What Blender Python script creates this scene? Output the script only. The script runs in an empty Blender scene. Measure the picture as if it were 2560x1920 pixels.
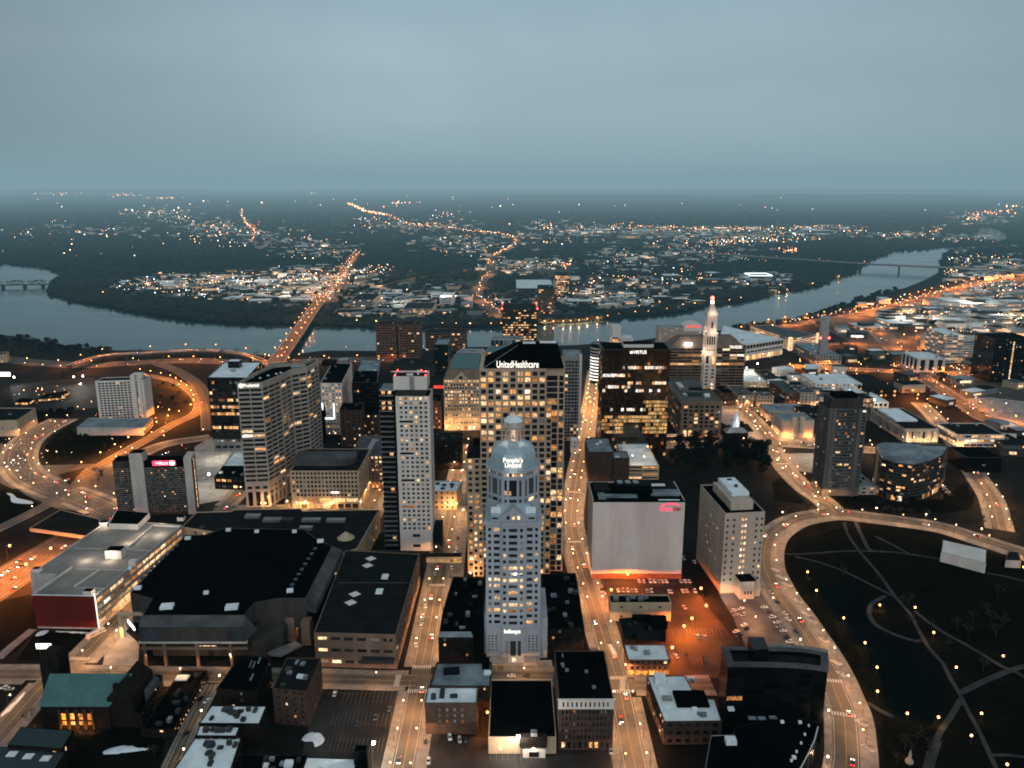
# Dusk aerial of a downtown beside a river. Units are metres, +Y is the viewing direction, z = 0 is street level.
import bpy, math, random
import numpy as np
from math import sin, cos, tan, pi, radians, hypot, atan2, sqrt
random.seed(11)
R = random.Random(5)
sc = bpy.context.scene
COL = sc.collection

# ---------------------------------------------------------------- survey: bearings taken from the drone -> ground positions
EYE, PITCH, F = 280.0, radians(13.7), 2050.0
CP, SP = cos(PITCH), sin(PITCH)
K = 2560 / 2212.0
def W(x, y, z=0.0):
    """world (X, Y) of the sighting (x, y) on the level plane at height z"""
    a = (x * K - 1280) / F; u = (960 - y * K) / F
    dz = -SP + u * CP
    t = (z - EYE) / dz
    return (a * t, (CP + u * SP) * t)
def Zat(wy, y):
    """height of a point seen at row y that stands at distance wy"""
    u = (960 - y * K) / F
    return EYE + wy * (u * CP - SP) / (CP + u * SP)
def Xat(wy, z, x):
    return (x * K - 1280) / F * (wy * CP - (z - EYE) * SP)
def hgt(x, yb, yt):
    return Zat(W(x, yb)[1], yt)
def pts(l, z=0.0):
    return [W(x, y, z) for x, y in l]

# ---------------------------------------------------------------- materials
MATS = {}
def _mat(name):
    m = bpy.data.materials.new(name); m.use_nodes = True
    nt = m.node_tree; nt.nodes.clear()
    out = nt.nodes.new('ShaderNodeOutputMaterial')
    MATS[name] = m
    return m, nt, out
def N(nt, t, **kw):
    n = nt.nodes.new(t)
    for k, v in kw.items():
        if k.startswith('i_'): n.inputs[k[2:].replace('_', ' ')].default_value = v
        else: setattr(n, k, v)
    return n
def surf(name, c, rough=.8, var=.25, scale=.15, c2=None, spec=.3, metal=0., streak=False, fine=True):
    """weathered surface: two octaves of world-space noise over a base colour"""
    m, nt, out = _mat(name)
    g = N(nt, 'ShaderNodeNewGeometry')
    mp = N(nt, 'ShaderNodeMapping'); mp.inputs['Scale'].default_value = (1, 1, .18 if streak else 1)
    nt.links.new(g.outputs['Position'], mp.inputs['Vector'])
    n1 = N(nt, 'ShaderNodeTexNoise', i_Scale=scale, i_Detail=6., i_Roughness=.62)
    nt.links.new(mp.outputs[0], n1.inputs['Vector'])
    rp = N(nt, 'ShaderNodeValToRGB')
    d = c2 or tuple(v * (1 - var * 1.5) for v in c)
    b = c if c2 else tuple(min(1, v * (1 + var)) for v in c)
    rp.color_ramp.elements[0].position = .32; rp.color_ramp.elements[0].color = (*d, 1)
    rp.color_ramp.elements[1].position = .68; rp.color_ramp.elements[1].color = (*b, 1)
    nt.links.new(n1.outputs['Fac'], rp.inputs[0])
    col = rp.outputs[0]
    if fine:
        n2 = N(nt, 'ShaderNodeTexNoise', i_Scale=1.4, i_Detail=3.)
        nt.links.new(mp.outputs[0], n2.inputs['Vector'])
        mr = N(nt, 'ShaderNodeMapRange'); mr.inputs[1].default_value = .3; mr.inputs[2].default_value = .7
        mr.inputs[3].default_value = 1 - var * .6; mr.inputs[4].default_value = 1 + var * .5
        nt.links.new(n2.outputs['Fac'], mr.inputs[0])
        mx = N(nt, 'ShaderNodeVectorMath', operation='SCALE')
        nt.links.new(col, mx.inputs[0]); nt.links.new(mr.outputs[0], mx.inputs['Scale'])
        col = mx.outputs[0]
    p = N(nt, 'ShaderNodeBsdfPrincipled', i_Roughness=rough, i_Metallic=metal)
    p.inputs['Specular IOR Level'].default_value = spec
    nt.links.new(col, p.inputs['Base Color']); nt.links.new(p.outputs[0], out.inputs[0])
    return m
def glass(name, c, rough=.12, spec=.6):
    m, nt, out = _mat(name)
    oi = N(nt, 'ShaderNodeObjectInfo'); g = N(nt, 'ShaderNodeNewGeometry')
    ad = N(nt, 'ShaderNodeMath', operation='ADD'); fr = N(nt, 'ShaderNodeMath', operation='FRACT')
    nt.links.new(oi.outputs['Random'], ad.inputs[0]); nt.links.new(g.outputs['Random Per Island'], ad.inputs[1]); nt.links.new(ad.outputs[0], fr.inputs[0])
    mr = N(nt, 'ShaderNodeMapRange'); mr.inputs[3].default_value = .35; mr.inputs[4].default_value = 2.0
    nt.links.new(fr.outputs[0], mr.inputs[0])
    sc_ = N(nt, 'ShaderNodeVectorMath', operation='SCALE'); sc_.inputs[0].default_value = c
    nt.links.new(mr.outputs[0], sc_.inputs['Scale'])
    p = N(nt, 'ShaderNodeBsdfPrincipled', i_Roughness=rough); p.inputs['Specular IOR Level'].default_value = spec
    nt.links.new(sc_.outputs[0], p.inputs['Base Color']); nt.links.new(p.outputs[0], out.inputs[0])
    return m
def litglass(name, c, s, sample=False):
    """a lit room behind glass: brightness differs from room to room, with blotches of furniture and blinds"""
    m, nt, out = _mat(name)
    oi = N(nt, 'ShaderNodeObjectInfo'); g = N(nt, 'ShaderNodeNewGeometry')
    ad = N(nt, 'ShaderNodeMath', operation='ADD'); fr = N(nt, 'ShaderNodeMath', operation='FRACT')
    nt.links.new(oi.outputs['Random'], ad.inputs[0]); nt.links.new(g.outputs['Random Per Island'], ad.inputs[1]); nt.links.new(ad.outputs[0], fr.inputs[0])
    mr = N(nt, 'ShaderNodeMapRange'); mr.inputs[3].default_value = .35; mr.inputs[4].default_value = 1.35
    nt.links.new(fr.outputs[0], mr.inputs[0])
    nz = N(nt, 'ShaderNodeTexNoise', i_Scale=.75, i_Detail=3., i_Roughness=.7)
    nt.links.new(g.outputs['Position'], nz.inputs['Vector'])
    m2 = N(nt, 'ShaderNodeMapRange'); m2.inputs[1].default_value = .38; m2.inputs[2].default_value = .6; m2.inputs[3].default_value = .12; m2.inputs[4].default_value = 1.3
    nt.links.new(nz.outputs['Fac'], m2.inputs[0])
    mu = N(nt, 'ShaderNodeMath', operation='MULTIPLY'); nt.links.new(mr.outputs[0], mu.inputs[0]); nt.links.new(m2.outputs[0], mu.inputs[1])
    mv = N(nt, 'ShaderNodeMath', operation='MULTIPLY', i_Value=1.); nt.links.new(mu.outputs[0], mv.inputs[0]); mv.inputs[1].default_value = s
    p = N(nt, 'ShaderNodeBsdfPrincipled', i_Roughness=.2); p.inputs['Base Color'].default_value = (.02, .015, .01, 1)
    r2 = N(nt, 'ShaderNodeMath', operation='MULTIPLY'); nt.links.new(fr.outputs[0], r2.inputs[0]); r2.inputs[1].default_value = 7.31
    r3 = N(nt, 'ShaderNodeMath', operation='FRACT'); nt.links.new(r2.outputs[0], r3.inputs[0]); cr_ = N(nt, 'ShaderNodeValToRGB'); nt.links.new(r3.outputs[0], cr_.inputs[0])
    cr_.color_ramp.elements[0].color = (1, c[1] * .70, c[2] * .45, 1); cr_.color_ramp.elements[1].color = (1, min(1, c[1] * 1.22), min(1, c[2] * 1.7), 1)
    nt.links.new(cr_.outputs[0], p.inputs['Emission Color']); nt.links.new(mv.outputs[0], p.inputs['Emission Strength'])
    nt.links.new(p.outputs[0], out.inputs[0])
    if not sample: m.cycles.emission_sampling = 'NONE'
    return m
def glow(name, c, s, sample=False):
    m, nt, out = _mat(name)
    e = N(nt, 'ShaderNodeEmission', i_Strength=s); e.inputs[0].default_value = (*c, 1)
    nt.links.new(e.outputs[0], out.inputs[0])
    if not sample: m.cycles.emission_sampling = 'NONE'
    return m

WARM, AMBER, WHITE, ORANGE = (1, .60, .27), (1, .42, .10), (1, .78, .52), (1, .25, .03)
surf('road', (.095, .087, .077), .75, .4, .11, c2=(.048, .045, .041)); surf('highway', (.088, .076, .066), .8, .4, .07, c2=(.042, .038, .034))
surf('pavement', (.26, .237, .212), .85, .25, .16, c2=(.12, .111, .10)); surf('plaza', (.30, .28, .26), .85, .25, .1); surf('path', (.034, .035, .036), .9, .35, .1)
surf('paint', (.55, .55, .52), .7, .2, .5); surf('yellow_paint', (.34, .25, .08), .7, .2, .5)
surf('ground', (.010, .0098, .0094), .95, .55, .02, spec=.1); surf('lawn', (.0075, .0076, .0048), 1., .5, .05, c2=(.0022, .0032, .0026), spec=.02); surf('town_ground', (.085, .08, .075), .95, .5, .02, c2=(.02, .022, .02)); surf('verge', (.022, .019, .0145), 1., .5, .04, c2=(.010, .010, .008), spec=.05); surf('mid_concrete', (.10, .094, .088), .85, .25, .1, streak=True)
surf('lot', (.026, .0255, .0255), .85, .5, .035, spec=.15)
surf('snow', (.68, .72, .75), .8, .1, .3)
surf('granite', (.335, .36, .40), .7, .10, .1, streak=True); surf('beige', (.42, .30, .21), .8, .12, .1, streak=True); surf('precast', (.33, .285, .25), .8, .14, .12, streak=True)
surf('tan_stone', (.46, .35, .24), .8, .12, .1, streak=True); surf('white_panel', (.66, .59, .54), .7, .1, .1, streak=True); surf('grey_concrete', (.46, .41, .38), .8, .16, .12, streak=True)
surf('dark_concrete', (.040, .036, .032), .85, .3, .1, streak=True); surf('brick', (.058, .036, .027), .9, .25, .3); surf('dark_brick', (.013, .010, .0085), .9, .3, .3, spec=.1); surf('red_brick', (.16, .07, .045), .9, .25, .3)
surf('brown_stone', (.17, .115, .085), .85, .2, .1, streak=True); surf('limestone', (.45, .36, .29), .8, .14, .1, streak=True); surf('blank_wall', (.64, .53, .48), .85, .12, .05, streak=True)
surf('red_panel', (.125, .008, .005), .7, .15, .06, streak=True); surf('black_glass_wall', (.0045, .0055, .0062), .2, .3, .05, spec=.22); surf('bronze_wall', (.022, .012, .007), .15, .4, .05, spec=.6)
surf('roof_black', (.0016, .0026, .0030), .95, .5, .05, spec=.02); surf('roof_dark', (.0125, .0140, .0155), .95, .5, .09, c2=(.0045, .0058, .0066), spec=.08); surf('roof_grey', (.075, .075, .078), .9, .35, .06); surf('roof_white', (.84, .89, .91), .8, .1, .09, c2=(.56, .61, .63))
surf('roof_wet', (.24, .29, .32), .5, .5, .07, c2=(.06, .08, .09)); surf('roof_deck', (.21, .195, .18), .85, .2, .06); surf('roof_blue', (.30, .375, .41), .45, .12, .3, spec=.5)
surf('copper', (.055, .135, .13), .6, .12, .2); surf('dark_copper', (.018, .034, .034), .6, .2, .2); surf('metal', (.30, .31, .32), .4, .2, .3, metal=.6); surf('dark_metal', (.03, .03, .03), .5, .3, .3); surf('steel', (.06, .06, .06), .6, .3, .3)
surf('bark', (.035, .028, .022), 1., .3, .8); surf('twigs', (.040, .032, .025), 1., .4, .5); surf('evergreen', (.004, .0055, .0048), 1., .5, .3); surf('forest', (.020, .026, .023), 1., .5, .006, c2=(.0035, .0065, .0068)); surf('bay_paint', (.20, .20, .19), .9, .5, .4, c2=(.06, .06, .06))
surf('stone_tower', (.50, .44, .38), .8, .1, .1, streak=True)
glass('glass', (.012, .014, .016)); glass('glass_blue', (.022, .032, .038)); glass('glass_black', (.003, .0038, .0042), .25, .15); glass('glass_bronze', (.020, .012, .007), .1, .7); glass('glass_blind', (.14, .135, .125), .5, .3)
litglass('lit', (1, .56, .22), 1.45); litglass('lit_bright', (1, .66, .34), 2.2); litglass('lit_dim', AMBER, .5); litglass('lit_white', (1, .82, .58), 1.5); litglass('lit_gold', (1, .58, .19), .75)
litglass('lit_orange', (1, .36, .06), 2.2)
glow('bulb_warm', (1, .66, .34), 14); glow('bulb_orange', (1, .38, .09), 16); glow('bulb_white', (1, .93, .82), 42); glow('bulb_red', (1, .05, .04), 22)
glow('far_warm', (1, .62, .32), 11); glow('far_orange', (1, .33, .10), 10); glow('far_white', (.80, .92, 1), 9)
glow('sign_white', (1, .93, .82), 1.9); glow('sign_pink', (1, .05, .14), 1.9); glow('sign_red', (1, .05, .04), 1.6); glow('sign_dim', (.5, .03, .05), .5); glow('billboard', (1, .92, .84), 2.6); glow('led_blue', (.75, .9, 1), 5)
glow('tail', (1, .03, .02), 9); glow('head', (1, .88, .68), 16)

# ---------------------------------------------------------------- mesh helpers
class MB:
    def __init__(s): s.v = []; s.f = []; s.m = []
    def quad(s, *p, mi=0):
        n = len(s.v); s.v.extend(tuple(map(float, q)) for q in p); s.f.append(tuple(range(n, n + len(p)))); s.m.append(mi)
    def prism(s, poly, z0, z1, mi=0, top=True, bottom=False, mt=None):
        """closed wall around a counter-clockwise outline, capped"""
        n = len(poly)
        for i in range(n):
            a, b = poly[i], poly[(i + 1) % n]
            s.quad((*a, z0), (*b, z0), (*b, z1), (*a, z1), mi=mi)
        if top: s.quad(*[(*p, z1) for p in poly], mi=mi if mt is None else mt)
        if bottom: s.quad(*[(*p, z0) for p in reversed(poly)], mi=mi)
    def box(s, cx, cy, z0, sx, sy, sz, rot=0., mi=0, mt=None):
        c, d = cos(rot), sin(rot)
        P = [(cx + x * c - y * d, cy + x * d + y * c) for x, y in ((-sx / 2, -sy / 2), (sx / 2, -sy / 2), (sx / 2, sy / 2), (-sx / 2, sy / 2))]
        s.prism(P, z0, z0 + sz, mi, True, True, mt)
    def tube(s, p, q, r, n=6, r2=None, mi=0):
        r2 = r if r2 is None else r2
        p = np.array(p, float); q = np.array(q, float); d = q - p; d /= (np.linalg.norm(d) or 1)
        u = np.cross(d, (0, 0, 1)); u = u if np.linalg.norm(u) > 1e-3 else np.array((1., 0, 0)); u /= np.linalg.norm(u); w = np.cross(d, u)
        A = [p + r * (cos(2 * pi * i / n) * u + sin(2 * pi * i / n) * w) for i in range(n)]; B = [q + r2 * (cos(2 * pi * i / n) * u + sin(2 * pi * i / n) * w) for i in range(n)]
        for i in range(n): s.quad(A[i], B[i], B[(i + 1) % n], A[(i + 1) % n], mi=mi)
        s.quad(*B[::-1], mi=mi); s.quad(*A, mi=mi)
    def ball(s, c, r, n=8, k=5, sz=1., mi=0):
        ring = []
        for j in range(k + 1):
            t = pi * j / k
            ring.append([(c[0] + r * sin(t) * cos(2 * pi * i / n), c[1] + r * sin(t) * sin(2 * pi * i / n), c[2] + r * sz * cos(t)) for i in range(n)])
        for j in range(k):
            for i in range(n):
                if j == 0: s.quad(ring[0][0], ring[1][i], ring[1][(i + 1) % n], mi=mi)
                elif j == k - 1: s.quad(ring[j][i], ring[k][0], ring[j][(i + 1) % n], mi=mi)
                else: s.quad(ring[j][i], ring[j + 1][i], ring[j + 1][(i + 1) % n], ring[j][(i + 1) % n], mi=mi)
    def mesh(s, name, mats, off=(0, 0, 0)):
        me = bpy.data.meshes.new(name)
        v = [(a - off[0], b - off[1], c - off[2]) for a, b, c in s.v] if off != (0, 0, 0) else s.v
        me.from_pydata(v, [], s.f)
        mats = [mats] if isinstance(mats, str) else mats
        for m in mats: me.materials.append(MATS[m])
        if len(mats) > 1: me.polygons.foreach_set('material_index', s.m)
        me.update()
        return me
LONG = []
def link(name, data, loc=(0, 0, 0), parent=None):
    o = bpy.data.objects.new(name, data); o.location = loc; COL.objects.link(o)
    if parent: o.parent = parent
    return o
def tag(o, label=None, cat=None, group=None, kind=None):
    if label: o['label'] = label; LONG.append(label) if len(label.split()) > 16 else None
    if cat: o['category'] = cat
    if group: o['group'] = group
    if kind: o['kind'] = kind
    return o
def empty(name, loc, label, cat, group=None):
    o = link(name, None, loc); o.empty_display_size = .5
    return tag(o, label, cat, group)
def structure(name, mb, mats, kind='structure', label=None):
    o = link(name, mb.mesh(name, mats)); o['kind'] = kind
    if label: o['label'] = label
    return o
def copy_tree(o, parent=None):
    c = o.copy(); COL.objects.link(c)
    if parent: c.parent = parent
    for ch in KIDS.get(o.name, ()): copy_tree(ch, c)
    return c
KIDS = {}
ORD = ('first second third fourth fifth sixth seventh eighth ninth tenth eleventh twelfth thirteenth fourteenth fifteenth sixteenth seventeenth eighteenth nineteenth twentieth').split()
TENS = {2: 'twenty', 3: 'thirty', 4: 'forty', 5: 'fifty', 6: 'sixty', 7: 'seventy', 8: 'eighty', 9: 'ninety'}
TH = {2: 'twentieth', 3: 'thirtieth', 4: 'fortieth', 5: 'fiftieth', 6: 'sixtieth', 7: 'seventieth', 8: 'eightieth', 9: 'ninetieth'}
def nth(i):
    if i < 20: return ORD[i]
    n = i + 1
    if n % 10 == 0: return TH[n // 10]
    return TENS[n // 10] + '-' + ORD[n % 10 - 1]
def ccw(poly):
    a = sum(poly[i][0] * poly[(i + 1) % len(poly)][1] - poly[(i + 1) % len(poly)][0] * poly[i][1] for i in range(len(poly)))
    return poly if a > 0 else poly[::-1]
def inset(poly, d):
    """offset a counter-clockwise outline inwards by d"""
    n = len(poly); out = []
    for i in range(n):
        a, b, c = poly[i - 1], poly[i], poly[(i + 1) % n]
        def nrm(p, q):
            l = hypot(q[0] - p[0], q[1] - p[1]) or 1
            return (-(q[1] - p[1]) / l, (q[0] - p[0]) / l)
        n1, n2 = nrm(a, b), nrm(b, c)
        k = 1 + n1[0] * n2[0] + n1[1] * n2[1]
        k = max(k, .25)
        out.append((b[0] + d * (n1[0] + n2[0]) / k, b[1] + d * (n1[1] + n2[1]) / k))
    return out

# ---------------------------------------------------------------- buildings
def even(L, n, frac, m=0.):
    """n openings spread over length L, each a share frac of its bay"""
    w = (L - 2 * m) / n
    return [(m + w * (i + .5 - frac / 2), m + w * (i + .5 + frac / 2)) for i in range(n)]
def floors(z0, z1, n, frac, off=.5):
    h = (z1 - z0) / n
    return [(z0 + h * i + h * (1 - frac) * off, z0 + h * i + h * (1 - frac) * off + h * frac) for i in range(n)]
PANE = {}
def pane(kind):
    if kind not in PANE:
        b = MB(); b.quad((-.5, 0, -.5), (.5, 0, -.5), (.5, 0, .5), (-.5, 0, .5))
        PANE[kind] = b.mesh('pane_' + kind, kind)
    return PANE[kind]
def facade(mb, a, b, z0, z1, cols, rows, rec=.35, mi=0):
    """a wall from a to b with real openings and reveals; returns where the panes go"""
    L = hypot(b[0] - a[0], b[1] - a[1]); ux, uy = (b[0] - a[0]) / L, (b[1] - a[1]) / L; nx, ny = uy, -ux
    P = lambda s, z, r=0.: (a[0] + ux * s - nx * r, a[1] + uy * s - ny * r, z)
    rows = [r for r in rows if r[0] >= z0 - 1e-6 and r[1] <= z1 + 1e-6]
    if not cols or not rows:
        mb.quad(P(0, z0), P(L, z0), P(L, z1), P(0, z1), mi=mi); return []
    zc = z0; ang = atan2(uy, ux); out = []
    for (r0, r1) in rows:
        if r0 - zc > .01: mb.quad(P(0, zc), P(L, zc), P(L, r0), P(0, r0), mi=mi)
        sc0 = 0.
        for (c0, c1) in cols:
            if c0 - sc0 > .01: mb.quad(P(sc0, r0), P(c0, r0), P(c0, r1), P(sc0, r1), mi=mi)
            mb.quad(P(c0, r0), P(c1, r0), P(c1, r0, rec), P(c0, r0, rec), mi=mi); mb.quad(P(c0, r1, rec), P(c1, r1, rec), P(c1, r1), P(c0, r1), mi=mi)
            mb.quad(P(c0, r0), P(c0, r0, rec), P(c0, r1, rec), P(c0, r1), mi=mi); mb.quad(P(c1, r0, rec), P(c1, r0), P(c1, r1), P(c1, r1, rec), mi=mi)
            out.append((P((c0 + c1) / 2, (r0 + r1) / 2, rec - .02), c1 - c0, r1 - r0, ang))
            sc0 = c1
        if L - sc0 > .01: mb.quad(P(sc0, r0), P(L, r0), P(L, r1), P(sc0, r1), mi=mi)
        zc = r1
    if z1 - zc > .01: mb.quad(P(0, zc), P(L, zc), P(L, z1), P(0, z1), mi=mi)
    return out
def faces_eye(a, b, lim=.0):
    L = hypot(b[0] - a[0], b[1] - a[1]) or 1
    nx, ny = (b[1] - a[1]) / L, -(b[0] - a[0]) / L
    mx, my = (a[0] + b[0]) / 2, (a[1] + b[1]) / 2
    return (-mx * nx - my * ny) / hypot(mx, my) > lim
class Bld:
    """a building: an Empty at its base with wall, roof, window ... meshes as parts"""
    def __init__(s, name, label, base, cat='building', group=None, wall='beige', win='window'):
        s.base = (base[0], base[1], 0.); s.root = empty(name, s.base, label, cat, group)
        s.wb = MB(); s.wm = wall; s.panes = []; s.win = win; s.maxwin = 100
    def part(s, name, mb, mats, parent=None):
        return link(name, mb.mesh(name, mats, s.base), (0, 0, 0), parent or s.root)
    def pick(s, lit, i=0):
        r = R.random()
        if r < lit * .62: return 'lit'
        if r < lit * .8: return 'lit_bright'
        if r < lit: return 'lit_dim'
        return s.glass if R.random() > s.blind else 'glass_blind'
    def side(s, a, b, z0, z1, cols, rows, lit=.2, glass='glass', rec=.35, blind=.06, rowlit=.0, mats=None):
        s.glass, s.blind = glass, blind
        got = facade(s.wb, a, b, z0, z1, cols, rows, rec)
        last = None; rl = lit
        for g in got:
            if g[0][2] != last:
                last = g[0][2]; rl = .9 if R.random() < rowlit else lit * R.uniform(.3, 1.7)
            s.panes.append((g, R.choice(mats) if mats and R.random() < .85 else s.pick(rl)))
    def walls(s, poly, z0, z1, bay=4.5, fw=.55, fl=3.8, fh=.5, lit=.2, glass='glass', margin=1., base=0., top=0., rec=.35, blind=.06, rowlit=0., only=None, plain=None):
        n = len(poly)
        for i in range(n):
            a, b = poly[i], poly[(i + 1) % n]
            L = hypot(b[0] - a[0], b[1] - a[1])
            if only and i not in only: continue
            if L < 2.5 or not faces_eye(a, b, .015) or (plain and i not in plain):
                facade(s.wb, a, b, z0, z1, [], []); continue
            nb = max(1, int(round((L - 2 * margin) / bay))); nf = max(1, int(round((z1 - z0 - base - top) / fl)))
            s.side(a, b, z0, z1, even(L, nb, fw, margin), floors(z0 + base, z1 - top, nf, fh), lit, glass, rec, blind, rowlit)
    def roof(s, poly, h, mat='roof_dark', parapet=.9, name='roof', th=.45):
        """a roof deck below a parapet"""
        inn = inset(poly, th); mb = MB()
        mb.quad(*[(*p, h - parapet) for p in inn])
        if parapet > 0:
            n = len(poly)
            for i in range(n):
                a, b, c, d = poly[i], poly[(i + 1) % n], inn[(i + 1) % n], inn[i]
                s.wb.quad((*a, h), (*b, h), (*c, h), (*d, h)); s.wb.quad((*d, h), (*c, h), (*c, h - parapet), (*d, h - parapet))
        return s.part(name, mb, mat)
    def units(s, poly, z, n, mat='metal', smin=1.5, smax=4., hmax=2.4, name='roof_unit', margin=3., seed=0):
        """rooftop plant scattered inside an outline"""
        rr = random.Random(seed + 17); P = inset(poly, margin)
        xs = [p[0] for p in P]; ys = [p[1] for p in P]
        a = P[0]; e1 = (P[1][0] - a[0], P[1][1] - a[1]); e2 = (P[-1][0] - a[0], P[-1][1] - a[1]); rot = atan2(e1[1], e1[0])
        for _ in range(n):
            u, v = rr.random(), rr.random()
            x, y = a[0] + e1[0] * u + e2[0] * v, a[1] + e1[1] * u + e2[1] * v
            mb = MB(); w, d, hh = rr.uniform(smin, smax), rr.uniform(smin, smax), rr.uniform(.8, hmax)
            mb.box(x, y, z, w, d, hh, rot)
            if rr.random() < .5: mb.box(x + w * .1, y, z + hh, w * .5, d * .5, .4, rot)
            s.part(name, mb, mat if isinstance(mat, str) else rr.choice(mat))
    def add_pane(s, c, w, h, ang, kind): s.panes.append(((c, w, h, ang), kind))
    def sign(s, text, c, height, mat, ang=0., name='sign', maxw=None, tilt=pi / 2, depth=.15, bold=.02):
        cu = bpy.data.curves.new('lettering', 'FONT'); cu.body = text; cu.size = 1; cu.extrude = .0; cu.offset = bold; cu.align_x = 'CENTER'; cu.align_y = 'CENTER'; cu.space_line = .8
        t = bpy.data.objects.new('lettering', cu); COL.objects.link(t)
        dg = bpy.context.evaluated_depsgraph_get(); me = bpy.data.meshes.new_from_object(t.evaluated_get(dg)); bpy.data.objects.remove(t)
        me.materials.clear(); me.materials.append(MATS[mat])
        o = link(name, me, (c[0] - s.base[0], c[1] - s.base[1], c[2]), s.root)
        xs = [v.co.x for v in me.vertices]; ys = [v.co.y for v in me.vertices]
        k = height / (max(ys) - min(ys)); kx = k if not maxw else maxw / (max(xs) - min(xs))
        o.rotation_euler = (tilt, 0, ang); o.scale = (kx, k, 1)
        return o
    def done(s):
        if s.wb.f: s.part('wall', s.wb, s.wm)
        if not s.panes: return s
        def big(p):
            (c, w, h, a), k = p
            return -(w * h) / (c[0] ** 2 + c[1] ** 2 + (c[2] - EYE) ** 2)
        s.panes.sort(key=big)
        for (c, w, h, ang), k in s.panes[:s.maxwin]:
            o = bpy.data.objects.new(s.win, pane(k)); COL.objects.link(o); o.parent = s.root
            o.location = (c[0] - s.base[0], c[1] - s.base[1], c[2]); o.rotation_euler.z = ang; o.scale = (w, 1, h)
        rest = s.panes[s.maxwin:]
        if rest:
            ks = sorted(set(k for _, k in rest)); mb = MB()
            for (c, w, h, ang), k in rest:
                dx, dy = cos(ang) * w / 2, sin(ang) * w / 2
                mb.quad((c[0] - dx, c[1] - dy, c[2] - h / 2), (c[0] + dx, c[1] + dy, c[2] - h / 2), (c[0] + dx, c[1] + dy, c[2] + h / 2), (c[0] - dx, c[1] - dy, c[2] + h / 2), mi=ks.index(k))
            o = s.part(s.win, mb, ks); o['kind'] = 'stuff'
        return s
def cen(poly): return (sum(p[0] for p in poly) / len(poly), sum(p[1] for p in poly) / len(poly))
def fb(xl, xr, yt, yb, back=None, depth=None, h=None):
    """front-on block: left and right ends and top of its street front, the row of its foot, and the row of the roof's far edge"""
    wy = W((xl + xr) / 2, yb)[1]; z = Zat(wy, yt) if h is None else h
    if back is not None: depth = W((xl + xr) / 2, back, z)[1] - wy
    x0, x1 = Xat(wy, z, xl), Xat(wy, z, xr)
    return [(x0, wy), (x1, wy), (x1, wy + depth), (x0, wy + depth)], z
def rp(corners, h):
    """roof outline from sighted roof corners at height h; three corners are completed to a parallelogram"""
    P = pts(corners, h)
    if len(P) == 3: P = [P[0], P[1], P[2], (P[0][0] + P[2][0] - P[1][0], P[0][1] + P[2][1] - P[1][1])]
    return ccw(P)
def simple(name, label, poly, h, wall='beige', roof='roof_dark', units=3, um='metal', group=None, parapet=.9, cat='building', z0=0., **kw):
    b = Bld(name, label, cen(poly), cat, group, wall)
    b.walls(poly, z0, h, **kw); b.roof(poly, h, roof, parapet)
    if units: b.units(poly, h - parapet, units, um, seed=int(abs(poly[0][0]) * 7))
    return b

# ---------------------------------------------------------------- camera, sky, haze, daylight
cam = bpy.data.cameras.new('camera'); cam.sensor_width = 36; cam.lens = 36 * F / 2560; cam.clip_end = 120000; cam.clip_start = 1
co = link('camera', cam, (0, 0, EYE)); co.rotation_euler = (pi / 2 - PITCH, 0, 0); sc.camera = co
sc.view_settings.view_transform = 'Standard'; sc.view_settings.look = 'None'; sc.view_settings.exposure = 0
sc.render.engine = 'CYCLES'
cy = sc.cycles; cy.use_denoising = True; cy.max_bounces = 3; cy.diffuse_bounces = 1; cy.glossy_bounces = 2; cy.use_adaptive_sampling = True; cy.adaptive_threshold = .022; cy.adaptive_min_samples = 20; cy.transparent_max_bounces = 8; cy.volume_bounces = 0
cy.sample_clamp_indirect = 3.0; cy.sample_clamp_direct = 60.; cy.caustics_reflective = False; cy.caustics_refractive = False; cy.use_light_tree = True; cy.filter_width = 1.85
wd = bpy.data.worlds.new('World'); sc.world = wd; wd.use_nodes = True
nt = wd.node_tree; nt.nodes.clear()
out = N(nt, 'ShaderNodeOutputWorld')
tc = N(nt, 'ShaderNodeTexCoord'); sx = N(nt, 'ShaderNodeSeparateXYZ'); nt.links.new(tc.outputs['Generated'], sx.inputs[0])
rp_ = N(nt, 'ShaderNodeValToRGB'); cr = rp_.color_ramp
for i, (p, c) in enumerate([(0., (.352, .470, .526)), (.03, (.372, .493, .550)), (.08, (.390, .508, .566)), (.14, (.385, .503, .563)), (.20, (.320, .450, .515)), (.5, (.30, .39, .44)), (1., (.34, .42, .46))]):
    e = cr.elements[i] if i < 2 else cr.elements.new(p)
    e.position = p; e.color = (*c, 1)
nt.links.new(sx.outputs[2], rp_.inputs[0])
mpv = N(nt, 'ShaderNodeMapping'); mpv.inputs['Scale'].default_value = (1, 1.4, 2.2); mpv.inputs['Rotation'].default_value = (.25, .3, 0); nt.links.new(tc.outputs['Generated'], mpv.inputs[0])
cn = N(nt, 'ShaderNodeTexNoise', i_Scale=2.6, i_Detail=6., i_Roughness=.55); nt.links.new(mpv.outputs[0], cn.inputs['Vector'])
cm = N(nt, 'ShaderNodeMapRange'); cm.inputs[1].default_value = .3; cm.inputs[2].default_value = .7; cm.inputs[3].default_value = .90; cm.inputs[4].default_value = 1.10
nt.links.new(cn.outputs['Fac'], cm.inputs[0])
sv = N(nt, 'ShaderNodeVectorMath', operation='SCALE'); nt.links.new(rp_.outputs[0], sv.inputs[0]); nt.links.new(cm.outputs[0], sv.inputs['Scale'])
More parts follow.
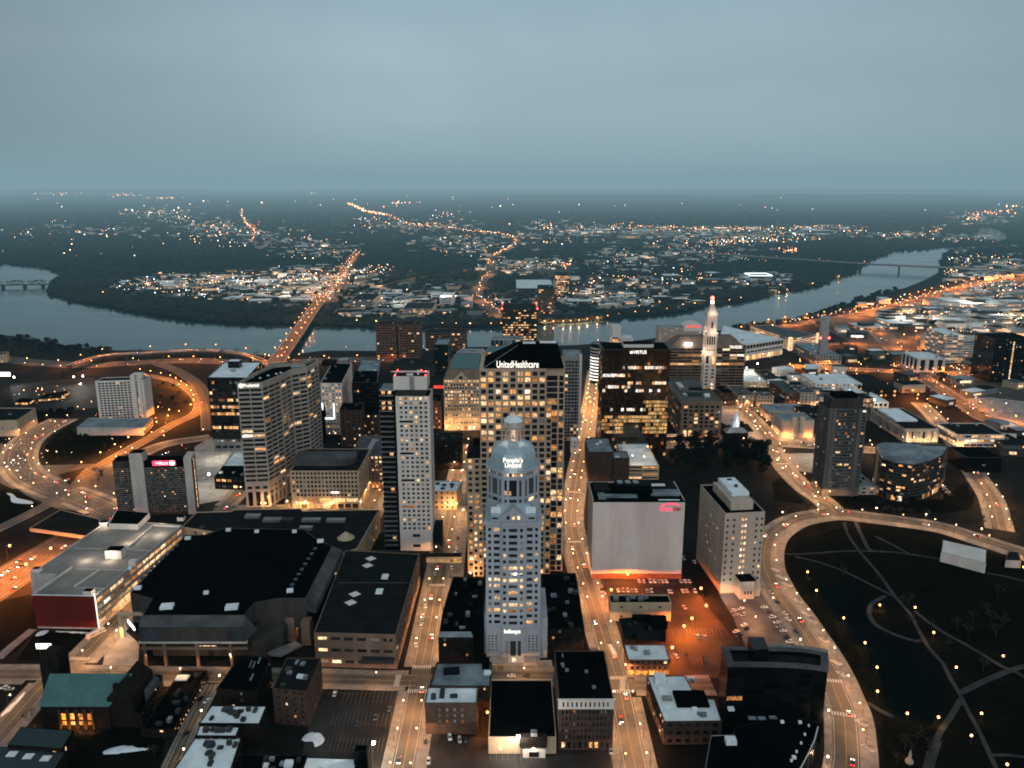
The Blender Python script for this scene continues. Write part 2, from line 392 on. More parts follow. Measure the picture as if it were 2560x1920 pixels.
# lens vignette put into the sky colour: darkened towards both sides
ax = N(nt, 'ShaderNodeMath', operation='ADD'); nt.links.new(sx.outputs[0], ax.inputs[0]); ax.inputs[1].default_value = -.06
a2 = N(nt, 'ShaderNodeMath', operation='MULTIPLY'); nt.links.new(ax.outputs[0], a2.inputs[0]); nt.links.new(ax.outputs[0], a2.inputs[1])
a3 = N(nt, 'ShaderNodeMapRange'); nt.links.new(a2.outputs[0], a3.inputs[0]); a3.inputs[1].default_value = .02; a3.inputs[2].default_value = .36; a3.inputs[3].default_value = 1.; a3.inputs[4].default_value = .62
# and brightened in the unseen west, behind the viewer, as added light on facades
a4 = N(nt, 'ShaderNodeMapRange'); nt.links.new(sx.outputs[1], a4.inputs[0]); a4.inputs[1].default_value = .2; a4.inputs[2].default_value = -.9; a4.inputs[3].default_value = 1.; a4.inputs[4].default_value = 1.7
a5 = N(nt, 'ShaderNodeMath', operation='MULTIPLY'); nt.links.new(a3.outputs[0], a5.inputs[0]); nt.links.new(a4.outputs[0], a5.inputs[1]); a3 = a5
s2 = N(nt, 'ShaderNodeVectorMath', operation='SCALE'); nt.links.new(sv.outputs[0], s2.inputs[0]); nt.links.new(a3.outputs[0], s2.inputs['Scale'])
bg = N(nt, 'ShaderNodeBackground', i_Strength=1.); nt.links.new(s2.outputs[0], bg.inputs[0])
SUN_EL, SUN_AZ = radians(16), radians(192)
sk = N(nt, 'ShaderNodeTexSky', sky_type='NISHITA', sun_disc=False, sun_elevation=SUN_EL, sun_rotation=SUN_AZ, altitude=300.)
bg2 = N(nt, 'ShaderNodeBackground', i_Strength=.004); nt.links.new(sk.outputs[0], bg2.inputs[0])
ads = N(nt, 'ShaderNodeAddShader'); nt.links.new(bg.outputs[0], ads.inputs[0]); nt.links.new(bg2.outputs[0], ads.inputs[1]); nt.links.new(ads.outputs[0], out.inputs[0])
sl = bpy.data.lights.new('sun', 'SUN'); sl.energy = .78; sl.angle = radians(75); sl.color = (1., .93, .89)
so = link('sun', sl, (0, -500, 900)); so.rotation_euler = (radians(74), 0, radians(12))

def haze_box(name, y0, y1, top, dens, L):
    mb = MB(); mb.prism([(-60000, y0), (60000, y0), (60000, y1), (-60000, y1)], -60, top, bottom=True)
    m, nt, out = _mat(name)
    ab = N(nt, 'ShaderNodeVolumeAbsorption', i_Density=dens); ab.inputs[0].default_value = (0, 0, 0, 1)
    em = N(nt, 'ShaderNodeEmission', i_Strength=dens); em.inputs[0].default_value = (*L, 1)
    ad = N(nt, 'ShaderNodeAddShader'); nt.links.new(ab.outputs[0], ad.inputs[0]); nt.links.new(em.outputs[0], ad.inputs[1]); nt.links.new(ad.outputs[0], out.inputs['Volume'])
    structure('haze', mb, name, kind='stuff', label='thin teal evening haze lying over the whole valley')
haze_box('haze_near', -1500, 1050, 620, 1.6e-5, (.05, .16, .20))
haze_box('haze_mid', 1051, 3000, 640, 1.3e-4, (.085, .190, .228))
haze_box('haze_far', 3001, 60000, 760, 7.6e-5, (.262, .398, .458))

# ---------------------------------------------------------------- ground, river, woods
mb = MB(); mb.quad((-70000, -3000, -.6), (70000, -3000, -.6), (70000, 70000, -.6), (-70000, 70000, -.6)); structure('ground', mb, 'forest', label='dark wooded plain running to the hazy horizon')
CITY = pts([(-900, 1800), (3200, 1800), (2900, 620), (2030, 560), (2046, 548), (2036, 560), (2028, 588), (1997, 607), (1927, 632), (1874, 642), (1786, 674), (1733, 692), (1645, 706), (1500, 722), (1380, 737), (1250, 747), (1160, 750), (1000, 752), (820, 760), (700, 759), (600, 772), (540, 767), (450, 759), (250, 759), (150, 750), (80, 737), (0, 724), (-350, 700), (-900, 700)])
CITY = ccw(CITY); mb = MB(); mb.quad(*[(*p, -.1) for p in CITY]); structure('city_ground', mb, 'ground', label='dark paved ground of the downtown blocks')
RIVER = pts([(-700, 552), (-300, 558), (0, 571), (60, 575), (100, 580), (128, 590), (134, 597), (122, 606), (108, 614), (104, 626), (108, 638), (130, 646), (197, 658), (270, 671), (352, 686), (420, 694), (492, 700), (560, 702), (640, 702), (700, 705), (811, 708), (920, 709), (1008, 709), (1078, 708), (1162, 702), (1289, 693), (1380, 685), (1469, 676), (1540, 661), (1590, 655), (1631, 647), (1680, 633), (1751, 623), (1821, 598), (1850, 588), (1863, 574), (1895, 558), (1927, 545), (1980, 540), (2032, 537), (2120, 532), (2212, 528), (2500, 520),
             (2500, 524), (2212, 533), (2120, 537), (2056, 541), (2040, 548), (2036, 556), (2030, 574), (2028, 588), (1997, 605), (1960, 620), (1927, 630), (1874, 640), (1786, 672), (1733, 690), (1645, 704), (1500, 720), (1380, 735), (1250, 745), (1160, 748), (1000, 750), (820, 758), (700, 757), (600, 770), (540, 765), (450, 757), (350, 757), (250, 757), (150, 748), (80, 735), (0, 722), (-350, 690), (-700, 660)])
m, nt, out = _mat('water')
p = N(nt, 'ShaderNodeBsdfPrincipled', i_Roughness=.16, i_IOR=1.33); p.inputs['Base Color'].default_value = (.030, .060, .068, 1); p.inputs['Specular IOR Level'].default_value = .62
g = N(nt, 'ShaderNodeNewGeometry'); mp = N(nt, 'ShaderNodeMapping'); mp.inputs['Scale'].default_value = (.5, 1, 1); nz = N(nt, 'ShaderNodeTexNoise', i_Scale=.22, i_Detail=4.)
nt.links.new(g.outputs['Position'], mp.inputs[0]); nt.links.new(mp.outputs[0], nz.inputs['Vector'])
bp = N(nt, 'ShaderNodeBump', i_Strength=.10, i_Distance=1.); nt.links.new(nz.outputs['Fac'], bp.inputs['Height']); nt.links.new(bp.outputs[0], p.inputs['Normal'])
n2 = N(nt, 'ShaderNodeTexNoise', i_Scale=.012, i_Detail=3.); nt.links.new(mp.outputs[0], n2.inputs['Vector'])
mr = N(nt, 'ShaderNodeMapRange'); mr.inputs[1].default_value = .35; mr.inputs[2].default_value = .65; mr.inputs[3].default_value = .07; mr.inputs[4].default_value = .17
nt.links.new(n2.outputs['Fac'], mr.inputs[0]); nt.links.new(mr.outputs[0], p.inputs['Roughness']); nt.links.new(p.outputs[0], out.inputs[0])
mb = MB(); mb.quad(*[(*q, 0.05) for q in ccw(RIVER)]); structure('river', mb, 'water', label='wide calm teal river bending past the downtown')

surf('pond_water', (.0018, .0042, .0052), .6, .3, .02, spec=.008)
def inpoly(p, poly):
    x, y = p; c = False; j = len(poly) - 1
    for i in range(len(poly)):
        if (poly[i][1] > y) != (poly[j][1] > y) and x < (poly[j][0] - poly[i][0]) * (y - poly[i][1]) / (poly[j][1] - poly[i][1]) + poly[i][0]: c = not c
        j = i
    return c

# ---------------------------------------------------------------- roads
def smooth(P, step=6.):
    P = [np.array(p, float) for p in P]; P = [2 * P[0] - P[1]] + P + [2 * P[-1] - P[-2]]; out = []
    for i in range(1, len(P) - 2):
        n = max(1, int(np.linalg.norm(P[i + 1] - P[i]) / step))
        for k in range(n):
            t = k / n; a, b, c, d = P[i - 1:i + 3]
            out.append(tuple(.5 * (2 * b + (c - a) * t + (2 * a - 5 * b + 4 * c - d) * t * t + (3 * b - a - 3 * c + d) * t ** 3)))
    out.append(tuple(P[-2])); return out
def offs(P, d):
    out = []
    for i in range(len(P)):
        a = P[max(0, i - 1)]; b = P[min(len(P) - 1, i + 1)]; l = hypot(b[0] - a[0], b[1] - a[1]) or 1
        out.append((P[i][0] + (b[1] - a[1]) / l * d, P[i][1] - (b[0] - a[0]) / l * d))      # d > 0: to the right of travel
    return out
ROADS = {}
def rd(key, l, w, z=0., step=6.): ROADS[key] = (smooth(pts(l, z), step), w, z)
rd('avenue', [(858, 1712), (866, 1680), (918, 1405), (975, 1107), (1003, 960)], 11.5)
rd('main', [(1392, 1712), (1373, 1659), (1339, 1493), (1308, 1390), (1275, 1284), (1250, 1210), (1236, 1150), (1234, 1110), (1241, 1063), (1252, 1000), (1264, 945), (1273, 890), (1280, 840), (1283, 800)], 12)
rd('cross', [(-60, 1456), (120, 1457), (400, 1461), (700, 1466), (900, 1470), (1080, 1461), (1200, 1462), (1345, 1478), (1440, 1481), (1540, 1480)], 12)
rd('arena_side', [(140, 1456), (163, 1432), (234, 1358), (330, 1252), (420, 1155)], 12)
rd('corner', [(-30, 1618), (30, 1550), (78, 1495), (112, 1460)], 12)
rd('lane', [(360, 1680), (395, 1603), (425, 1540), (458, 1478)], 7)
rd('parkway', [(1818, 1712), (1828, 1647), (1827, 1600), (1822, 1543), (1806, 1500), (1788, 1455), (1764, 1410), (1735, 1365), (1705, 1319), (1679, 1284), (1661, 1249), (1651, 1222), (1651, 1188), (1661, 1160), (1684, 1139), (1718, 1122), (1764, 1112), (1812, 1109), (1877, 1116), (1948, 1125), (2036, 1139), (2125, 1167), (2213, 1195), (2300, 1225)], 13)
rd('prospect', [(1662, 950), (1674, 978), (1700, 1015), (1740, 1055), (1778, 1081), (1806, 1108)], 13)
rd('square_street', [(1400, 962), (1560, 959), (1670, 957), (1800, 966), (1880, 972), (2040, 985)], 17)
rd('square_side', [(1580, 855), (1612, 890), (1640, 920), (1668, 955)], 15)
rd('square_top', [(1545, 880), (1640, 884), (1760, 880)], 12)
rd('east_side', [(1985, 870), (2010, 893), (2049, 938), (2077, 978), (2110, 1030), (2142, 1080), (2160, 1145)], 14)
rd('diagonal', [(1890, 716), (1915, 740), (1945, 772), (1990, 812), (2050, 852), (2100, 885), (2140, 908), (2240, 930)], 20)
rd('lamp_row', [(1700, 790), (1800, 796), (1900, 800), (1980, 805), (2090, 806), (2230, 790)], 18)
rd('ramp_loop', [(300, 808), (340, 815), (378, 824), (410, 843), (430, 868), (422, 893), (375, 916), (325, 945), (262, 980), (200, 1015), (130, 1048)], 15)
rd('wide_bend', [(138, 905), (80, 935), (48, 965), (40, 1000), (62, 1032), (112, 1056), (180, 1078), (250, 1108)], 27)
rd('overpass', [(-50, 1166), (0, 1141), (60, 1112), (112, 1084), (150, 1052)], 13)
rd('hotel_street', [(245, 1012), (350, 962), (455, 944)], 14)
rd('side_avenue', [(775, 1140), (795, 1100), (838, 1010)], 14)
rd('mall_street', [(460, 1103), (620, 1100), (830, 1108)], 13)
rd('mall_street_upper', [(470, 1110), (505, 1075), (545, 1030)], 12)
rd('riverside_highway', [(-80, 768), (0, 775), (100, 785), (200, 789), (300, 783), (400, 779), (520, 782), (620, 782), (720, 778), (850, 776)], 40)
rd('ramp_bend', [(330, 783), (380, 800), (425, 830), (445, 870), (452, 930)], 18)
rd('sunken_highway', [(-90, 1320), (0, 1262), (70, 1216), (150, 1168), (192, 1140), (235, 1112)], 38)
rd('southern_highway', [(1560, 745), (1640, 716), (1690, 704), (1740, 697), (1850, 680), (1950, 657), (2030, 634), (2120, 612), (2240, 598)], 42)
rd('southern_ramp', [(1760, 745), (1850, 742), (1905, 745), (1960, 730), (2020, 715)], 22)
rd('southern_loop', [(1790, 690), (1870, 700), (1905, 712), (1925, 728), (1928, 745)], 16)
rd('bridge_road', [(690, 664), (712, 636), (738, 600), (758, 566), (775, 545)], 22)
rd('far_highway', [(752, 440), (790, 458), (840, 467), (880, 486), (940, 491), (1030, 503), (1080, 506), (1114, 516), (1112, 530), (1085, 545), (1063, 556), (1058, 592), (1040, 610), (1030, 640), (1060, 665), (1090, 690)], 30)
rd('far_ramp', [(760, 640), (800, 624), (867, 607), (955, 592), (1050, 585), (1130, 592)], 18)
rd('far_ramp_b', [(1010, 612), (1060, 600), (1150, 588), (1260, 578), (1400, 560), (1500, 545), (1690, 558)], 16)
rd('far_street', [(520, 455), (528, 480), (550, 500), (545, 525)], 18)
for i, (px, y0, y1) in enumerate([(1140, 590, 640), (1250, 600, 650), (1330, 595, 640)]): rd('far_lane%d' % i, [(px - 60, y1), (px, (y0 + y1) / 2), (px + 70, y0)], 9)
UNLIT_PAVE = {'sunken_highway', 'riverside_highway', 'southern_highway', 'southern_ramp', 'southern_loop', 'ramp_loop', 'ramp_bend', 'bridge_road', 'far_highway', 'far_ramp', 'far_ramp_b', 'far_street', 'far_lane0', 'far_lane1', 'far_lane2', 'overpass'}
PAVW = {'avenue': (5, 6), 'main': (5, 5), 'cross': (4, 4), 'arena_side': (3.5, 7), 'corner': (3, 5), 'lane': (1.5, 1.5), 'parkway': (4, 8.5), 'prospect': (4, 5), 'wide_bend': (5, 5)}
def near_other(p, key, extra=0.):
    for k, (P, w, z) in ROADS.items():
        if k == key: continue
        A = RNP[k]
        if np.min((A[:, 0] - p[0]) ** 2 + (A[:, 1] - p[1]) ** 2) < (w / 2 + extra) ** 2: return True
    return False
RNP = {k: np.array(v[0]) for k, v in ROADS.items()}
NICE = {'avenue': 'avenue', 'main': 'road', 'cross': 'cross_street'}
def ribbon(mb, P, d0, d1, z, mi=0, z_of=None):
    A, B = offs(P, d0), offs(P, d1)
    for i in range(len(P) - 1): mb.quad((*A[i + 1], z), (*A[i], z), (*B[i], z), (*B[i + 1], z), mi=mi)
for n, (key, (P, w, z)) in enumerate(ROADS.items()):
    mb = MB(); zz = .02 + .006 * n; ribbon(mb, P, -w / 2, w / 2, zz)
    far = key.startswith('far'); hw = 'highway' in key or 'ramp' in key or 'bridge' in key or far
    structure('highway' if hw else 'road', mb, 'highway' if hw else 'road')
    if far: continue
    # markings: dashes on the centre line, solid edge lines, each a sheet a little above the road
    mk = MB(); mz = zz + .3 * .02 + .22
    if w < 26:
        for i in range(0, len(P) - 1):
            if near_other(P[i], key): continue
            seg = [P[i], P[i + 1]]
            ribbon(mk, seg, -.2, -.06, zz + .012, 1); ribbon(mk, seg, .06, .2, zz + .012, 1)
            for s in (-1, 1): ribbon(mk, seg, s * (w / 2 - .9) - .1, s * (w / 2 - .9) + .1, zz + .012, 0)
    else:
        nl = int(w / 4)
        for i in range(0, len(P) - 1):
            for k in range(1, nl):
                if i % 3 == 0 or k in (1, nl - 1): ribbon(mk, [P[i], P[i + 1]], -w / 2 + w * k / nl - .1, -w / 2 + w * k / nl + .1, zz + .012, 0)
    if mk.f: structure('road_markings', mk, ['paint', 'yellow_paint'])
    if key in UNLIT_PAVE: continue
    pw = PAVW.get(key, (4, 4)); mb = MB()
    for s, wd_ in ((-1, pw[0]), (1, pw[1])):
        i0 = offs(P, s * w / 2); i1 = offs(P, s * (w / 2 + wd_)); md = offs(P, s * (w / 2 + wd_ * .5))
        for i in range(len(P) - 1):
            if near_other(md[i], key, .5) or near_other(md[i + 1], key, .5): continue
            q = [i0[i], i0[i + 1], i1[i + 1], i1[i]]
            mb.prism(ccw(q), 0, .16 + .003 * (n % 7))
    if mb.f: structure('pavement', mb, 'pavement')
# zebra crossings
def zebra(name_key, at, n=9, length=3.2):
    P, w, z = ROADS[name_key]; A = RNP[name_key]; q = W(*at); i = int(np.argmin((A[:, 0] - q[0]) ** 2 + (A[:, 1] - q[1]) ** 2)); i = min(max(i, 1), len(P) - 2)
    a, b = P[i - 1], P[i + 1]; ang = atan2(b[1] - a[1], b[0] - a[0]); mb = MB(); zz = .02 + .006 * list(ROADS).index(name_key) + .02
    for k in range(n):
        d = -w / 2 + w * (k + .5) / n
        c = (P[i][0] + sin(ang) * d, P[i][1] - cos(ang) * d)
        mb.box(c[0], c[1], zz, length, w / n * .5, .012, ang)
    structure('crosswalk', mb, 'paint')
for k, at in (('avenue', (901, 1492)), ('avenue', (913, 1437)), ('avenue', (953, 1263)), ('main', (1339, 1497)), ('main', (1325, 1462)), ('cross', (868, 1469)), ('cross', (1352, 1480)), ('parkway', (1802, 1473)), ('parkway', (1822, 1540)), ('arena_side', (170, 1425)), ('main', (1237, 1174)), ('main', (1246, 1063)), ('prospect', (1690, 1003))):
    zebra(k, at)

def patch(name, l, mat, z, kind='structure', label=None):
    mb = MB(); mb.quad(*[(*p, z) for p in ccw(pts(l))]); return structure(name, mb, mat, kind, label)
def z3(l): return [(1434.4 + .3541 * x, 1071.5 + .3541 * y) for x, y in l]
def z2(l): return [(734.5 + .3541 * x, 1071.5 + .3541 * y) for x, y in l]
def z1(l): return [(.3541 * x, 1071.5 + .3541 * y) for x, y in l]
def z4(l): return [(.25 * x, 743.1 + .25 * y) for x, y in l]
def z5(l): return [(432 + .25 * x, 725.8 + .25 * y) for x, y in l]
def z6(l): return [(915.9 + .25 * x, 725.8 + .25 * y) for x, y in l]
def z7(l): return [(1227 + .25 * x, 656.7 + .25 * y) for x, y in l]
def z8(l): return [(1659 + .25 * x, 708.5 + .25 * y) for x, y in l]
def z10(l): return [(691.3 + .3516 * x, 380.2 + .3516 * y) for x, y in l]
def z11(l): return [(1434.4 + .3516 * x, 380.2 + .3516 * y) for x, y in l]
def z13(l): return [(.1875 * x, 1348 + .1875 * y) for x, y in l]
# parking lots, plazas and lawns lie as sheets under the streets
patch('parking_lot', z2([(1520, 470), (2090, 480), (2190, 600), (2420, 900), (2300, 1110), (1760, 1100), (1640, 760)]), 'lot', -.02)
patch('parking_lot', z3([(330, 590), (600, 560), (830, 920), (500, 920), (420, 740)]), 'roof_grey', -.03)
patch('parking_lot', z2([(-130, 1190), (350, 1195), (240, 1680), (-260, 1680)]), 'lot', -.02)
patch('parking_lot', z2([(480, 1450), (1690, 1520), (1760, 1720), (440, 1720)]), 'lot', -.03)
patch('parking_lot', [(2075, 862), (2135, 858), (2240, 870), (2260, 925), (2160, 912), (2100, 880)], 'plaza', -.02)
patch('parking_lot', [(20, 830), (205, 815), (212, 880), (140, 890), (30, 880)], 'lot', -.03)
patch('parking_lot', [(420, 965), (455, 945), (530, 950), (530, 1070), (425, 1090)], 'plaza', -.02)
patch('plaza', z4([(0, 850), (330, 1050), (1000, 1030), (1010, 1480), (480, 1420), (0, 1200)]), 'road', -.045)
patch('plaza', z1([(640, 960), (760, 820), (850, 900), (840, 1060), (620, 1060)]), 'plaza', -.02)
patch('plaza', z2([(900, 1000), (1290, 1000), (1300, 1060), (900, 1060)]), 'plaza', -.02)
patch('plaza', z2([(580, 60), (790, 60), (750, 520), (520, 560)]), 'pavement', -.05)
patch('plaza', z7([(1300, 910), (1520, 910), (1740, 1230), (1310, 1240)]), 'plaza', -.05)
patch('plaza', z7([(1780, 1290), (2240, 1290), (2240, 1470), (1960, 1440)]), 'pavement', -.05)
patch('plaza', z8([(0, 650), (500, 980), (500, 1010), (60, 1000)]), 'plaza', -.055)
patch('plaza', z5([(730, 1380), (1420, 1380), (1560, 1200), (1580, 1500), (730, 1500)]), 'pavement', -.055)
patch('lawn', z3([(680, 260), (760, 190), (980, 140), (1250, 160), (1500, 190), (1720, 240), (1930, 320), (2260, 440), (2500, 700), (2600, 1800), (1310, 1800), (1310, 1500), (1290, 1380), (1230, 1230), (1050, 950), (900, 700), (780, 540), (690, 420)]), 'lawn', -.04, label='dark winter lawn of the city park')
patch('lawn', z8([(30, 1330), (110, 1290), (340, 1520), (60, 1500)]), 'lawn', -.03)
patch('lawn', z8([(270, 1260), (470, 1270), (480, 1400), (900, 1480), (960, 1530), (880, 1560), (620, 1560)]), 'lawn', -.035)
patch('lawn', z8([(900, 1530), (1040, 1500), (1500, 1480), (1700, 1330), (1790, 1450), (1760, 1560), (1560, 1600), (1000, 1600)]), 'lawn', -.03)
patch('lawn', z4([(370, 920), (420, 830), (560, 720), (700, 790), (1180, 800), (900, 930), (420, 1050)]), 'lawn', -.03)
patch('lawn', z4([(0, 1260), (150, 1250), (330, 1380), (0, 1600)]), 'lawn', .04)
patch('lawn', z4([(500, 1130), (740, 1070), (600, 1220)]), 'verge', .16)
patch('lawn', z4([(700, 290), (1320, 300), (1640, 420), (1640, 560), (1350, 590)]), 'verge', -.035)
patch('lawn', z4([(200, 590), (640, 580), (560, 660), (140, 770)]), 'lawn', -.03)
patch('lawn', z7([(1310, 1010), (1420, 1080), (1400, 1140), (1310, 1130)]), 'lawn', -.03)
patch('lawn', z7([(1480, 1040), (1560, 1030), (1640, 1100), (1480, 1110)]), 'lawn', -.03)
patch('lawn', z1([(0, 640), (190, 600), (240, 800), (100, 950), (0, 1000)]), 'lawn', .04)
patch('lawn', z1([(220, 830), (560, 840), (350, 1010), (100, 1000)]), 'lawn', -.03)
patch('lawn', z1([(420, 1480), (880, 1380), (1010, 1500), (960, 1720), (380, 1720)]), 'lawn', -.03)
patch('verge', [(250, 800), (460, 800), (480, 950), (250, 1010), (225, 960), (400, 880), (330, 830)], 'verge', -.045)
patch('verge', [(-80, 742), (250, 762), (560, 770), (590, 790), (430, 800), (200, 800), (-80, 800)], 'verge', -.05)
patch('pond', z3([(940, 560), (1150, 520), (1250, 640), (1270, 780), (1450, 880), (1600, 960), (1720, 1110), (1700, 1290), (1620, 1400), (1560, 1370), (1420, 1340), (1350, 1250), (1320, 1120), (1200, 930), (1090, 780)]), 'pond_water', -.015, label='dark pond in the park')
n = 0
for wdt, l in ((3.2, [(1100, 160), (1120, 230), (1180, 320), (1230, 380), (1330, 500), (1400, 600), (1500, 720), (1560, 830), (1620, 930), (1700, 1020), (1740, 1100), (1800, 1200), (1850, 1300), (1920, 1430), (1980, 1560), (2040, 1690)]),
               (4, [(1165, 150), (1220, 270), (1260, 330), (1360, 340)]), (3, [(680, 345), (760, 355), (900, 350), (1130, 335), (1360, 340), (1500, 355), (1690, 385)]), (3, [(1290, 245), (1400, 300), (1500, 355)]),
               (3, [(800, 370), (930, 400), (1100, 460), (1300, 560), (1400, 610)]), (4, [(1350, 610), (1275, 650), (1250, 700), (1270, 760), (1330, 810), (1420, 850), (1540, 885), (1590, 880)]),
               (3.5, [(1530, 700), (1600, 760), (1710, 835), (1830, 900), (1950, 970), (2060, 1040), (2140, 1070), (2240, 1130)]), (5, [(2240, 1025), (2110, 1065), (1950, 1130), (1810, 1200)]), (4, [(1810, 1240), (1760, 1330), (1690, 1430), (1650, 1520), (1600, 1690)]),
               (4, [(1240, 1260), (1320, 1310), (1400, 1350)]), (3, [(1990, 1580), (2100, 1580), (2240, 1600)]), (3, [(1970, 470), (2080, 490), (2240, 530)])):
    mb = MB(); ribbon(mb, smooth(pts(z3(l)), 5.), -wdt * .38, wdt * .38, .012 + .005 * n); n += 1
    structure('path', mb, 'path')
mb = MB(); ribbon(mb, smooth(pts(z13([(-20, 400), (120, 270), (380, 60)])), 5.), -3, 3, .06); structure('path', mb, 'pavement')
# painted parking bays
def bays(a, b, n, length, z=.012):
    """n bay lines between sightings a and b, each running `length` metres away from the row"""
    A, B = W(*a), W(*b); d = atan2(B[1] - A[1], B[0] - A[0]); mb = MB()
    for i in range(n + 1):
        c = (A[0] + (B[0] - A[0]) * i / n - sin(d) * length / 2, A[1] + (B[1] - A[1]) * i / n + cos(d) * length / 2)
        mb.box(c[0], c[1], z, length, .16, .012, d + pi / 2)
    structure('bay_markings', mb, 'bay_paint')
bays(*z2([(10, 1262), (330, 1262)]), 12, 11); bays(*z2([(-60, 1400), (300, 1400)]), 14, 11); bays(*z2([(-120, 1560), (250, 1560)]), 15, 11)
bays(*z2([(915, 1615), (1250, 1615)]), 9, 7); bays(*z2([(1990, 850), (2330, 850)]), 15, 8); bays(*z2([(2010, 1030), (2300, 1030)]), 13, 8); bays(*z2([(2050, 1110), (2310, 1110)]), 12, 6); bays(*z2([(1570, 545), (2040, 545)]), 22, 6); bays(*z2([(1650, 600), (2180, 600)]), 24, 6)
bays(*z3([(40, 840), (300, 840)]), 14, 7)

# low hills along the horizon
mb = MB(); rr = random.Random(8)
for k, (y0, top, amp) in enumerate(((17000, 40, 30), (27000, 80, 45))):
    xs = np.linspace(-y0 * .95, y0 * .95, 90); ph = [rr.uniform(0, 6.3) for _ in range(4)]; hh = [max(5, top + amp * (sin(i * .11 + ph[0]) * .6 + sin(i * .31 + ph[1]) * .35 + sin(i * .83 + ph[2]) * .18)) for i in range(90)]
    for i in range(89):
        mb.quad((xs[i], y0, -1), (xs[i + 1], y0, -1), (xs[i + 1], y0 + 1800, hh[i + 1]), (xs[i], y0 + 1800, hh[i])); mb.quad((xs[i], y0 + 1800, hh[i]), (xs[i + 1], y0 + 1800, hh[i + 1]), (xs[i + 1], y0 + 4200, -1), (xs[i], y0 + 4200, -1))
structure('hills', mb, 'forest', label='low wooded hills along the hazy horizon')
TOWN_L = ([(215, 626), (300, 600), (470, 588), (700, 572), (800, 583), (870, 612), (720, 660), (640, 667), (430, 650), (250, 642)], [(760, 610), (1000, 600), (1100, 640), (1500, 640), (1500, 665), (1280, 682), (1100, 695), (780, 694), (700, 690)], [(1220, 492), (1860, 485), (1870, 512), (1640, 530), (1230, 512)], [(1080, 565), (1230, 560), (1260, 590), (1100, 600)], [(1230, 600), (1600, 590), (1640, 620), (1400, 650), (1230, 640)])
for i, l in enumerate(TOWN_L): patch('town_ground', l, 'town_ground', -.3)
patch('town_ground', [(1760, 700), (2030, 640), (2100, 600), (2080, 560), (2300, 545), (2400, 900), (2140, 905), (1900, 770)], 'town_ground', -.07)

# ================================================================ downtown landmarks
def octa(c, r_in, ph=pi / 8):
    r = r_in / cos(pi / 8)
    return [(c[0] + r * cos(ph + i * pi / 4), c[1] + r * sin(ph + i * pi / 4)) for i in range(8)]
def frustum(mb, A, za, B, zb, mi=0):
    n = len(A)
    for i in range(n): mb.quad((*A[i], za), (*A[(i + 1) % n], za), (*B[(i + 1) % n], zb), (*B[i], zb), mi=mi)
def rect(x0, y0, x1, y1): return [(x0, y0), (x1, y0), (x1, y1), (x0, y1)]

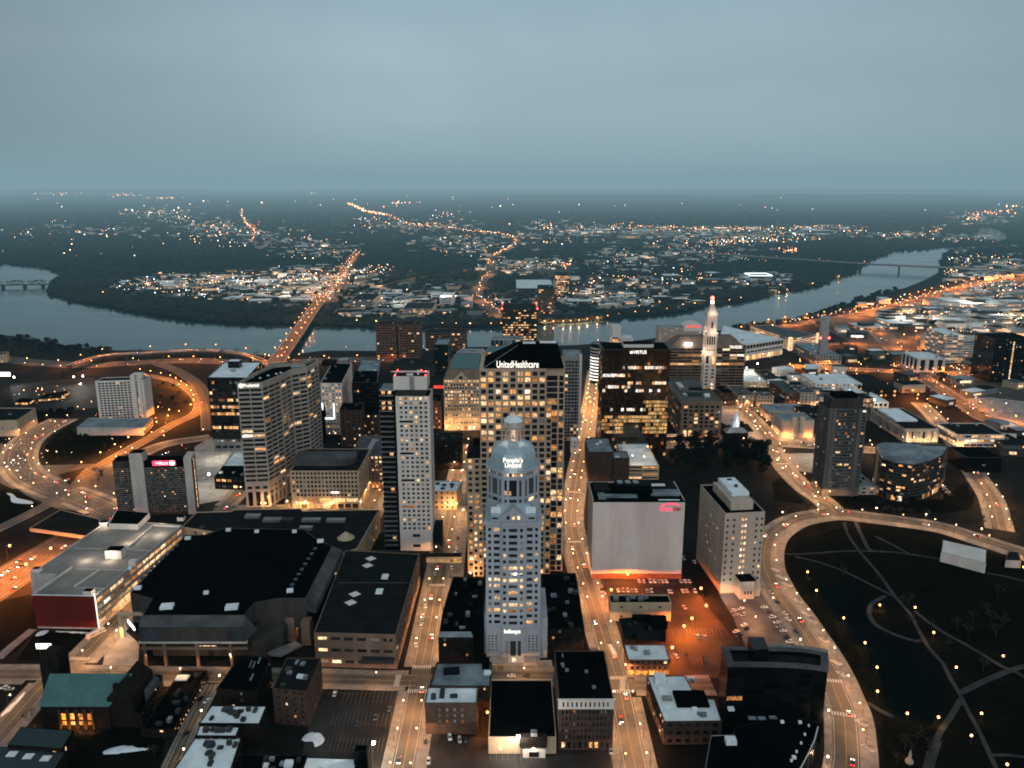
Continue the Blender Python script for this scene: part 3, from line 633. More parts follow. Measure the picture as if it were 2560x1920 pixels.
# --- pale granite tower with a domed octagonal crown, nearest the drone
def domed_tower():
    wy = W(1108, 1429)[1]; h1, hp = Zat(wy, 1133), Zat(wy, 1353)
    xl, xr = Xat(wy, h1, 1048.6), Xat(wy, h1, 1169); s = (xr - xl) / 335; X = lambda q: xl + (q - 887) * s
    D = 42; b = Bld('domed_tower', 'pale grey granite tower with octagonal drum, blue-grey dome and white lettering', ((xl + xr) / 2, wy + 20), 'office tower', wall='granite')
    by = wy - 1.4
    rows = floors(hp + 1, h1 - 1.2, 16, .52); low = floors(7, hp - 5.5, 6, .5)
    def seg(p, q, x0, cols, rw, z0, z1, lit, **k): b.side(p, q, z0, z1, [(X(a) - x0, X(c) - x0) for a, c in cols], rw, lit, **k)
    # shaft
    bright = lambda i: 2 <= i <= 4 or 6 <= i <= 7 or i in (9,)
    for i, r in enumerate(rows):
        za = hp if i == 0 else rows[i - 1][1]; zb = h1 if i == 15 else r[1]
        l = .7 if bright(i) else .10
        seg((X(887), wy), (X(985), wy), X(887), [(903, 920), (937, 972)], [r], za, zb, l * .6)
        seg((X(985), by), (X(1125), by), X(985), [(992, 1010), (1027, 1079), (1095, 1113)], [r], za, zb, l)
        seg((X(1125), wy), (X(1222), wy), X(1125), [(1136, 1171), (1186, 1203)], [r], za, zb, l * .6)
    b.wb.quad((X(985), wy, 0), (X(985), by, 0), (X(985), by, h1), (X(985), wy, h1)); b.wb.quad((X(1125), by, 0), (X(1125), wy, 0), (X(1125), wy, h1), (X(1125), by, h1))
    # podium
    seg((X(887), wy), (X(985), wy), X(887), [(897, 908), (920, 931), (943, 954)], low, 0, hp, .05)
    seg((X(985), by), (X(1125), by), X(985), [(1006, 1026), (1036, 1072), (1082, 1102)], [(4.5, hp * .62)], 0, hp, .0, glass='glass_blue')
    seg((X(1125), wy), (X(1222), wy), X(1125), [(1148, 1159), (1172, 1183), (1196, 1207)], low, 0, hp, .05)
    for p, q in (((xr, wy), (xr, wy + D)), ((xr, wy + D), (xl, wy + D)), ((xl, wy + D), (xl, wy))): facade(b.wb, p, q, 0, h1, [], [])
    mb = MB()
    mb.prism([(xl - .7, wy - .7), (X(985) - .5, wy - .7), (X(985) - .5, by - .7), (X(1125) + .5, by - .7), (X(1125) + .5, wy - .7), (xr + .7, wy - .7), (xr + .7, wy + D + .7), (xl - .7, wy + D + .7)], h1, h1 + 1.6, bottom=True); b.part('cornice', mb, 'granite'); mb = MB()
    mb.prism([(xl - .4, wy - .4), (X(985) - .3, wy - .4), (X(985) - .3, by - .4), (X(1125) + .3, by - .4), (X(1125) + .3, wy - .4), (xr + .4, wy - .4), (xr + .4, wy), (xl - .4, wy)], hp - .5, hp + .4, bottom=True)
    b.part('string_course', mb, 'granite')
    for q in (rect(xr, wy + 4, xr + 4.5, wy + D), rect(xl - 1.5, wy + 8, xl, wy + D)): wg = MB(); wg.prism(q, 0, Zat(wy + 4, 1335)); b.part('side_wing', wg, 'granite')
    # attic with a hipped roof, gable and two skylights
    z0 = h1 + 1.6; A = rect(xl + 3.2, wy + 1.2, xr - 3.2, wy + D - 1.2); e0 = z0 + 3.2; Bq = rect(xl + 7, wy + 7.5, xr - 7, wy + D - 7.5); e1 = Zat(wy + 7.5, 1087.5)
    mb = MB(); mb.prism(A, z0, e0); b.part('attic', mb, 'granite')
    mb = MB(); A2 = inset(A, -.5); frustum(mb, A2, e0, Bq, e1); b.part('hip_roof', mb, 'roof_blue')
    cx = (xl + xr) / 2; gz = Zat(wy, 1098); g0, g1 = cx - 6.6, cx + 6.6; gy = wy + .4
    mb = MB(); mb.quad((g0, gy, z0), (g1, gy, z0), (g1, gy, e0 + .8), (cx, gy, gz), (g0, gy, e0 + .8)); mb.quad((g0, gy, z0), (g0, gy, e0 + .8), (g0, gy + 4, e0 + .8), (g0, gy + 4, z0)); mb.quad((g1, gy + 4, z0), (g1, gy + 4, e0 + .8), (g1, gy, e0 + .8), (g1, gy, z0)); b.part('gable', mb, 'granite')
    mb = MB(); mb.quad((g0 - .6, gy - .3, e0 + .5), (cx, gy - .3, gz + .5), (cx, gy + 9, gz + .5), (g0 - .6, gy + 9, e0 + .5)); mb.quad((cx, gy - .3, gz + .5), (g1 + .6, gy - .3, e0 + .5), (g1 + .6, gy + 9, e0 + .5), (cx, gy + 9, gz + .5)); b.part('gable_roof', mb, 'roof_blue')
    for i, dx in enumerate((-3, 0, 3)): b.add_pane((cx + dx, gy - .05, z0 + 2.4), 1.6, 2.2, 0, 'lit' if i else 'glass')
    mb = MB(); mb.tube((cx, gy, z0 + 7.6), (cx, gy - .15, z0 + 7.6), 1.1, 12); b.part('medallion', mb, 'grey_concrete')
    for dx in (-10.6, 10.6): b.add_pane((cx + dx, wy + 1.12, z0 + 1.7), 3.4, 1.1, 0, 'glass')
    sl_ = lambda t: (A2[0][1] + (Bq[0][1] - A2[0][1]) * t, e0 + (e1 - e0) * t + .12)
    for dx in (-10.2, 10.2):
        (ya, za), (yb_, zb) = sl_(.22), sl_(.72); mb = MB(); mb.quad((cx + dx - 2.7, ya, za), (cx + dx + 2.7, ya, za), (cx + dx + 2.7, yb_, zb), (cx + dx - 2.7, yb_, zb)); o = b.part('skylight', mb, 'snow')
        mb = MB()
        for k in range(1, 4): mb.quad((cx + dx - 2.7 + 1.35 * k - .06, ya, za + .03), (cx + dx - 2.7 + 1.35 * k + .06, ya, za + .03), (cx + dx - 2.7 + 1.35 * k + .06, yb_, zb + .03), (cx + dx - 2.7 + 1.35 * k - .06, yb_, zb + .03))
        b.part('glazing_bar', mb, 'metal', o)
    # octagonal drum
    c = (cx, wy + 22.5); Ri = 15.2; fy = c[1] - Ri; zt = Zat(fy, 1020.5); zb = z0 - .5; O = octa(c, Ri)
    zr = [(Zat(fy, 1086.5), Zat(fy, 1079.5)), (Zat(fy, 1073), Zat(fy, 1038)), (Zat(fy, 1030), Zat(fy, 1022.8))]
    for i in range(8):
        p, q = O[i], O[(i + 1) % 8]; L = hypot(q[0] - p[0], q[1] - p[1])
        if not faces_eye(p, q, .05): facade(b.wb, p, q, zb, zt, [], []); continue
        c3 = [(.09 * L, .20 * L), (.31 * L, .66 * L), (.77 * L, .88 * L)]; c7 = even(L, 7, .55, L * .06)
        b.side(p, q, zb, (zr[0][1] + zr[1][0]) / 2, c3, [zr[0]], .25); b.side(p, q, (zr[0][1] + zr[1][0]) / 2, (zr[1][1] + zr[2][0]) / 2, c3, [zr[1]], .0, 'glass_blue'); b.side(p, q, (zr[1][1] + zr[2][0]) / 2, zt, c7, [zr[2]], .45)
        # small lit rooms low in the tall windows
        if abs(p[1] - q[1]) < .1: b.add_pane((p[0] + .14 * L, fy - .0 + .25, zr[1][0] + 2), 1.2, 3, 0, 'lit'); b.add_pane((p[0] + .36 * L, fy + .25, zr[1][0] + 2), 1.2, 2.4, 0, 'lit')
    mb = MB()
    for zz, o in ((zt, 1.0), ((zr[0][1] + zr[1][0]) / 2, .35), ((zr[1][1] + zr[2][0]) / 2, .4)): mb.prism(octa(c, Ri + o), zz - .4, zz + .5, bottom=True)
    b.part('drum_cornice', mb, 'granite')
    rd_ = Ri * .87; y0 = c[1] - rd_; d0 = zt + .5; dt = Zat(c[1] - 5.6, 955.8); prof = [(rd_ + .5, d0), (rd_ + .5, d0 + 2.2), (rd_, d0 + 2.2), (rd_ * .99, d0 + (dt - d0) * .45), (rd_ * .93, d0 + (dt - d0) * .62), (rd_ * .70, d0 + (dt - d0) * .86), (5.4, dt)]
    mb = MB()
    for (ra, za), (rb, zb2) in zip(prof, prof[1:]): frustum(mb, octa(c, ra), za, octa(c, rb), zb2)
    mb.quad(*[(*p, dt) for p in octa(c, 5.4)]); b.part('dome', mb, 'roof_blue')
    # lantern
    rl = 4.9; l1 = Zat(c[1] - rl, 925.5); l2 = Zat(c[1] - rl, 913.5); l3 = Zat(c[1], 896); O = octa(c, rl); lm = MB()
    for i in range(8):
        p, q = O[i], O[(i + 1) % 8]; L = hypot(q[0] - p[0], q[1] - p[1])
        for g in facade(lm, p, q, dt, l1, [(L * .2, L * .8)], [(dt + .4, l1 - 1.0)], .6): b.panes.append((g, 'lit_white' if i == 5 else 'lit_dim'))
    o = b.part('lantern', lm, 'granite'); mb = MB(); mb.prism(octa(c, rl + .8), l1, l1 + .8, bottom=True); mb.prism(octa(c, rl + .3), l1 + .8, l2); b.part('lantern_band', mb, 'grey_concrete', o)
    pr = [(rl + .6, l2), (rl * .92, l2 + (l3 - l2) * .35), (rl * .6, l2 + (l3 - l2) * .75), (.5, l3)]; mb = MB()
    for (ra, za), (rb, zb2) in zip(pr, pr[1:]): frustum(mb, octa(c, ra), za, octa(c, rb), zb2)
    mb.tube((*c, l3 - .2), (*c, l3 + 4), .25, 6, .05); b.part('cap', mb, 'roof_white', o)
    b.sign("People's\nUnited", (cx - .2, fy - .2, (Zat(fy, 989) + Zat(fy, 1010.5)) / 2), Zat(fy, 989) - Zat(fy, 1010.5), 'sign_white', maxw=Xat(fy, zt, 1132) - Xat(fy, zt, 1089.5), bold=.01)
    for k in range(5): mb = MB(); mb.tube((cx - 5 + 2.5 * k, fy, zt), (cx - 5 + 2.5 * k, fy, zt + 2.2), .08, 4); b.part('sign_post', mb, 'metal')
    b.sign('Infosys', (cx - .6, by - .2, Zat(by, 1364)), Zat(by, 1358.5) - Zat(by, 1370), 'sign_white', maxw=X(1099) - X(999), bold=.015)
    mb = MB(); mb.box(X(965), wy - 5, 3.6, X(1020) - X(905), 9, .5); mb.box(X(1160), wy - 5, 3.8, X(1200) - X(1120), 8, .5)
    for q in (910, 950, 1000, 1125, 1195): mb.box(X(q), wy - 9, 0, .5, .5, 3.6)
    b.part('canopy', mb, 'precast')
    for q in (925, 985, 1060, 1145, 1180): b.add_pane((X(q), wy - .2 if q < 985 or q > 1125 else by - .2, 2.2), X(920) - X(896), 2.8, 0, 'lit_bright')
    b.done()
    for dx, dz, e in ((-5.6, dt + 1.5, 260), (5.6, dt + 1.5, 260), (0, zt + 3, 500)):
        l = bpy.data.lights.new('crown_light', 'POINT'); l.energy = e; l.color = (1, .84, .68); l.shadow_soft_size = .3; link('crown_floodlight', l, (cx + dx - b.base[0], c[1] - (5.5 if dx else Ri + 2) - b.base[1], dz), b.root)
    return b
domed_tower()

# --- tall beige tower with a dark hipped roof and white lettering
def hip_tower():
    wy = W(1108, 1240)[1]; h = Zat(wy, 801); hs = Zat(wy, 878)
    x0, x1, x2, x3 = (Xat(wy, h, q) for q in (1036, 1179.5, 1193, 1222)); D = 46
    b = Bld('office_tower', 'tall beige office tower with gridded lit windows and dark hipped roof', ((x0 + x1) / 2, wy + D / 2), 'office tower', wall='beige')
    nf = 36; fl_ = h / nf; bay = (x1 - x0) / 9
    rows = floors(0, h, nf, .68)
    k = int(hs / fl_); zk = k * fl_
    cols9 = [(bay * (i + .17), bay * (i + .85)) for i in range(9)]; cols10 = cols9 + [(bay * 9 + (x2 - x1) * .2, bay * 9 + (x2 - x1) * .85)]
    for i, r in enumerate(rows):
        lit = {30: .9, 29: .35, 28: .8, 34: .75, 33: .25, 35: .2, 31: .3, 32: .3, 27: .12, 26: .12, 25: .12}.get(i, .21)
        if i < k: b.side((x0, wy), (x2, wy), i * fl_, (i + 1) * fl_, cols10, [r], lit * (.8 if i > 25 else 1.0), 'glass', .5, .02)
        else: b.side((x0, wy), (x1, wy), i * fl_, (i + 1) * fl_, cols9, [r], lit, 'glass', .5, .02)
    b.wb.quad((x1, wy, zk), (x2, wy, zk), (x2, wy + 5, zk), (x1, wy + 5, zk))
    # set-back flank with continuous window bands
    cw = x3 - x1; c2 = [(cw * .06, cw * .62), (cw * .70, cw * .93)]
    for i, r in enumerate(rows[:-1]): b.side((x1, wy + 5), (x3, wy + 5), i * fl_, (i + 1) * fl_, c2, [(r[0] - .3, r[1] + .4)], .20 if i > 26 else .42, 'glass', .5, .02)
    facade(b.wb, (x1, wy + 5), (x3, wy + 5), 35 * fl_, h, [], [])
    for p, q in (((x2, wy), (x2, wy + 5)),): facade(b.wb, p, q, 0, zk, [], [])
    facade(b.wb, (x1, wy), (x1, wy + 5), zk, h, [], [])
    for p, q in (((x3, wy + 5), (x3, wy + D)), ((x3, wy + D), (x0, wy + D)), ((x0, wy + D), (x0, wy))): facade(b.wb, p, q, 0, h, [], [])
    # lower wing
    xa = Xat(wy, 60, 1008); hw = Zat(wy + 2, 990); b.side((xa, wy + 2), (x0, wy + 2), 0, hw, even(x0 - xa, 2, .56, .3), floors(0, hw, int(hw / fl_), .56), .38, 'glass', .5, .02); facade(b.wb, (xa, wy + 30), (xa, wy + 2), 0, hw, [], []); b.wb.quad((xa, wy + 2, hw), (x0, wy + 2, hw), (x0, wy + 30, hw), (xa, wy + 30, hw))
    xb = Xat(wy - 4, 40, 1021); hb = Zat(wy - 4, 1108); b.side((xb, wy - 4), (x0 + 2, wy - 4), 0, hb, even(x0 + 2 - xb, 2, .56, .3), floors(0, hb, int(hb / fl_), .56), .6, 'glass', .5, .02); facade(b.wb, (xb, wy + 2), (xb, wy - 4), 0, hb, [], []); facade(b.wb, (x0 + 2, wy - 4), (x0 + 2, wy), 0, hb, [], []); b.wb.quad((xb, wy - 4, hb), (x0 + 2, wy - 4, hb), (x0 + 2, wy + 2, hb), (xb, wy + 2, hb))
    mb = MB(); frustum(mb, rect(xa, wy + 2, x0 - .2, wy + 30), hw, rect(xa + 5, wy + 8, x0 - .2, wy + 24), hw + 8); b.part('lower_roof', mb, 'roof_dark')
    mb = MB(); mb.prism([(x0 - .3, wy - .3), (x1 + .3, wy - .3), (x1 + .3, wy + 4.7), (x3 + .3, wy + 4.7), (x3 + .3, wy + D), (x0 - .3, wy + D)], h, h + 1.3, bottom=True); b.part('parapet', mb, 'beige')
    ry = wy + 19; rz = Zat(ry, 745.5); E = rect(x0 + 2.5, wy + 1.5, x3 - 1, wy + D - 1); T = [(Xat(ry, rz, 1119), ry), (Xat(ry, rz, 1206), ry), (Xat(ry, rz, 1206), wy + 34), (Xat(ry, rz, 1119), wy + 34)]
    mb = MB(); frustum(mb, E, h + 1.3, T, rz); mb.quad(*[(*p, rz) for p in T]); o = b.part('hip_roof', mb, 'roof_black')
    mb = MB(); mb.box(T[0][0] + 8, ry + 7, rz, 9, 3, 1); mb.box(T[1][0] - 7, ry + 9, rz, 12, 3, 1); b.part('vent', mb, 'roof_white', o)
    mb = MB()
    for k2 in range(3): mb.tube((x0 + 2.5 + .1 * k2, wy + 1.4, h + 1.5), (T[0][0], ry, rz + .1), .12, 4)
    b.part('ridge_edge', mb, 'metal', o)
    b.sign('UnitedHealthcare', ((Xat(wy, h, 1073.5) + Xat(wy, h, 1162.5)) / 2, wy + .4, (Zat(wy, 780.5) + Zat(wy, 795.5)) / 2), Zat(wy, 780.5) - Zat(wy, 795.5), 'sign_white', maxw=Xat(wy, h, 1163) - Xat(wy, h, 1072.5), bold=.008)
    b.done()
hip_tower()

# --- slim white apartment tower with a dark balcony strip
def white_tower():
    wy = W(890, 1190)[1]; h = Zat(wy, 856); hp = Zat(wy, 1146); x0, x1, xs = (Xat(wy, h, q) for q in (854, 928, 817)); D = 24
    b = Bld('apartment_tower', 'slim white apartment tower with small square windows and a dark balcony strip down one edge', ((x0 + x1) / 2, wy + 12), 'apartment tower', wall='white_panel')
    L = x1 - x0
    for i in range(30):
        z0, z1 = hp + (h - hp) * i / 30, hp + (h - hp) * (i + 1) / 30; f = z1 - z0; r = [(z0 + f * .25, z0 + f * .77)]
        c = [(L * (.115 + .145 * k), L * (.115 + .145 * k + .078)) for k in range(6)]
        if i in (5, 11, 17, 24): c = [(L * .09, L * .49)] + c[3:]
        b.side((x0, wy), (x1, wy), z0, z1, c, r, .8 if i == 29 else .13, 'glass', .4, .3)
    for p, q in (((x1, wy), (x1, wy + D)), ((x1, wy + D), (x0, wy + D))): facade(b.wb, p, q, 0, h, [], [])
    b.roof(rect(x0, wy, x1, wy + D), h, 'roof_black', 1.2); b.walls(rect(x0, wy, x1, wy + D), 0, hp, bay=20, fw=.25, fl=hp / 2, fh=.3, lit=.5)
    hs = Zat(wy + 2, 843); fl = (hs - 4) / 31; e = MB()
    for i in range(32):
        z = 4 + fl * i; m2 = MB(); m2.box((xs + x0) / 2, wy + 2.2, z - .12, x0 - xs - 1.2, 3.2, .35); b.part('balcony', m2, 'metal')
    m3 = MB(); m3.prism(rect(xs + .6, wy + 3.2, x0, wy + D), 0, hs); m3.box(x0 - 1., wy + 1.2, 0, 1.2, 1.6, hs); b.part('glazed_flank', m3, 'black_glass_wall')
    for i in range(31):
        for u in (.25, .62):
            if R.random() < (.9 if i == 30 else .75 if 27 <= i < 29 else .12): b.add_pane((xs + (x0 - xs) * u, wy + 3.1, 4 + fl * (i + .5)), 2.6, fl * .55, 0, 'lit' if R.random() < .8 else 'lit_bright')
    mb = MB(); P = rect(x0 - 1.5, wy + 2.5, x1 - 2, wy + D - 2); z1 = Zat(wy + 2.5, 842); z2 = Zat(wy + 2.5, 813); mb.prism(inset(P, 1.5), h - 1, z1); b.part('recessed_floor', mb, 'dark_metal')
    mb = MB(); mb.prism(P, z1, z2, bottom=True, top=False); I = inset(P, .5); frustum(mb, P, z2, I, z2); frustum(mb, I, z2, I, z2 - 2); b.part('penthouse', mb, 'white_panel')
    mb = MB(); mb.quad(*[(*p, z2 - 1.4) for p in I]); b.part('roof', mb, 'roof_dark')
    mb = MB(); mb.box(x0 + L * .48, wy + 2.45, z1, 3.4, .3, z2 - z1 - .4); b.part('louvre', mb, 'metal')
    mb = MB(); mb.box((x0 + x1) / 2 - 3, wy + 12, z2 - 1.4, 5, 2, 1.2); mb.box((x0 + x1) / 2 + 3, wy + 15, z2 - 1.4, 1.4, 1.4, 3.4); b.part('roof_unit', mb, 'roof_white')
    for x, y in ((x0, wy + 3), (x1 - 3, wy + 3), (x0 - .5, wy + D - 4), (x1 - 4, wy + D - 8), (x1 - 8, wy + D - 4)):
        mb = MB(); mb.tube((x, y, z2 - 1.4), (x, y, z2 + .4), .1, 4); o = b.part('beacon', mb, 'metal'); mb = MB(); mb.ball((x, y, z2 + .8), .4, 8, 5); b.part('beacon_lamp', mb, 'bulb_red', o)
    # podium frames at the foot
    mb = MB(); mb.box(x1 + 3, wy + 10, 0, 6, 26, hp * .95); b.part('podium_wing', mb, 'roof_dark')
    b.done()
white_tower()

# --- zig-zag banded tower
def zigzag_tower():
    h = hgt(528, 1097, 828)
    fr = z5([(318, 408), (535, 402), (690, 340), (785, 292), (920, 268), (1022, 212)]); bk = z5([(1000, 186), (880, 232), (740, 240), (640, 248), (560, 275), (440, 335)])
    P = ccw(pts(fr + bk, h)); fp = pts(fr, h)
    b = Bld('banded_tower', 'pale zig-zag office tower of stacked window bands with a lit white name', cen(P), 'office tower', wall='precast')
    zb = h * .205; nb = [2, 2, 2, 2, 2]
    n = len(P); seg = {(round(a[0], 2), round(a[1], 2)): k for k, a in enumerate(fp)}
    for i in range(n):
        a, c = P[i], P[(i + 1) % n]; L = hypot(c[0] - a[0], c[1] - a[1])
        if not faces_eye(a, c, .02) or (round(a[0], 2), round(a[1], 2)) not in seg: facade(b.wb, a, c, 0, h, [], []); continue
        k = max(1, int(round(L / 10.5)))
        b.side(a, c, zb, h, even(L, k, .92, .5), floors(zb, h - 4.5, 21, .56), .10, 'glass', .55, .02, rowlit=.03, mats=None)
        k2 = max(2, int(round(L / 8))); b.side(a, c, 0, zb, even(L, k2, .62, .5), [(1, zb * .42), (zb * .5, zb * .62), (zb * .7, zb * .82)] if i % 2 else [(1, zb * .62), (zb * .72, zb * .84)], .25, 'glass', 1.5, .02)
    b.roof(P, h, 'roof_black', 2.6, th=1.2)
    for q, r_ in (((620, 262), 2.6), ((655, 262), 2.6), ((690, 258), 2.6)):
        c = W(*z5([q])[0], h - 2); mb = MB(); mb.tube((*c, h - 2.6), (*c, h + 1.4), 2.8, 12); o = b.part('cooling_tower', mb, 'metal')
    for q in ((450, 360), (520, 366), (590, 345), (660, 330), (700, 320)):
        c = W(*z5([q])[0], h - 2.5); mb = MB(); mb.box(*c, h - 2.6, 1.8, 1.4, 1); b.part('roof_unit', mb, 'roof_white')
    c = W(*z5([(850, 262)])[0], h); mb = MB(); mb.box(*c, h - 2.6, 13, 6, 3.4, .35); b.part('plant_room', mb, 'metal')
    a, c = fp[0], fp[1]; L = hypot(c[0] - a[0], c[1] - a[1]); ang = atan2(c[1] - a[1], c[0] - a[0]); ux, uy = cos(ang), sin(ang)
    zt = h - 2.3; sgn = lambda t: (a[0] + ux * L * t + uy * .2, a[1] + uy * L * t - ux * .2)
    p = sgn(.56); b.sign('Prudential', (*p, zt), 3.0, 'sign_white', ang, maxw=L * .62, bold=.012)
    q = sgn(.15); mb = MB(); mb.tube((q[0], q[1], zt), (q[0] + uy * .1, q[1] - ux * .1, zt), 1.9, 16); o = b.part('emblem', mb, 'sign_white')
    mb = MB(); f = lambda u, v: (q[0] + ux * u + uy * .16, q[1] + uy * u - ux * .16, zt + v); mb.quad(f(-1.3, -.7), f(.9, -.9), f(.3, .1), f(-.2, .9), f(-.7, .3)); b.part('emblem_rock', mb, 'metal', o)
    # foot blocks
    b.done()
zigzag_tower()

# --- dark glass box with a white roof
P = rp(z5([(62, 357), (405, 359), (530, 224)]), hgt(459, 949, 815)); h = hgt(459, 949, 815)
b = simple('glass_office', 'dark glass office block with a white roof and scattered bright floors beside the zig-zag tower', P, h, 'black_glass_wall', 'roof_white', 0, bay=3.2, fw=.92, fl=3.9, fh=.8, lit=.04, glass='glass', rowlit=.22, rec=.12)
mb = MB(); c = W(*z5([(305, 262)])[0], h); mb.box(c[0], c[1], h - .9, 13, 11, 8); o = b.part('plant_room', mb, 'black_glass_wall'); mb = MB(); mb.box(c[0], c[1], h + 7.1, 12.4, 10.4, .15); b.part('plant_roof', mb, 'roof_white', o)
mb = MB(); c2 = W(*z5([(285, 300)])[0], h); mb.box(c2[0], c2[1], h - .9, 5, 3.4, 2.4); b.part('roof_unit', mb, 'metal'); b.done()

# --- dark hotel slab with a pink sign
def sign_hotel():
    h = hgt(254, 1113, 997); P = rp([(242.5, 997), (413, 994), (421, 981)], h); fl, fr = P[0], P[1]
    b = Bld('hotel', 'dark slab hotel with rows of small windows, grey stair tower and pink lit rooftop sign', cen(P), 'hotel', wall='dark_concrete')
    ang = atan2(fr[1] - fl[1], fr[0] - fl[0]); L = hypot(fr[0] - fl[0], fr[1] - fl[1]); ux, uy = cos(ang), sin(ang); at = lambda t, o=0.: (fl[0] + ux * L * t + uy * o, fl[1] + uy * L * t - ux * o)
    for t0, t1, nb in ((0, .225, 7), (.395, .905, 22)):
        b.side(at(t0), at(t1), 0, h, even((t1 - t0) * L, nb, .78, .4), floors(2, h - 6, 21, .55), .03, 'glass_blind', .3, .5)
    facade(b.wb, at(.225), at(.395), 0, h, [], [])
    for i in range(1, 4): facade(b.wb, P[i], P[(i + 1) % 4], 0, h, [], [])
    mb = MB(); mb.prism([at(.225, 1.5), at(.395, 1.5), at(.395, -9), at(.225, -9)], 0, h + 7.5); b.part('stair_tower', mb, 'grey_concrete')
    mb = MB(); q = inset([at(.225, 1.5), at(.395, 1.5), at(.395, -9), at(.225, -9)], .3); mb.prism(q, h + 7.52, h + 7.8); b.part('stair_roof', mb, 'roof_black')
    mb = MB(); mb.prism([at(.905, .6), at(1.0, .6), (at(1., 0)[0] + (P[2][0] - P[1][0]), at(1, 0)[1] + (P[2][1] - P[1][1])), (at(.905, 0)[0] + (P[2][0] - P[1][0]), at(.905, 0)[1] + (P[2][1] - P[1][1]))], 0, h + 2.5); b.part('end_wall', mb, 'grey_concrete')
    for i in range(21):
        z = 3 + (h - 4) * i / 21; m = P[1]; d = (P[2][0] - P[1][0], P[2][1] - P[1][1]); dl = hypot(*d)
        b.add_pane((m[0] + d[0] * .5 + .25, m[1] + d[1] * .5, z + 1.2), 2.2, 1.9, atan2(d[1], d[0]), 'lit' if R.random() < .85 else 'lit_bright')
    b.roof(P, h, 'roof_black', .8)
    mb = MB(); mb.prism([at(.40, .4), at(.90, .4), at(.90, .1), at(.40, .1)], h - 5.4, h + .2); b.part('fascia', mb, 'roof_black')
    zs = h - 2.1; p = at(.625, .75); b.sign('Hilton', (*p, zs), 3.0, 'sign_white', ang, maxw=L * .155, bold=.01)
    mb = MB(); mb.prism([at(.505, .6), at(.80, .6), at(.80, .42), at(.505, .42)], zs - 2.2, zs + 2.2); o = b.part('sign_board', mb, 'sign_pink')
    q = at(.755, .7); mb = MB(); mb.tube((*q, zs), (q[0] + uy * .1, q[1] - ux * .1, zs), 2.3, 18); e = b.part('emblem', mb, 'sign_white')
    mb = MB(); f = lambda u, v: (q[0] + ux * u + uy * .18, q[1] + uy * u - ux * .18, zs + v)
    for u in (-.75, .55): mb.quad(f(u, -1.2), f(u + .4, -1.2), f(u + .4, 1.2), f(u, 1.2))
    mb.quad(f(-.4, -.2), f(.6, -.2), f(.6, .2), f(-.4, .2)); b.part('emblem_letter', mb, 'sign_pink', e)
    b.done()
sign_hotel()

# --- pale apartment slab and its garage
h = hgt(213, 905, 822); P = rp(z4([(820, 320), (1236, 306), (1300, 276)]), h)
b = Bld('apartment_slab', 'pale gridded apartment slab with dark windows and a white stair core, by the curved ramp', cen(P), 'apartment block', wall='white_panel')
b.walls(P, 0, h, bay=4.1, fw=.74, fl=3.05, fh=.62, lit=.03, glass='glass', margin=2.2, top=2, plain=[0]); b.roof(P, h, 'roof_dark', .8)
fl, fr = P[0], P[1]; ux, uy = fr[0] - fl[0], fr[1] - fl[1]; L = hypot(ux, uy); ux /= L; uy /= L; at = lambda t, o: (fl[0] + ux * L * t + uy * o, fl[1] + uy * L * t - ux * o)
mb = MB(); mb.prism([at(.74, 1.2), at(.83, 1.2), at(.83, -5), at(.74, -5)], 0, h + 6); mb.prism([at(.90, 1.2), at(.94, 1.2), at(.94, -5), at(.90, -5)], 0, h + 1); mb.prism([at(.76, -5), at(.96, -5), at(.96, -14), at(.76, -14)], h - .8, h + 6); b.part('stair_core', mb, 'white_panel')
for i in range(9): b.add_pane((*at(.865, .1), 5 + i * 2.6), 1.6, 1.5, atan2(uy, ux), 'lit')
b.done()
h2 = hgt(166, 941, 924); P = rp(z4([(662, 722), (1236, 722), (1318, 638)]), h2)
b = simple('parking_garage', 'low pale garage with a white roof deck in front of the apartment slab', P, h2, 'grey_concrete', 'roof_wet', 0, bay=9, fw=.8, fl=4, fh=.45, lit=0, glass='glass', plain=[1]); b.done()

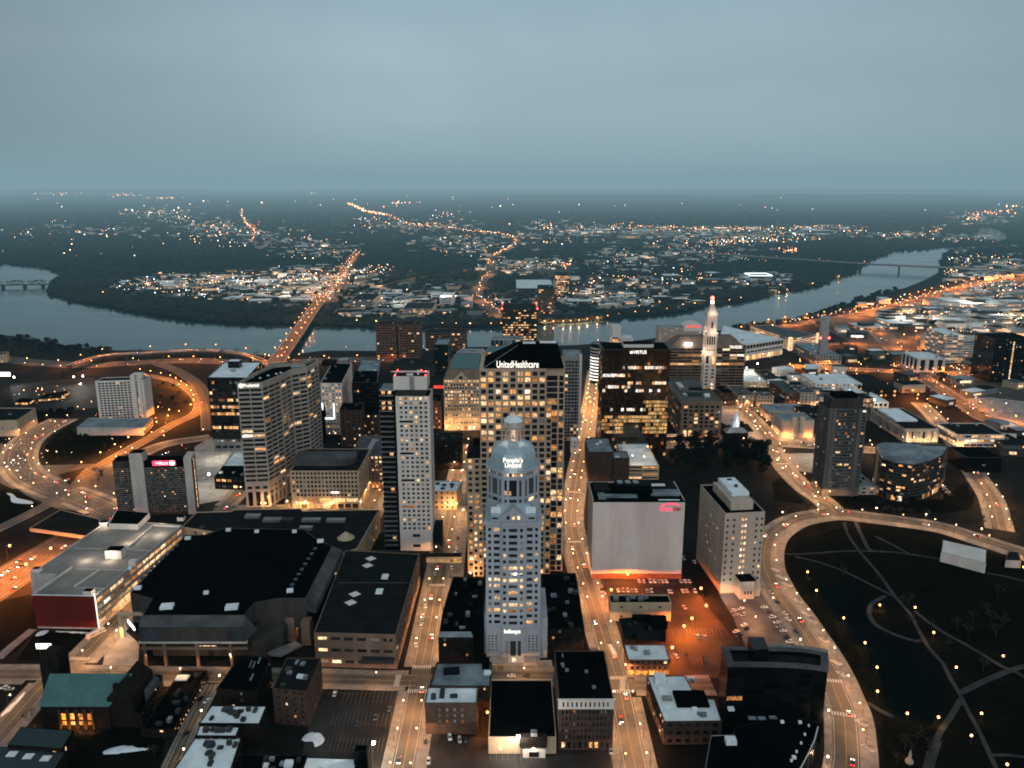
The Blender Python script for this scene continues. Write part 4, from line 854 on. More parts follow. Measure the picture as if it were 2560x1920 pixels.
# --- gold mirror-glass block
def gold():
    wy = W(1370, 985)[1]; h = Zat(wy, 755); x0, x1 = Xat(wy, h, 1303), Xat(wy, h, 1449); D = 40; L = x1 - x0
    b = Bld('gold_glass_block', 'square black and gold mirror-glass office block with floors glowing gold and a white sign', ((x0 + x1) / 2, wy + 20), 'office tower', wall='bronze_wall')
    nf = 26; fl = (h - 9) / nf; nb = 24
    for i in range(nf):
        z = fl * i; cols = even(L, nb, .93, .3)
        got = facade(b.wb, (x0, wy), (x1, wy), z, z + fl, cols, [(z + fl * .14, z + fl * .9)], .06)
        for k, g in enumerate(got):
            t = k / nb; m = 'glass_bronze'
            if 6 <= i <= 10 and not (.30 < t < .62 and i < 9): m = 'lit_gold' if R.random() < .93 else 'glass_bronze'
            elif 11 <= i <= 14 and t > .62: m = 'lit_gold' if R.random() < .9 else 'glass_bronze'
            elif i in (18, 21, 23) and (t < .38 if i != 23 else .25 < t < .95): m = R.choice(['lit_white', 'lit_white', 'lit_dim', 'glass_bronze'])
            elif i == 19 and (.35 < t < .55 or t > .7): m = R.choice(['lit_white', 'lit', 'glass_bronze'])
            elif i in (17, 12) and R.random() < .3: m = 'lit_white'
            elif i < 3 and R.random() < .35: m = 'lit_gold'
            elif R.random() < .03: m = 'lit_dim'
            b.panes.append((g, m))
    facade(b.wb, (x0, wy), (x1, wy), nf * fl, h, [], [])
    b.walls(rect(x0, wy, x1, wy + D), 0, h, bay=3, fw=.93, fl=fl, fh=.76, lit=.12, glass='glass_bronze', rec=.06, only=[3])
    for i in (1, 2):
        p = rect(x0, wy, x1, wy + D); facade(b.wb, p[i], p[i + 1], 0, h, [], [])
    b.roof(rect(x0, wy, x1, wy + D), h, 'roof_black', .8)
    xa, xb = Xat(wy + 14, h, 1347), Xat(wy + 14, h, 1412); zt = Zat(wy + 14, 744); mb = MB(); mb.prism(rect(xa, wy + 14, xb, wy + 30), h - .8, zt); o = b.part('plant_room', mb, 'white_panel'); mb = MB(); mb.prism(rect(xa + .5, wy + 14.5, xb - .5, wy + 29.5), zt + .02, zt + .5); b.part('plant_roof', mb, 'roof_black', o)
    b.sign('VIRTUS', ((Xat(wy, h, 1367) + Xat(wy, h, 1398)) / 2, wy - .3, Zat(wy, 761)), Zat(wy, 757.3) - Zat(wy, 764.7), 'sign_white', maxw=Xat(wy, h, 1397) - Xat(wy, h, 1368), bold=.015)
    q = (Xat(wy, h, 1364), wy - .3, Zat(wy, 761)); mb = MB(); mb.tube(q, (q[0], q[1] - .1, q[2]), 1.5, 14); b.part('emblem', mb, 'sign_white')
    b.done()
gold()

# --- clock-like stone tower on its palace block
def stone_tower():
    wy = W(1517, 945)[1]; h = Zat(wy, 867); x0, x1 = Xat(wy, h, 1473), Xat(wy, h, 1561); D = W(1517, 817, h)[1] - wy
    P = rect(x0, wy, x1, wy + D); b = Bld('palace_block', 'brown stone office block with arched ground floor and green-black roof below the illuminated tower', cen(P), 'office building', wall='brown_stone')
    L = x1 - x0; b.side((x0, wy), (x1, wy), 0, h * .26, even(L, 7, .6, 2), [(1.5, h * .2)], .5); b.side((x0, wy), (x1, wy), h * .26, h, even(L, 7, .64, 2), floors(h * .26, h * .9, 6, .62), .22)
    b.walls([P[0], P[1], P[2], P[3]], 0, h, bay=5.5, fw=.6, fl=5, fh=.55, lit=.15, margin=2, only=[3]); facade(b.wb, P[1], P[2], 0, h, [], []); facade(b.wb, P[2], P[3], 0, h, [], [])
    mb = MB(); mb.prism(inset(P, -1.2), h - 2.4, h - 1.0, bottom=True); b.part('cornice', mb, 'brown_stone'); b.roof(P, h, 'dark_copper', .9)
    for fx, fy, w, d, hh, m in ((.25, .62, 6, 26, 3, 'metal'), (.45, .3, 16, 9, 4, 'dark_copper'), (.74, .22, 6, 5, 3, 'roof_white'), (.6, .5, 14, 8, 2.5, 'roof_dark'), (.2, .25, 5, 5, 2.5, 'metal')):
        mb = MB(); mb.box(x0 + L * fx, wy + D * fy, h - .9, w, d, hh); b.part('roof_unit', mb, m)
    b.done()
    ty = wy + D * .55; S = Xat(ty, 90, 1549) - Xat(ty, 90, 1522.5); cx = Xat(ty, 90, 1536)
    t = Bld('stone_tower', 'slender floodlit stone tower with a belfry, pyramid cap and glowing red and white lantern', (cx, ty + S / 2), 'tower', wall='stone_tower')
    zz = lambda y: Zat(ty, y); cy_ = ty + S / 2
    def stage(s, z0, z1, cols=None, rows=None, lit=.0, mats=None):
        q = rect(cx - s / 2, cy_ - s / 2, cx + s / 2, cy_ + s / 2)
        for i in (0, 3, 1, 2):
            a, c = q[i], q[(i + 1) % 4]
            if cols and i in (0, 3): t.side(a, c, z0, z1, [(u * s, v * s) for u, v in cols], rows, lit, 'glass', .8, 0, mats=mats)
            else: facade(t.wb, a, c, z0, z1, [], [])
        t.wb.quad(*[(*p, z1) for p in q])
    zA, zB, zC, zD, zE = zz(765), zz(721), zz(714), zz(680), zz(657)
    S1 = S
    fl0 = h - 2
    stage(S1, fl0, zA, [(.13, .36), (.62, .85)], floors(fl0, zA - 13, 7, .5) + [(zA - 11.5, zA - 2.5)], .35)
    mb = MB(); mb.prism(rect(cx - S1 / 2 - .8, cy_ - S1 / 2 - .8, cx + S1 / 2 + .8, cy_ + S1 / 2 + .8), zA, zA + 1.4, bottom=True); t.part('cornice', mb, 'stone_tower')
    S2 = S1 * .93; za = zA + 1.4; stage(S2, za, zB, [(.12 + .2 * k, .12 + .2 * k + .12) for k in range(4)], [(za + (zB - za) * .12, za + (zB - za) * .2), (za + (zB - za) * .42, za + (zB - za) * .86)], 0)
    mb = MB(); mb.prism(rect(cx - S2 / 2 - .9, cy_ - S2 / 2 - .9, cx + S2 / 2 + .9, cy_ + S2 / 2 + .9), zB, zB + 1.2, bottom=True); t.part('belfry_cornice', mb, 'stone_tower')
    S3 = S2 * .86; stage(S3, zB + 1.2, zD, [(.42, .60)], [(zB + (zD - zB) * .28, zB + (zD - zB) * .62)], 0)
    mb = MB(); q = rect(cx - S3 / 2 - .7, cy_ - S3 / 2 - .7, cx + S3 / 2 + .7, cy_ + S3 / 2 + .7); mb.prism(q, zD, zD + 1.6, bottom=True); t.part('cap_cornice', mb, 'stone_tower')
    mb = MB(); a = inset(q, .9); top = rect(cx - 1.6, cy_ - 1.6, cx + 1.6, cy_ + 1.6); frustum(mb, a, zD + 1.6, top, zE); mb.quad(*[(*p, zE) for p in top]); t.part('pyramid', mb, 'stone_tower')
    mb = MB(); mb.prism(octa((cx, cy_), 1.7), zE, zE + 3.2); o = t.part('lantern', mb, 'bulb_warm'); mb = MB(); mb.prism(octa((cx, cy_), 1.9), zE + 3.2, zE + 3.8, bottom=True); mb.tube((cx, cy_, zE + 9), (cx, cy_, zE + 13), .2, 5); t.part('lantern_roof', mb, 'steel', o); mb = MB(); mb.ball((cx, cy_, zE + 6.2), 2.2, 10, 6); t.part('finial_lamp', mb, 'bulb_red', o)
    t.done()
    # floodlights on the ledges, as the photo shows the shaft washed with warm light
    for dx, dy, z, e in ((-3, -S * .95, zA + 2, 5200), (-S * .9, -2, zA + 2, 9000), (2, -S * .8, zB + 2, 3800), (-S * .85, 0, zB + 2, 4200), (0, -S * .7, zD + 2, 2600)):
        l = bpy.data.lights.new('floodlight', 'POINT'); l.energy = e; l.color = (1, .70, .50); l.shadow_soft_size = .4; lo = link('tower_floodlight', l, (cx + dx - t.base[0], cy_ + dy - t.base[1], z), t.root)
stone_tower()

# --- banded block behind the stone tower
wy = W(1530, 840)[1]; h = Zat(wy, 752); x0, x1 = Xat(wy, h, 1447), Xat(wy, h, 1611)
P = rect(x0, wy, x1, wy + 45); b = Bld('banded_block', 'wide brown block of dark horizontal window bands with a white name, behind the stone tower', cen(P), 'office building', wall='brown_stone')
b.walls(P, 0, h, bay=10, fw=.94, fl=4.1, fh=.62, lit=.05, glass='glass_bronze', rowlit=.12, base=5)
mb = MB(); zt = Zat(wy + 8, 729); frustum(mb, rect(x0 + 1, wy + .5, x1 - .5, wy + 44), h, rect(x0 + 16, wy + 12, x1 - 14, wy + 34), zt); mb.quad(*[(*p, zt) for p in rect(x0 + 16, wy + 12, x1 - 14, wy + 34)]); b.part('mansard', mb, 'brown_stone')
b.sign('TRAVELERS', (Xat(wy, h, 1589), wy - .4, Zat(wy, 750)), Zat(wy, 747) - Zat(wy, 753.5), 'sign_white', maxw=Xat(wy, h, 1603) - Xat(wy, h, 1576), bold=.012)
p = (Xat(wy, h, 1486), wy - 1, Zat(wy, 743)); mb = MB(); mb.box(p[0], p[1] - .5, p[2] - 1.6, 9, 1.2, 3.2); b.part('floodlight_box', mb, 'bulb_white'); b.done()

# --- big blank block with the red wordmark
def blank_block():
    wy = W(1377, 1250)[1]; h = Zat(wy, 1082); x0, x1 = Xat(wy, h, 1281.5), Xat(wy, h, 1480); D = W(1375, 1040, h)[1] - wy
    P = rect(x0, wy, x1, wy + D); b = Bld('blank_block', 'huge blank pinkish-grey block with a red wordmark at its top corner and cluttered black roof', cen(P), 'office building', wall='blank_wall')
    for i in range(4):
        if i == 3: b.side(P[3], P[0], 0, h, even(D, 7, .35, 3), floors(4, h - 3, 9, .4), .1)
        else: facade(b.wb, P[i], P[(i + 1) % 4], 0, h, [], [])
    mb = MB(); mb.prism(rect(x0 - .2, wy - .25, x1 + .2, wy), 0, Zat(wy, 1239)); b.part('plinth', mb, 'red_brick')
    mb = MB(); mb.quad((x0 + 16, wy - .06, Zat(wy, 1238)), (x0 + 34, wy - .06, Zat(wy, 1238)), (x0 + 34, wy - .06, Zat(wy, 1161)), (x0 + 16, wy - .06, Zat(wy, 1161))); b.part('wall_patch', mb, 'white_panel')
    b.roof(P, h, 'roof_black', 1.0)
    mb = MB(); mb.prism(rect(x0 - .15, wy - .2, x1 + .15, wy + .3), h - .9, h + .1); b.part('coping', mb, 'roof_black')
    q = lambda u, v: (x0 + (x1 - x0) * u, wy + D * v)
    for u0, v0, u1, v1, hh, m in ((.30, .62, .62, .95, 3.2, 'roof_dark'), (.66, .30, .98, .55, 1.6, 'roof_wet'), (.62, .6, .97, .95, 2.6, 'roof_dark'), (.1, .2, .5, .32, 1.4, 'roof_wet'), (.25, .34, .68, .56, 4.2, 'roof_black'), (.04, .5, .22, .9, 2., 'roof_dark'), (.07, .12, .15, .45, .5, 'roof_wet'), (.70, .64, .85, .72, 3.4, 'roof_white'), (.72, .05, .95, .09, .8, 'roof_white')):
        mb = MB(); mb.prism(rect(*q(u0, v0), *q(u1, v1)), h - 1, h - 1 + hh); b.part('roof_unit', mb, m)
    for u in (.35, .44, .53):
        mb = MB(); mb.box(*q(u, .8), h + 2.2, 4, 5, .8); b.part('vent', mb, 'metal')
    sz = Zat(wy, 1093) - Zat(wy, 1108); X = lambda d: Xat(wy, h, d)
    cx = (X(1429) + X(1474)) / 2
    b.sign('fron', (X(1440.5), wy - .3, Zat(wy, 1099.5)), sz * .75, 'sign_pink', maxw=X(1453.5) - X(1428), bold=.01)
    b.sign('tier', (X(1463.5), wy - .3, Zat(wy, 1098.5)), sz * .62, 'sign_dim', maxw=X(1474) - X(1454.5), bold=.02)
    mb = MB(); A = [(X(1428 + 42 * t), Zat(wy, 1094.5 - 6.5 * sin(pi * (t * .75 + .1)))) for t in [i / 14 for i in range(15)]]
    for k, ((xa, za), (xb, zb)) in enumerate(zip(A, A[1:])):
        ta, tb = .2 + .9 * sin(pi * k / 14), .2 + .9 * sin(pi * (k + 1) / 14); mb.quad((xa, wy - .3, za - ta * .5), (xb, wy - .3, zb - tb * .5), (xb, wy - .3, zb + tb * .5), (xa, wy - .3, za + ta * .5))
    b.part('swoosh', mb, 'sign_pink'); b.done()
blank_block()

# --- pale corner tower beside the park
def park_hotel():
    h = hgt(1553, 1283, 1110); P = pts([(1567, 1109), (1653, 1105), (1513, 1047)], h); P = [P[0], P[1], (P[1][0] + P[2][0] - P[0][0], P[1][1] + P[2][1] - P[0][1]), P[2]]
    b = Bld('stone_hotel', 'pale stone mid-rise with lit stair windows and a white penthouse, beside the park boulevard', cen(P), 'building', wall='limestone')
    a, c = P[0], P[1]; L = hypot(c[0] - a[0], c[1] - a[1])
    for i, r in enumerate(floors(8, h - 3, 11, .42)):
        z0 = 0 if i == 0 else 8 + (h - 11) * i / 11; z1 = h if i == 10 else 8 + (h - 11) * (i + 1) / 11
        got = facade(b.wb, a, c, z0, z1, [(L * u, L * u + 1.5) for u in (.05, .21, .43, .51, .78, .91)], [r], .3)
        for k, g in enumerate(got): b.panes.append((g, ('lit_bright' if R.random() < .8 else 'lit') if k in (2, 3) else 'lit' if R.random() < .12 else 'glass'))
    b.walls(P, 0, h, bay=3.6, fw=.4, fl=3.7, fh=.45, lit=.04, margin=2, base=3, only=[3]); facade(b.wb, P[1], P[2], 0, h, [], []); facade(b.wb, P[2], P[3], 0, h, [], [])
    b.roof(P, h, 'roof_black', .9)
    q = lambda u, v: (P[0][0] + (P[1][0] - P[0][0]) * u + (P[3][0] - P[0][0]) * v, P[0][1] + (P[1][1] - P[0][1]) * u + (P[3][1] - P[0][1]) * v)
    mb = MB(); Q = [q(.22, .12), q(.78, .12), q(.78, .82), q(.22, .82)]; mb.prism(Q, h - .9, h + 5.5); o = b.part('penthouse', mb, 'limestone'); mb = MB(); Q = [q(.36, .3), q(.8, .3), q(.8, .84), q(.36, .84)]; mb.prism(Q, h + 5.52, h + 8.2); b.part('penthouse_roof', mb, 'roof_white', o)
    mb = MB(); mb.box(*q(.6, .5), h + 8.2, 2, 2.5, 1.6); mb.box(*q(.6, .75), h + 8.2, 3, 1.5, 1); b.part('roof_unit', mb, 'dark_metal')
    # gabled entrance wing
    ux, uy = (c[0] - a[0]) / L, (c[1] - a[1]) / L; at = lambda t, o: (a[0] + ux * L * t + uy * o, a[1] + uy * L * t - ux * o)
    Q = [at(.36, 10), at(.72, 10), at(.72, .02), at(.36, .02)]; zz = hgt(1600, 1290, 1252); w = MB(); 
    for i in range(4):
        for g in facade(w, Q[i], Q[(i + 1) % 4], 0, zz, [(3, 4.2), (5.2, 6.4), (7.4, 8.6)] if i == 0 else [], [(3.5, 6)], .3): b.panes.append((g, 'glass'))
    b.part('entrance_wing', w, 'limestone'); mb = MB(); mb.prism(inset(Q, -.4), zz, zz + .6, bottom=True); b.part('wing_roof', mb, 'roof_black')
    Q2 = [at(.78, 7), at(.92, 7), at(.92, .02), at(.78, .02)]; mb = MB(); mb.prism(Q2, 0, zz * .62); frustum(mb, inset(Q2, -.3), zz * .62, inset(Q2, 2.0), zz * .95); b.part('porch', mb, 'limestone')
    b.done()
    for u, off, z, e in ((.12, 7, 4, 2600), (.55, 12.5, zz + 2.5, 900)):
        l = bpy.data.lights.new('floodlight', 'POINT'); l.energy = e; l.color = (1, .86, .66); l.shadow_soft_size = .3; p = at(u, off); link('wall_floodlight', l, (p[0] - b.base[0], p[1] - b.base[1], z), b.root)
park_hotel()

# ================================================================ foreground blocks
def z12(l): return [(242 + .22916 * x, 1088.7 + .22916 * y) for x, y in l]
def z15(l): return [(.1875 * x, 1062.8 + .1875 * y) for x, y in l]
def z16(l): return [(1520.8 + .1875 * x, 1365.3 + .1875 * y) for x, y in l]
def zid(l): return l
def FBz(fz, xl, xr, yt, yb, back=None, depth=None):
    (a, t), (c, bb) = fz([(xl, yt)])[0], fz([(xr, yb)])[0]
    return fb(a, c, t, bb, back=None if back is None else fz([(0, back)])[0][1], depth=depth)
def block(fz, name, label, xl, xr, yt, yb, back=None, depth=None, **kw):
    P, h = FBz(fz, xl, xr, yt, yb, back, depth); return simple(name, label, P, h, **kw)
def poly(fz, name, label, corners, foot, **kw):
    """roof corners sighted at the roof; foot = (x, yb, yt) a vertical edge that gives the height, or a number"""
    if isinstance(foot, tuple):
        (x, yb) = fz([(foot[0], foot[1])])[0]; yt = fz([(0, foot[2])])[0][1]; h = hgt(x, yb, yt)
    else: h = foot
    return simple(name, label, rp(fz(corners), h), h, **kw), h
def topbox(b, fz, q, z, w, d, hh, mat, rot=0., name='roof_unit'):
    c = W(*fz([q])[0], z); mb = MB(); mb.box(c[0], c[1], z - .05, w, d, hh, rot); return b.part(name, mb, mat)

# --- the arena
def arena():
    wy = W(420, 1441)[1]; hb, hs = Zat(wy, 1386.5), Zat(wy, 1354.5); h = Zat(wy + 9, 1328.5)
    O = ccw(pts(z12([(285, 1048), (1250, 1048), (1345, 930), (1560, 890), (1828, 885), (2078, 395), (1905, 312), (1812, 236), (1058, 222), (882, 285), (690, 292), (170, 835), (375, 892)]), h))
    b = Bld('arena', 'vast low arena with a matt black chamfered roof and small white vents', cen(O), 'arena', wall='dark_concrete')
    for i in range(len(O)): facade(b.wb, O[i], O[(i + 1) % len(O)], 9 if faces_eye(O[i], O[(i + 1) % len(O)]) else 0, h, [], [])
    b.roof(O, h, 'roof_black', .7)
    x0, x1 = Xat(wy, hs, 299), Xat(wy, hs, 528); r0, r1 = W(*z12([(285, 1048)])[0], h), W(*z12([(1250, 1048)])[0], h)
    mb = MB(); mb.quad((x0, wy, hs), (x1, wy, hs), (*r1, h - .1), (*r0, h - .1)); mb.quad((x1, wy, hb), (x1 + 3, wy + 14, hb), (*r1, h - .1), (x1, wy, hs)); mb.quad((x0, wy, hs), (*r0, h - .1), (x0 - 3, wy + 14, hb), (x0, wy, hb)); b.part('sloped_fascia', mb, 'grey_concrete').data.materials[0] = MATS['roof_grey']
    mb = MB(); mb.quad((x0, wy, hb), (x1, wy, hb), (x1, wy, hs), (x0, wy, hs)); mb.quad((x0, wy, hb), (x0, wy + 22, hb), (x1, wy + 22, hb), (x1, wy, hb)); b.part('front_panel', mb, 'dark_concrete')
    for u in (.03, .83): b.add_pane((x0 + (x1 - x0) * (u + .08), wy - .06, (hb + hs) / 2 - .8), (x1 - x0) * .15, (hs - hb) * .62, 0, 'glass_blue')
    mb = MB(); mb.box((x0 + x1) / 2, wy + .4, hb - 1.0, x1 - x0 + 2, 1.6, 1.2); b.part('eaves_beam', mb, 'grey_concrete')
    zl = Zat(wy, 1401); mb = MB(); mb.box((x0 + x1) / 2, wy + .9, zl - 1, x1 - x0 + 1, 1.4, 1.6); b.part('beam', mb, 'brown_stone')
    for u in (.03, .22, .53, .85):
        mb = MB(); mb.box(x0 + (x1 - x0) * u, wy + .7, 0, 1.5, 1.5, hb - .4); b.part('column', mb, 'brown_stone')
    mb = MB(); mb.prism([(x0 + 1, wy + 12), (x1 - 1, wy + 12), (x1 + 2, wy + 30), (x0 - 2, wy + 30)], 0, hb); b.part('concourse', mb, 'dark_concrete')
    mb = MB(); mb.quad((x0 + 24, wy + 11.9, 5), (x0 + 40, wy + 11.9, 5), (x0 + 40, wy + 11.9, 8), (x0 + 24, wy + 11.9, 6.4)); b.part('lit_entrance', mb, 'lit_bright'); b.add_pane((x0 + 2.5, wy - .2, 7), 1.0, 3, 0, 'lit')
    for q, w in (((520, 975), 7.5), ((1130, 980), 7.5), ((243, 800), 4.2), ((888, 845), 3), ((1678, 826), 4), ((715, 330), 4), ((1097, 252), 3.4), ((1365, 266), 3), ((1720, 267), 3.2), ((1965, 357), 4.4)):
        topbox(b, z12, q, h - .6, w, w * .75, 1.7, 'roof_white', .15, 'roof_vent')
    for i in range(8):
        t = i / 7; topbox(b, z12, (290 + 320 * t, 700 - 300 * t), h - .6, 2.4, 2.6, 1.1, 'glass_blue', 0, 'dark_vent'); topbox(b, z12, (1700 + 215 * t, 770 - 340 * t), h - .6, 2.4, 2.6, 1.1, 'glass_blue', 0, 'dark_vent')
    a, c = W(*z12([(1828, 885)])[0], h), W(*z12([(2078, 395)])[0], h); d = (6.5, -1.0)
    mb = MB(); mb.quad((*a, h - .05), (a[0] + d[0], a[1] - 3, h - 4.2), (c[0] + d[0], c[1] + 2, h - 4.2), (*c, h - .05)); mb.quad((a[0] + d[0], a[1] - 3, h - 9), (c[0] + d[0], c[1] + 2, h - 9), (c[0] + d[0], c[1] + 2, h - 4.2), (a[0] + d[0], a[1] - 3, h - 4.2)); mb.quad((*a, h), (*a, h - 9), (a[0] + d[0], a[1] - 3, h - 9), (a[0] + d[0], a[1] - 3, h - 4.2)); b.part('side_fascia', mb, 'roof_grey')
    # glazed corner pavilion, ramp and stair piers on the right
    P = ccw(pts(z12([(1310, 1290), (1440, 1290), (1610, 1210), (1650, 1130), (1340, 1110)]), 13)); mb = MB(); mb.prism(P, 2, 13, bottom=True); b.part('pavilion', mb, 'dark_concrete')
    mb = MB(); q = [W(*p, 9.5) for p in z12([(1478, 1282), (1575, 1233)])]; mb.quad((*q[0], 8.6), (*q[1], 8.6), (*q[1], 10.4), (*q[0], 10.4)); b.part('lit_strip', mb, 'sign_white')
    for q in ((1690, 1290), (1835, 1330)):
        c0 = W(*z12([q])[0]); mb = MB(); mb.box(c0[0], c0[1] + 3, 0, 5.5, 7, 16); b.part('pier', mb, 'brown_stone')
    mb = MB(); rp_ = ccw(pts(z12([(1500, 1425), (1590, 1430), (1790, 1330), (1730, 1290), (1450, 1400)]), 4.5)); mb.prism(rp_, 3.6, 4.6, bottom=True); b.part('ramp', mb, 'metal')
    # left pylon and round kiosk
    c0 = W(*z12([(105, 1255)])[0]); mb = MB(); mb.box(*c0, 0, 2.2, 2.2, 17); mb.box(c0[0] + 8, c0[1], 15.6, 16, 2, 1.6); b.part('pylon', mb, 'tan_stone')
    q = [W(*p) for p in z12([(160, 1180), (222, 1260)])]; mb = MB(); mb.box((q[0][0] + q[1][0]) / 2, (q[0][1] + q[1][1]) / 2, 5, .5, hypot(q[0][0] - q[1][0], q[0][1] - q[1][1]), 1.8, atan2(q[1][1] - q[0][1], q[1][0] - q[0][0]) - pi / 2); b.part('light_screen', mb, 'led_blue')
    b.done()
arena()

# --- red-walled garage with lit decks
def deck_garage():
    h = hgt(140, 1358, 1287); P = ccw(pts([(71, 1286), (204, 1288.5), (393, 1134), (236, 1121), (64.5, 1240), (122, 1240)], h))
    b = Bld('parking_deck', 'long pale roof-deck garage with a red end wall and open lit levels down one flank', cen(P), 'garage', wall='grey_concrete'); n = len(P)
    k = min(range(n), key=lambda i: P[i][1])       # nearest corner
    for i in range(n):
        a, c = P[i], P[(i + 1) % n]; L = hypot(c[0] - a[0], c[1] - a[1]); mid = (a[0] + c[0]) / 2
        if faces_eye(a, c, .02) and L > 60:
            got = facade(b.wb, a, c, 0, h, even(L, 14, .97, .5), [(h * t, h * t + h * .125) for t in (.10, .32, .54, .75)], .8)
            for g in got: b.panes.append((g, R.choice(['lit', 'lit', 'lit_bright', 'lit_gold', 'lit_dim'])))
        else: facade(b.wb, a, c, 0, h, [], [])
    b.roof(P, h, 'roof_deck', 1.0)
    fl, fr = W(71, 1286, h), W(204, 1288.5, h); mb = MB(); mb.prism(ccw([(fl[0] - .3, fl[1] - .5), (fr[0] + .3, fr[1] - .5), (fr[0] + .3, fr[1] - .02), (fl[0] - .3, fl[1] - .02)]), 1.5, h + .35); b.part('red_wall', mb, 'red_panel')
    mb = MB(); mb.prism(ccw([(fl[0] - .4, fl[1] - .6), (fr[0] + .4, fr[1] - .6), (fr[0] + .4, fr[1]), (fl[0] - .4, fl[1])]), h + .36, h + .75); b.part('coping', mb, 'roof_white')
    u = lambda t, zf: (fl[0] + (fr[0] - fl[0]) * t, fl[1] - .58, h * zf)
    mb = MB(); mb.quad(u(.86, .24), u(.985, .24), u(.985, .46), u(.86, .46)); o = b.part('wall_mural', mb, 'snow'); mb = MB()
    for zf in (.29, .37): mb.quad(*[(p[0], p[1] - .04, p[2]) for p in (u(.875, zf), u(.965, zf), u(.965, zf + .04), u(.875, zf + .03))])
    b.part('mural_stripe', mb, 'red_panel', o)
    mb = MB(); mb.box(fr[0] + .6, fr[1] - .7, 0, .5, .5, h + 2.4); b.part('light_pole', mb, 'sign_white')
    for q, r in (((.22, 0),) * 0 or ()): pass
    c = W(*z15([(1310, 775)])[0], h - 1); mb = MB(); mb.box(c[0], c[1] + 4, h - 1, 11.5, 8, 6.4); o = b.part('stair_house', mb, 'white_panel'); mb = MB(); mb.box(c[0], c[1] + 4, h + 5.42, 10.8, 7.4, .2); b.part('stair_house_roof', mb, 'roof_black', o)
    for k2 in (-3.4, -1.7, 0): b.add_pane((c[0] + k2, c[1] - .1, h + 3.6), .8, 1.0, 0, 'glass')
    topbox(b, z15, (1540, 850), h - 1, 5, 4, 4.2, 'white_panel', 0, 'lift_house'); topbox(b, z15, (1500, 890), h - 1, 3, 2.4, 1.6, 'roof_white')
    for a, c in (((1760, 395), (1480, 645)), ((1760, 395), (2080, 410)), ((830, 880), (400, 1180)), ((1155, 905), (860, 1100)), ((860, 1100), (1190, 1110)), ((850, 645), (1170, 655)), ((1250, 640), (1740, 680)), ((880, 885), (1480, 900))):
        p, q = W(*z15([a])[0], h - 1), W(*z15([c])[0], h - 1); mb = MB(); big = (a[1] != c[1] and abs(a[1] - c[1]) > 100) or a[0] > 1700; mb.box((p[0] + q[0]) / 2, (p[1] + q[1]) / 2, h - 1.02, hypot(q[0] - p[0], q[1] - p[1]), .7 if big else .4, 1.5 if big else .12, atan2(q[1] - p[1], q[0] - p[0])); b.part('ramp_wall', mb, 'white_panel')
    Q = ccw(pts(z15([(1255, 365), (1590, 375), (1725, 240), (1340, 205)]), h + 3.4)); mb = MB(); mb.prism(Q, h - 1, h + 3.4); o = b.part('upper_annex', mb, 'white_panel'); mb = MB(); mb.prism(inset(Q, .6), h + 3.42, h + 3.6); b.part('annex_roof', mb, 'roof_black', o)
    for q, w in (((1190, 395), 6), ((2080, 335), 5), ((410, 935), 5), ((1010, 1195), 6)):
        c = W(*z15([q])[0], h - 1); mb = MB(); mb.box(c[0], c[1] + 2, h - 1, w, 4.5, 3); o = b.part('stair_head', mb, 'white_panel'); mb = MB(); mb.box(c[0], c[1] + 2, h + 2.02, w - .5, 4, .12); b.part('stair_head_roof', mb, 'roof_black', o)
    b.done()
    for q, e in (((1280, 770), 500), ((1010, 760), 500), ((1220, 380), 420), ((1500, 560), 420), ((1880, 330), 420), ((1850, 470), 420), ((1130, 1160), 300), ((1640, 470), 420)):
        c = W(*z15([q])[0], h); l = bpy.data.lights.new('deck_light', 'POINT'); l.energy = e * 6.5; l.color = (1, .8, .58); l.shadow_soft_size = .3; link('deck_lamp', l, (c[0] - b.base[0], c[1] - 2.5 - b.base[1], h + 3.4), b.root)
deck_garage()

# --- exhibition hall and mall roofs
b, h = poly(zid, 'exhibition_hall', 'flat black-roofed hall with diamond skylights and a pale panelled front, beside the avenue', [(678, 1366), (855, 1371), (906, 1196), (746, 1188)], (765, 1442, 1368), wall='brown_stone', roof='roof_dark', units=0, bay=8, fw=.7, fl=9, fh=.28, lit=.12, parapet=.5)
for q in ((188, 380), (168, 422), (90, 597), (65, 648)):
    c = W(*z2([q])[0], h - .4); mb = MB(); mb.tube((*c, h - .5), (*c, h + 1.0), 4.2, 4, .2); b.part('skylight', mb, 'white_panel')
for q in ((275, 494), (240, 584)): topbox(b, z2, q, h - .45, 4.4, 6.5, .8, 'roof_white')
for ya in (530, 335):
    p, q = W(*z2([(-10, ya)])[0], h - .45), W(*z2([(440, ya)])[0], h - .45); mb = MB(); mb.box((p[0] + q[0]) / 2, (p[1] + q[1]) / 2, h - .48, q[0] - p[0], .4, .25); b.part('roof_joint', mb, 'roof_grey')
wy = W(765, 1442)[1]; mb = MB(); xa, xb = Xat(wy, 6, 784), Xat(wy, 6, 853); mb.prism(rect(xa, wy - 5, xb, wy), 5.4, 8); b.part('dock_canopy', mb, 'dark_metal'); b.add_pane(((xa + xb) / 2, wy - .3, 2.8), xb - xa - 1, 4.6, 0, 'lit_white'); b.done()
b, h = poly(zid, 'mall_roof_block', 'sprawling dark flat-roofed mall block behind the arena with white rooftop boxes', [(392, 1138), (424, 1106), (500, 1104), (504, 1100), (650, 1098), (654, 1103), (820, 1100), (772, 1184), (735, 1196), (560, 1165), (470, 1150)], 20., wall='tan_stone', roof='roof_dark', units=4, um='dark_metal', bay=9, fw=.3, fl=7, fh=.3, lit=.3, parapet=.6)
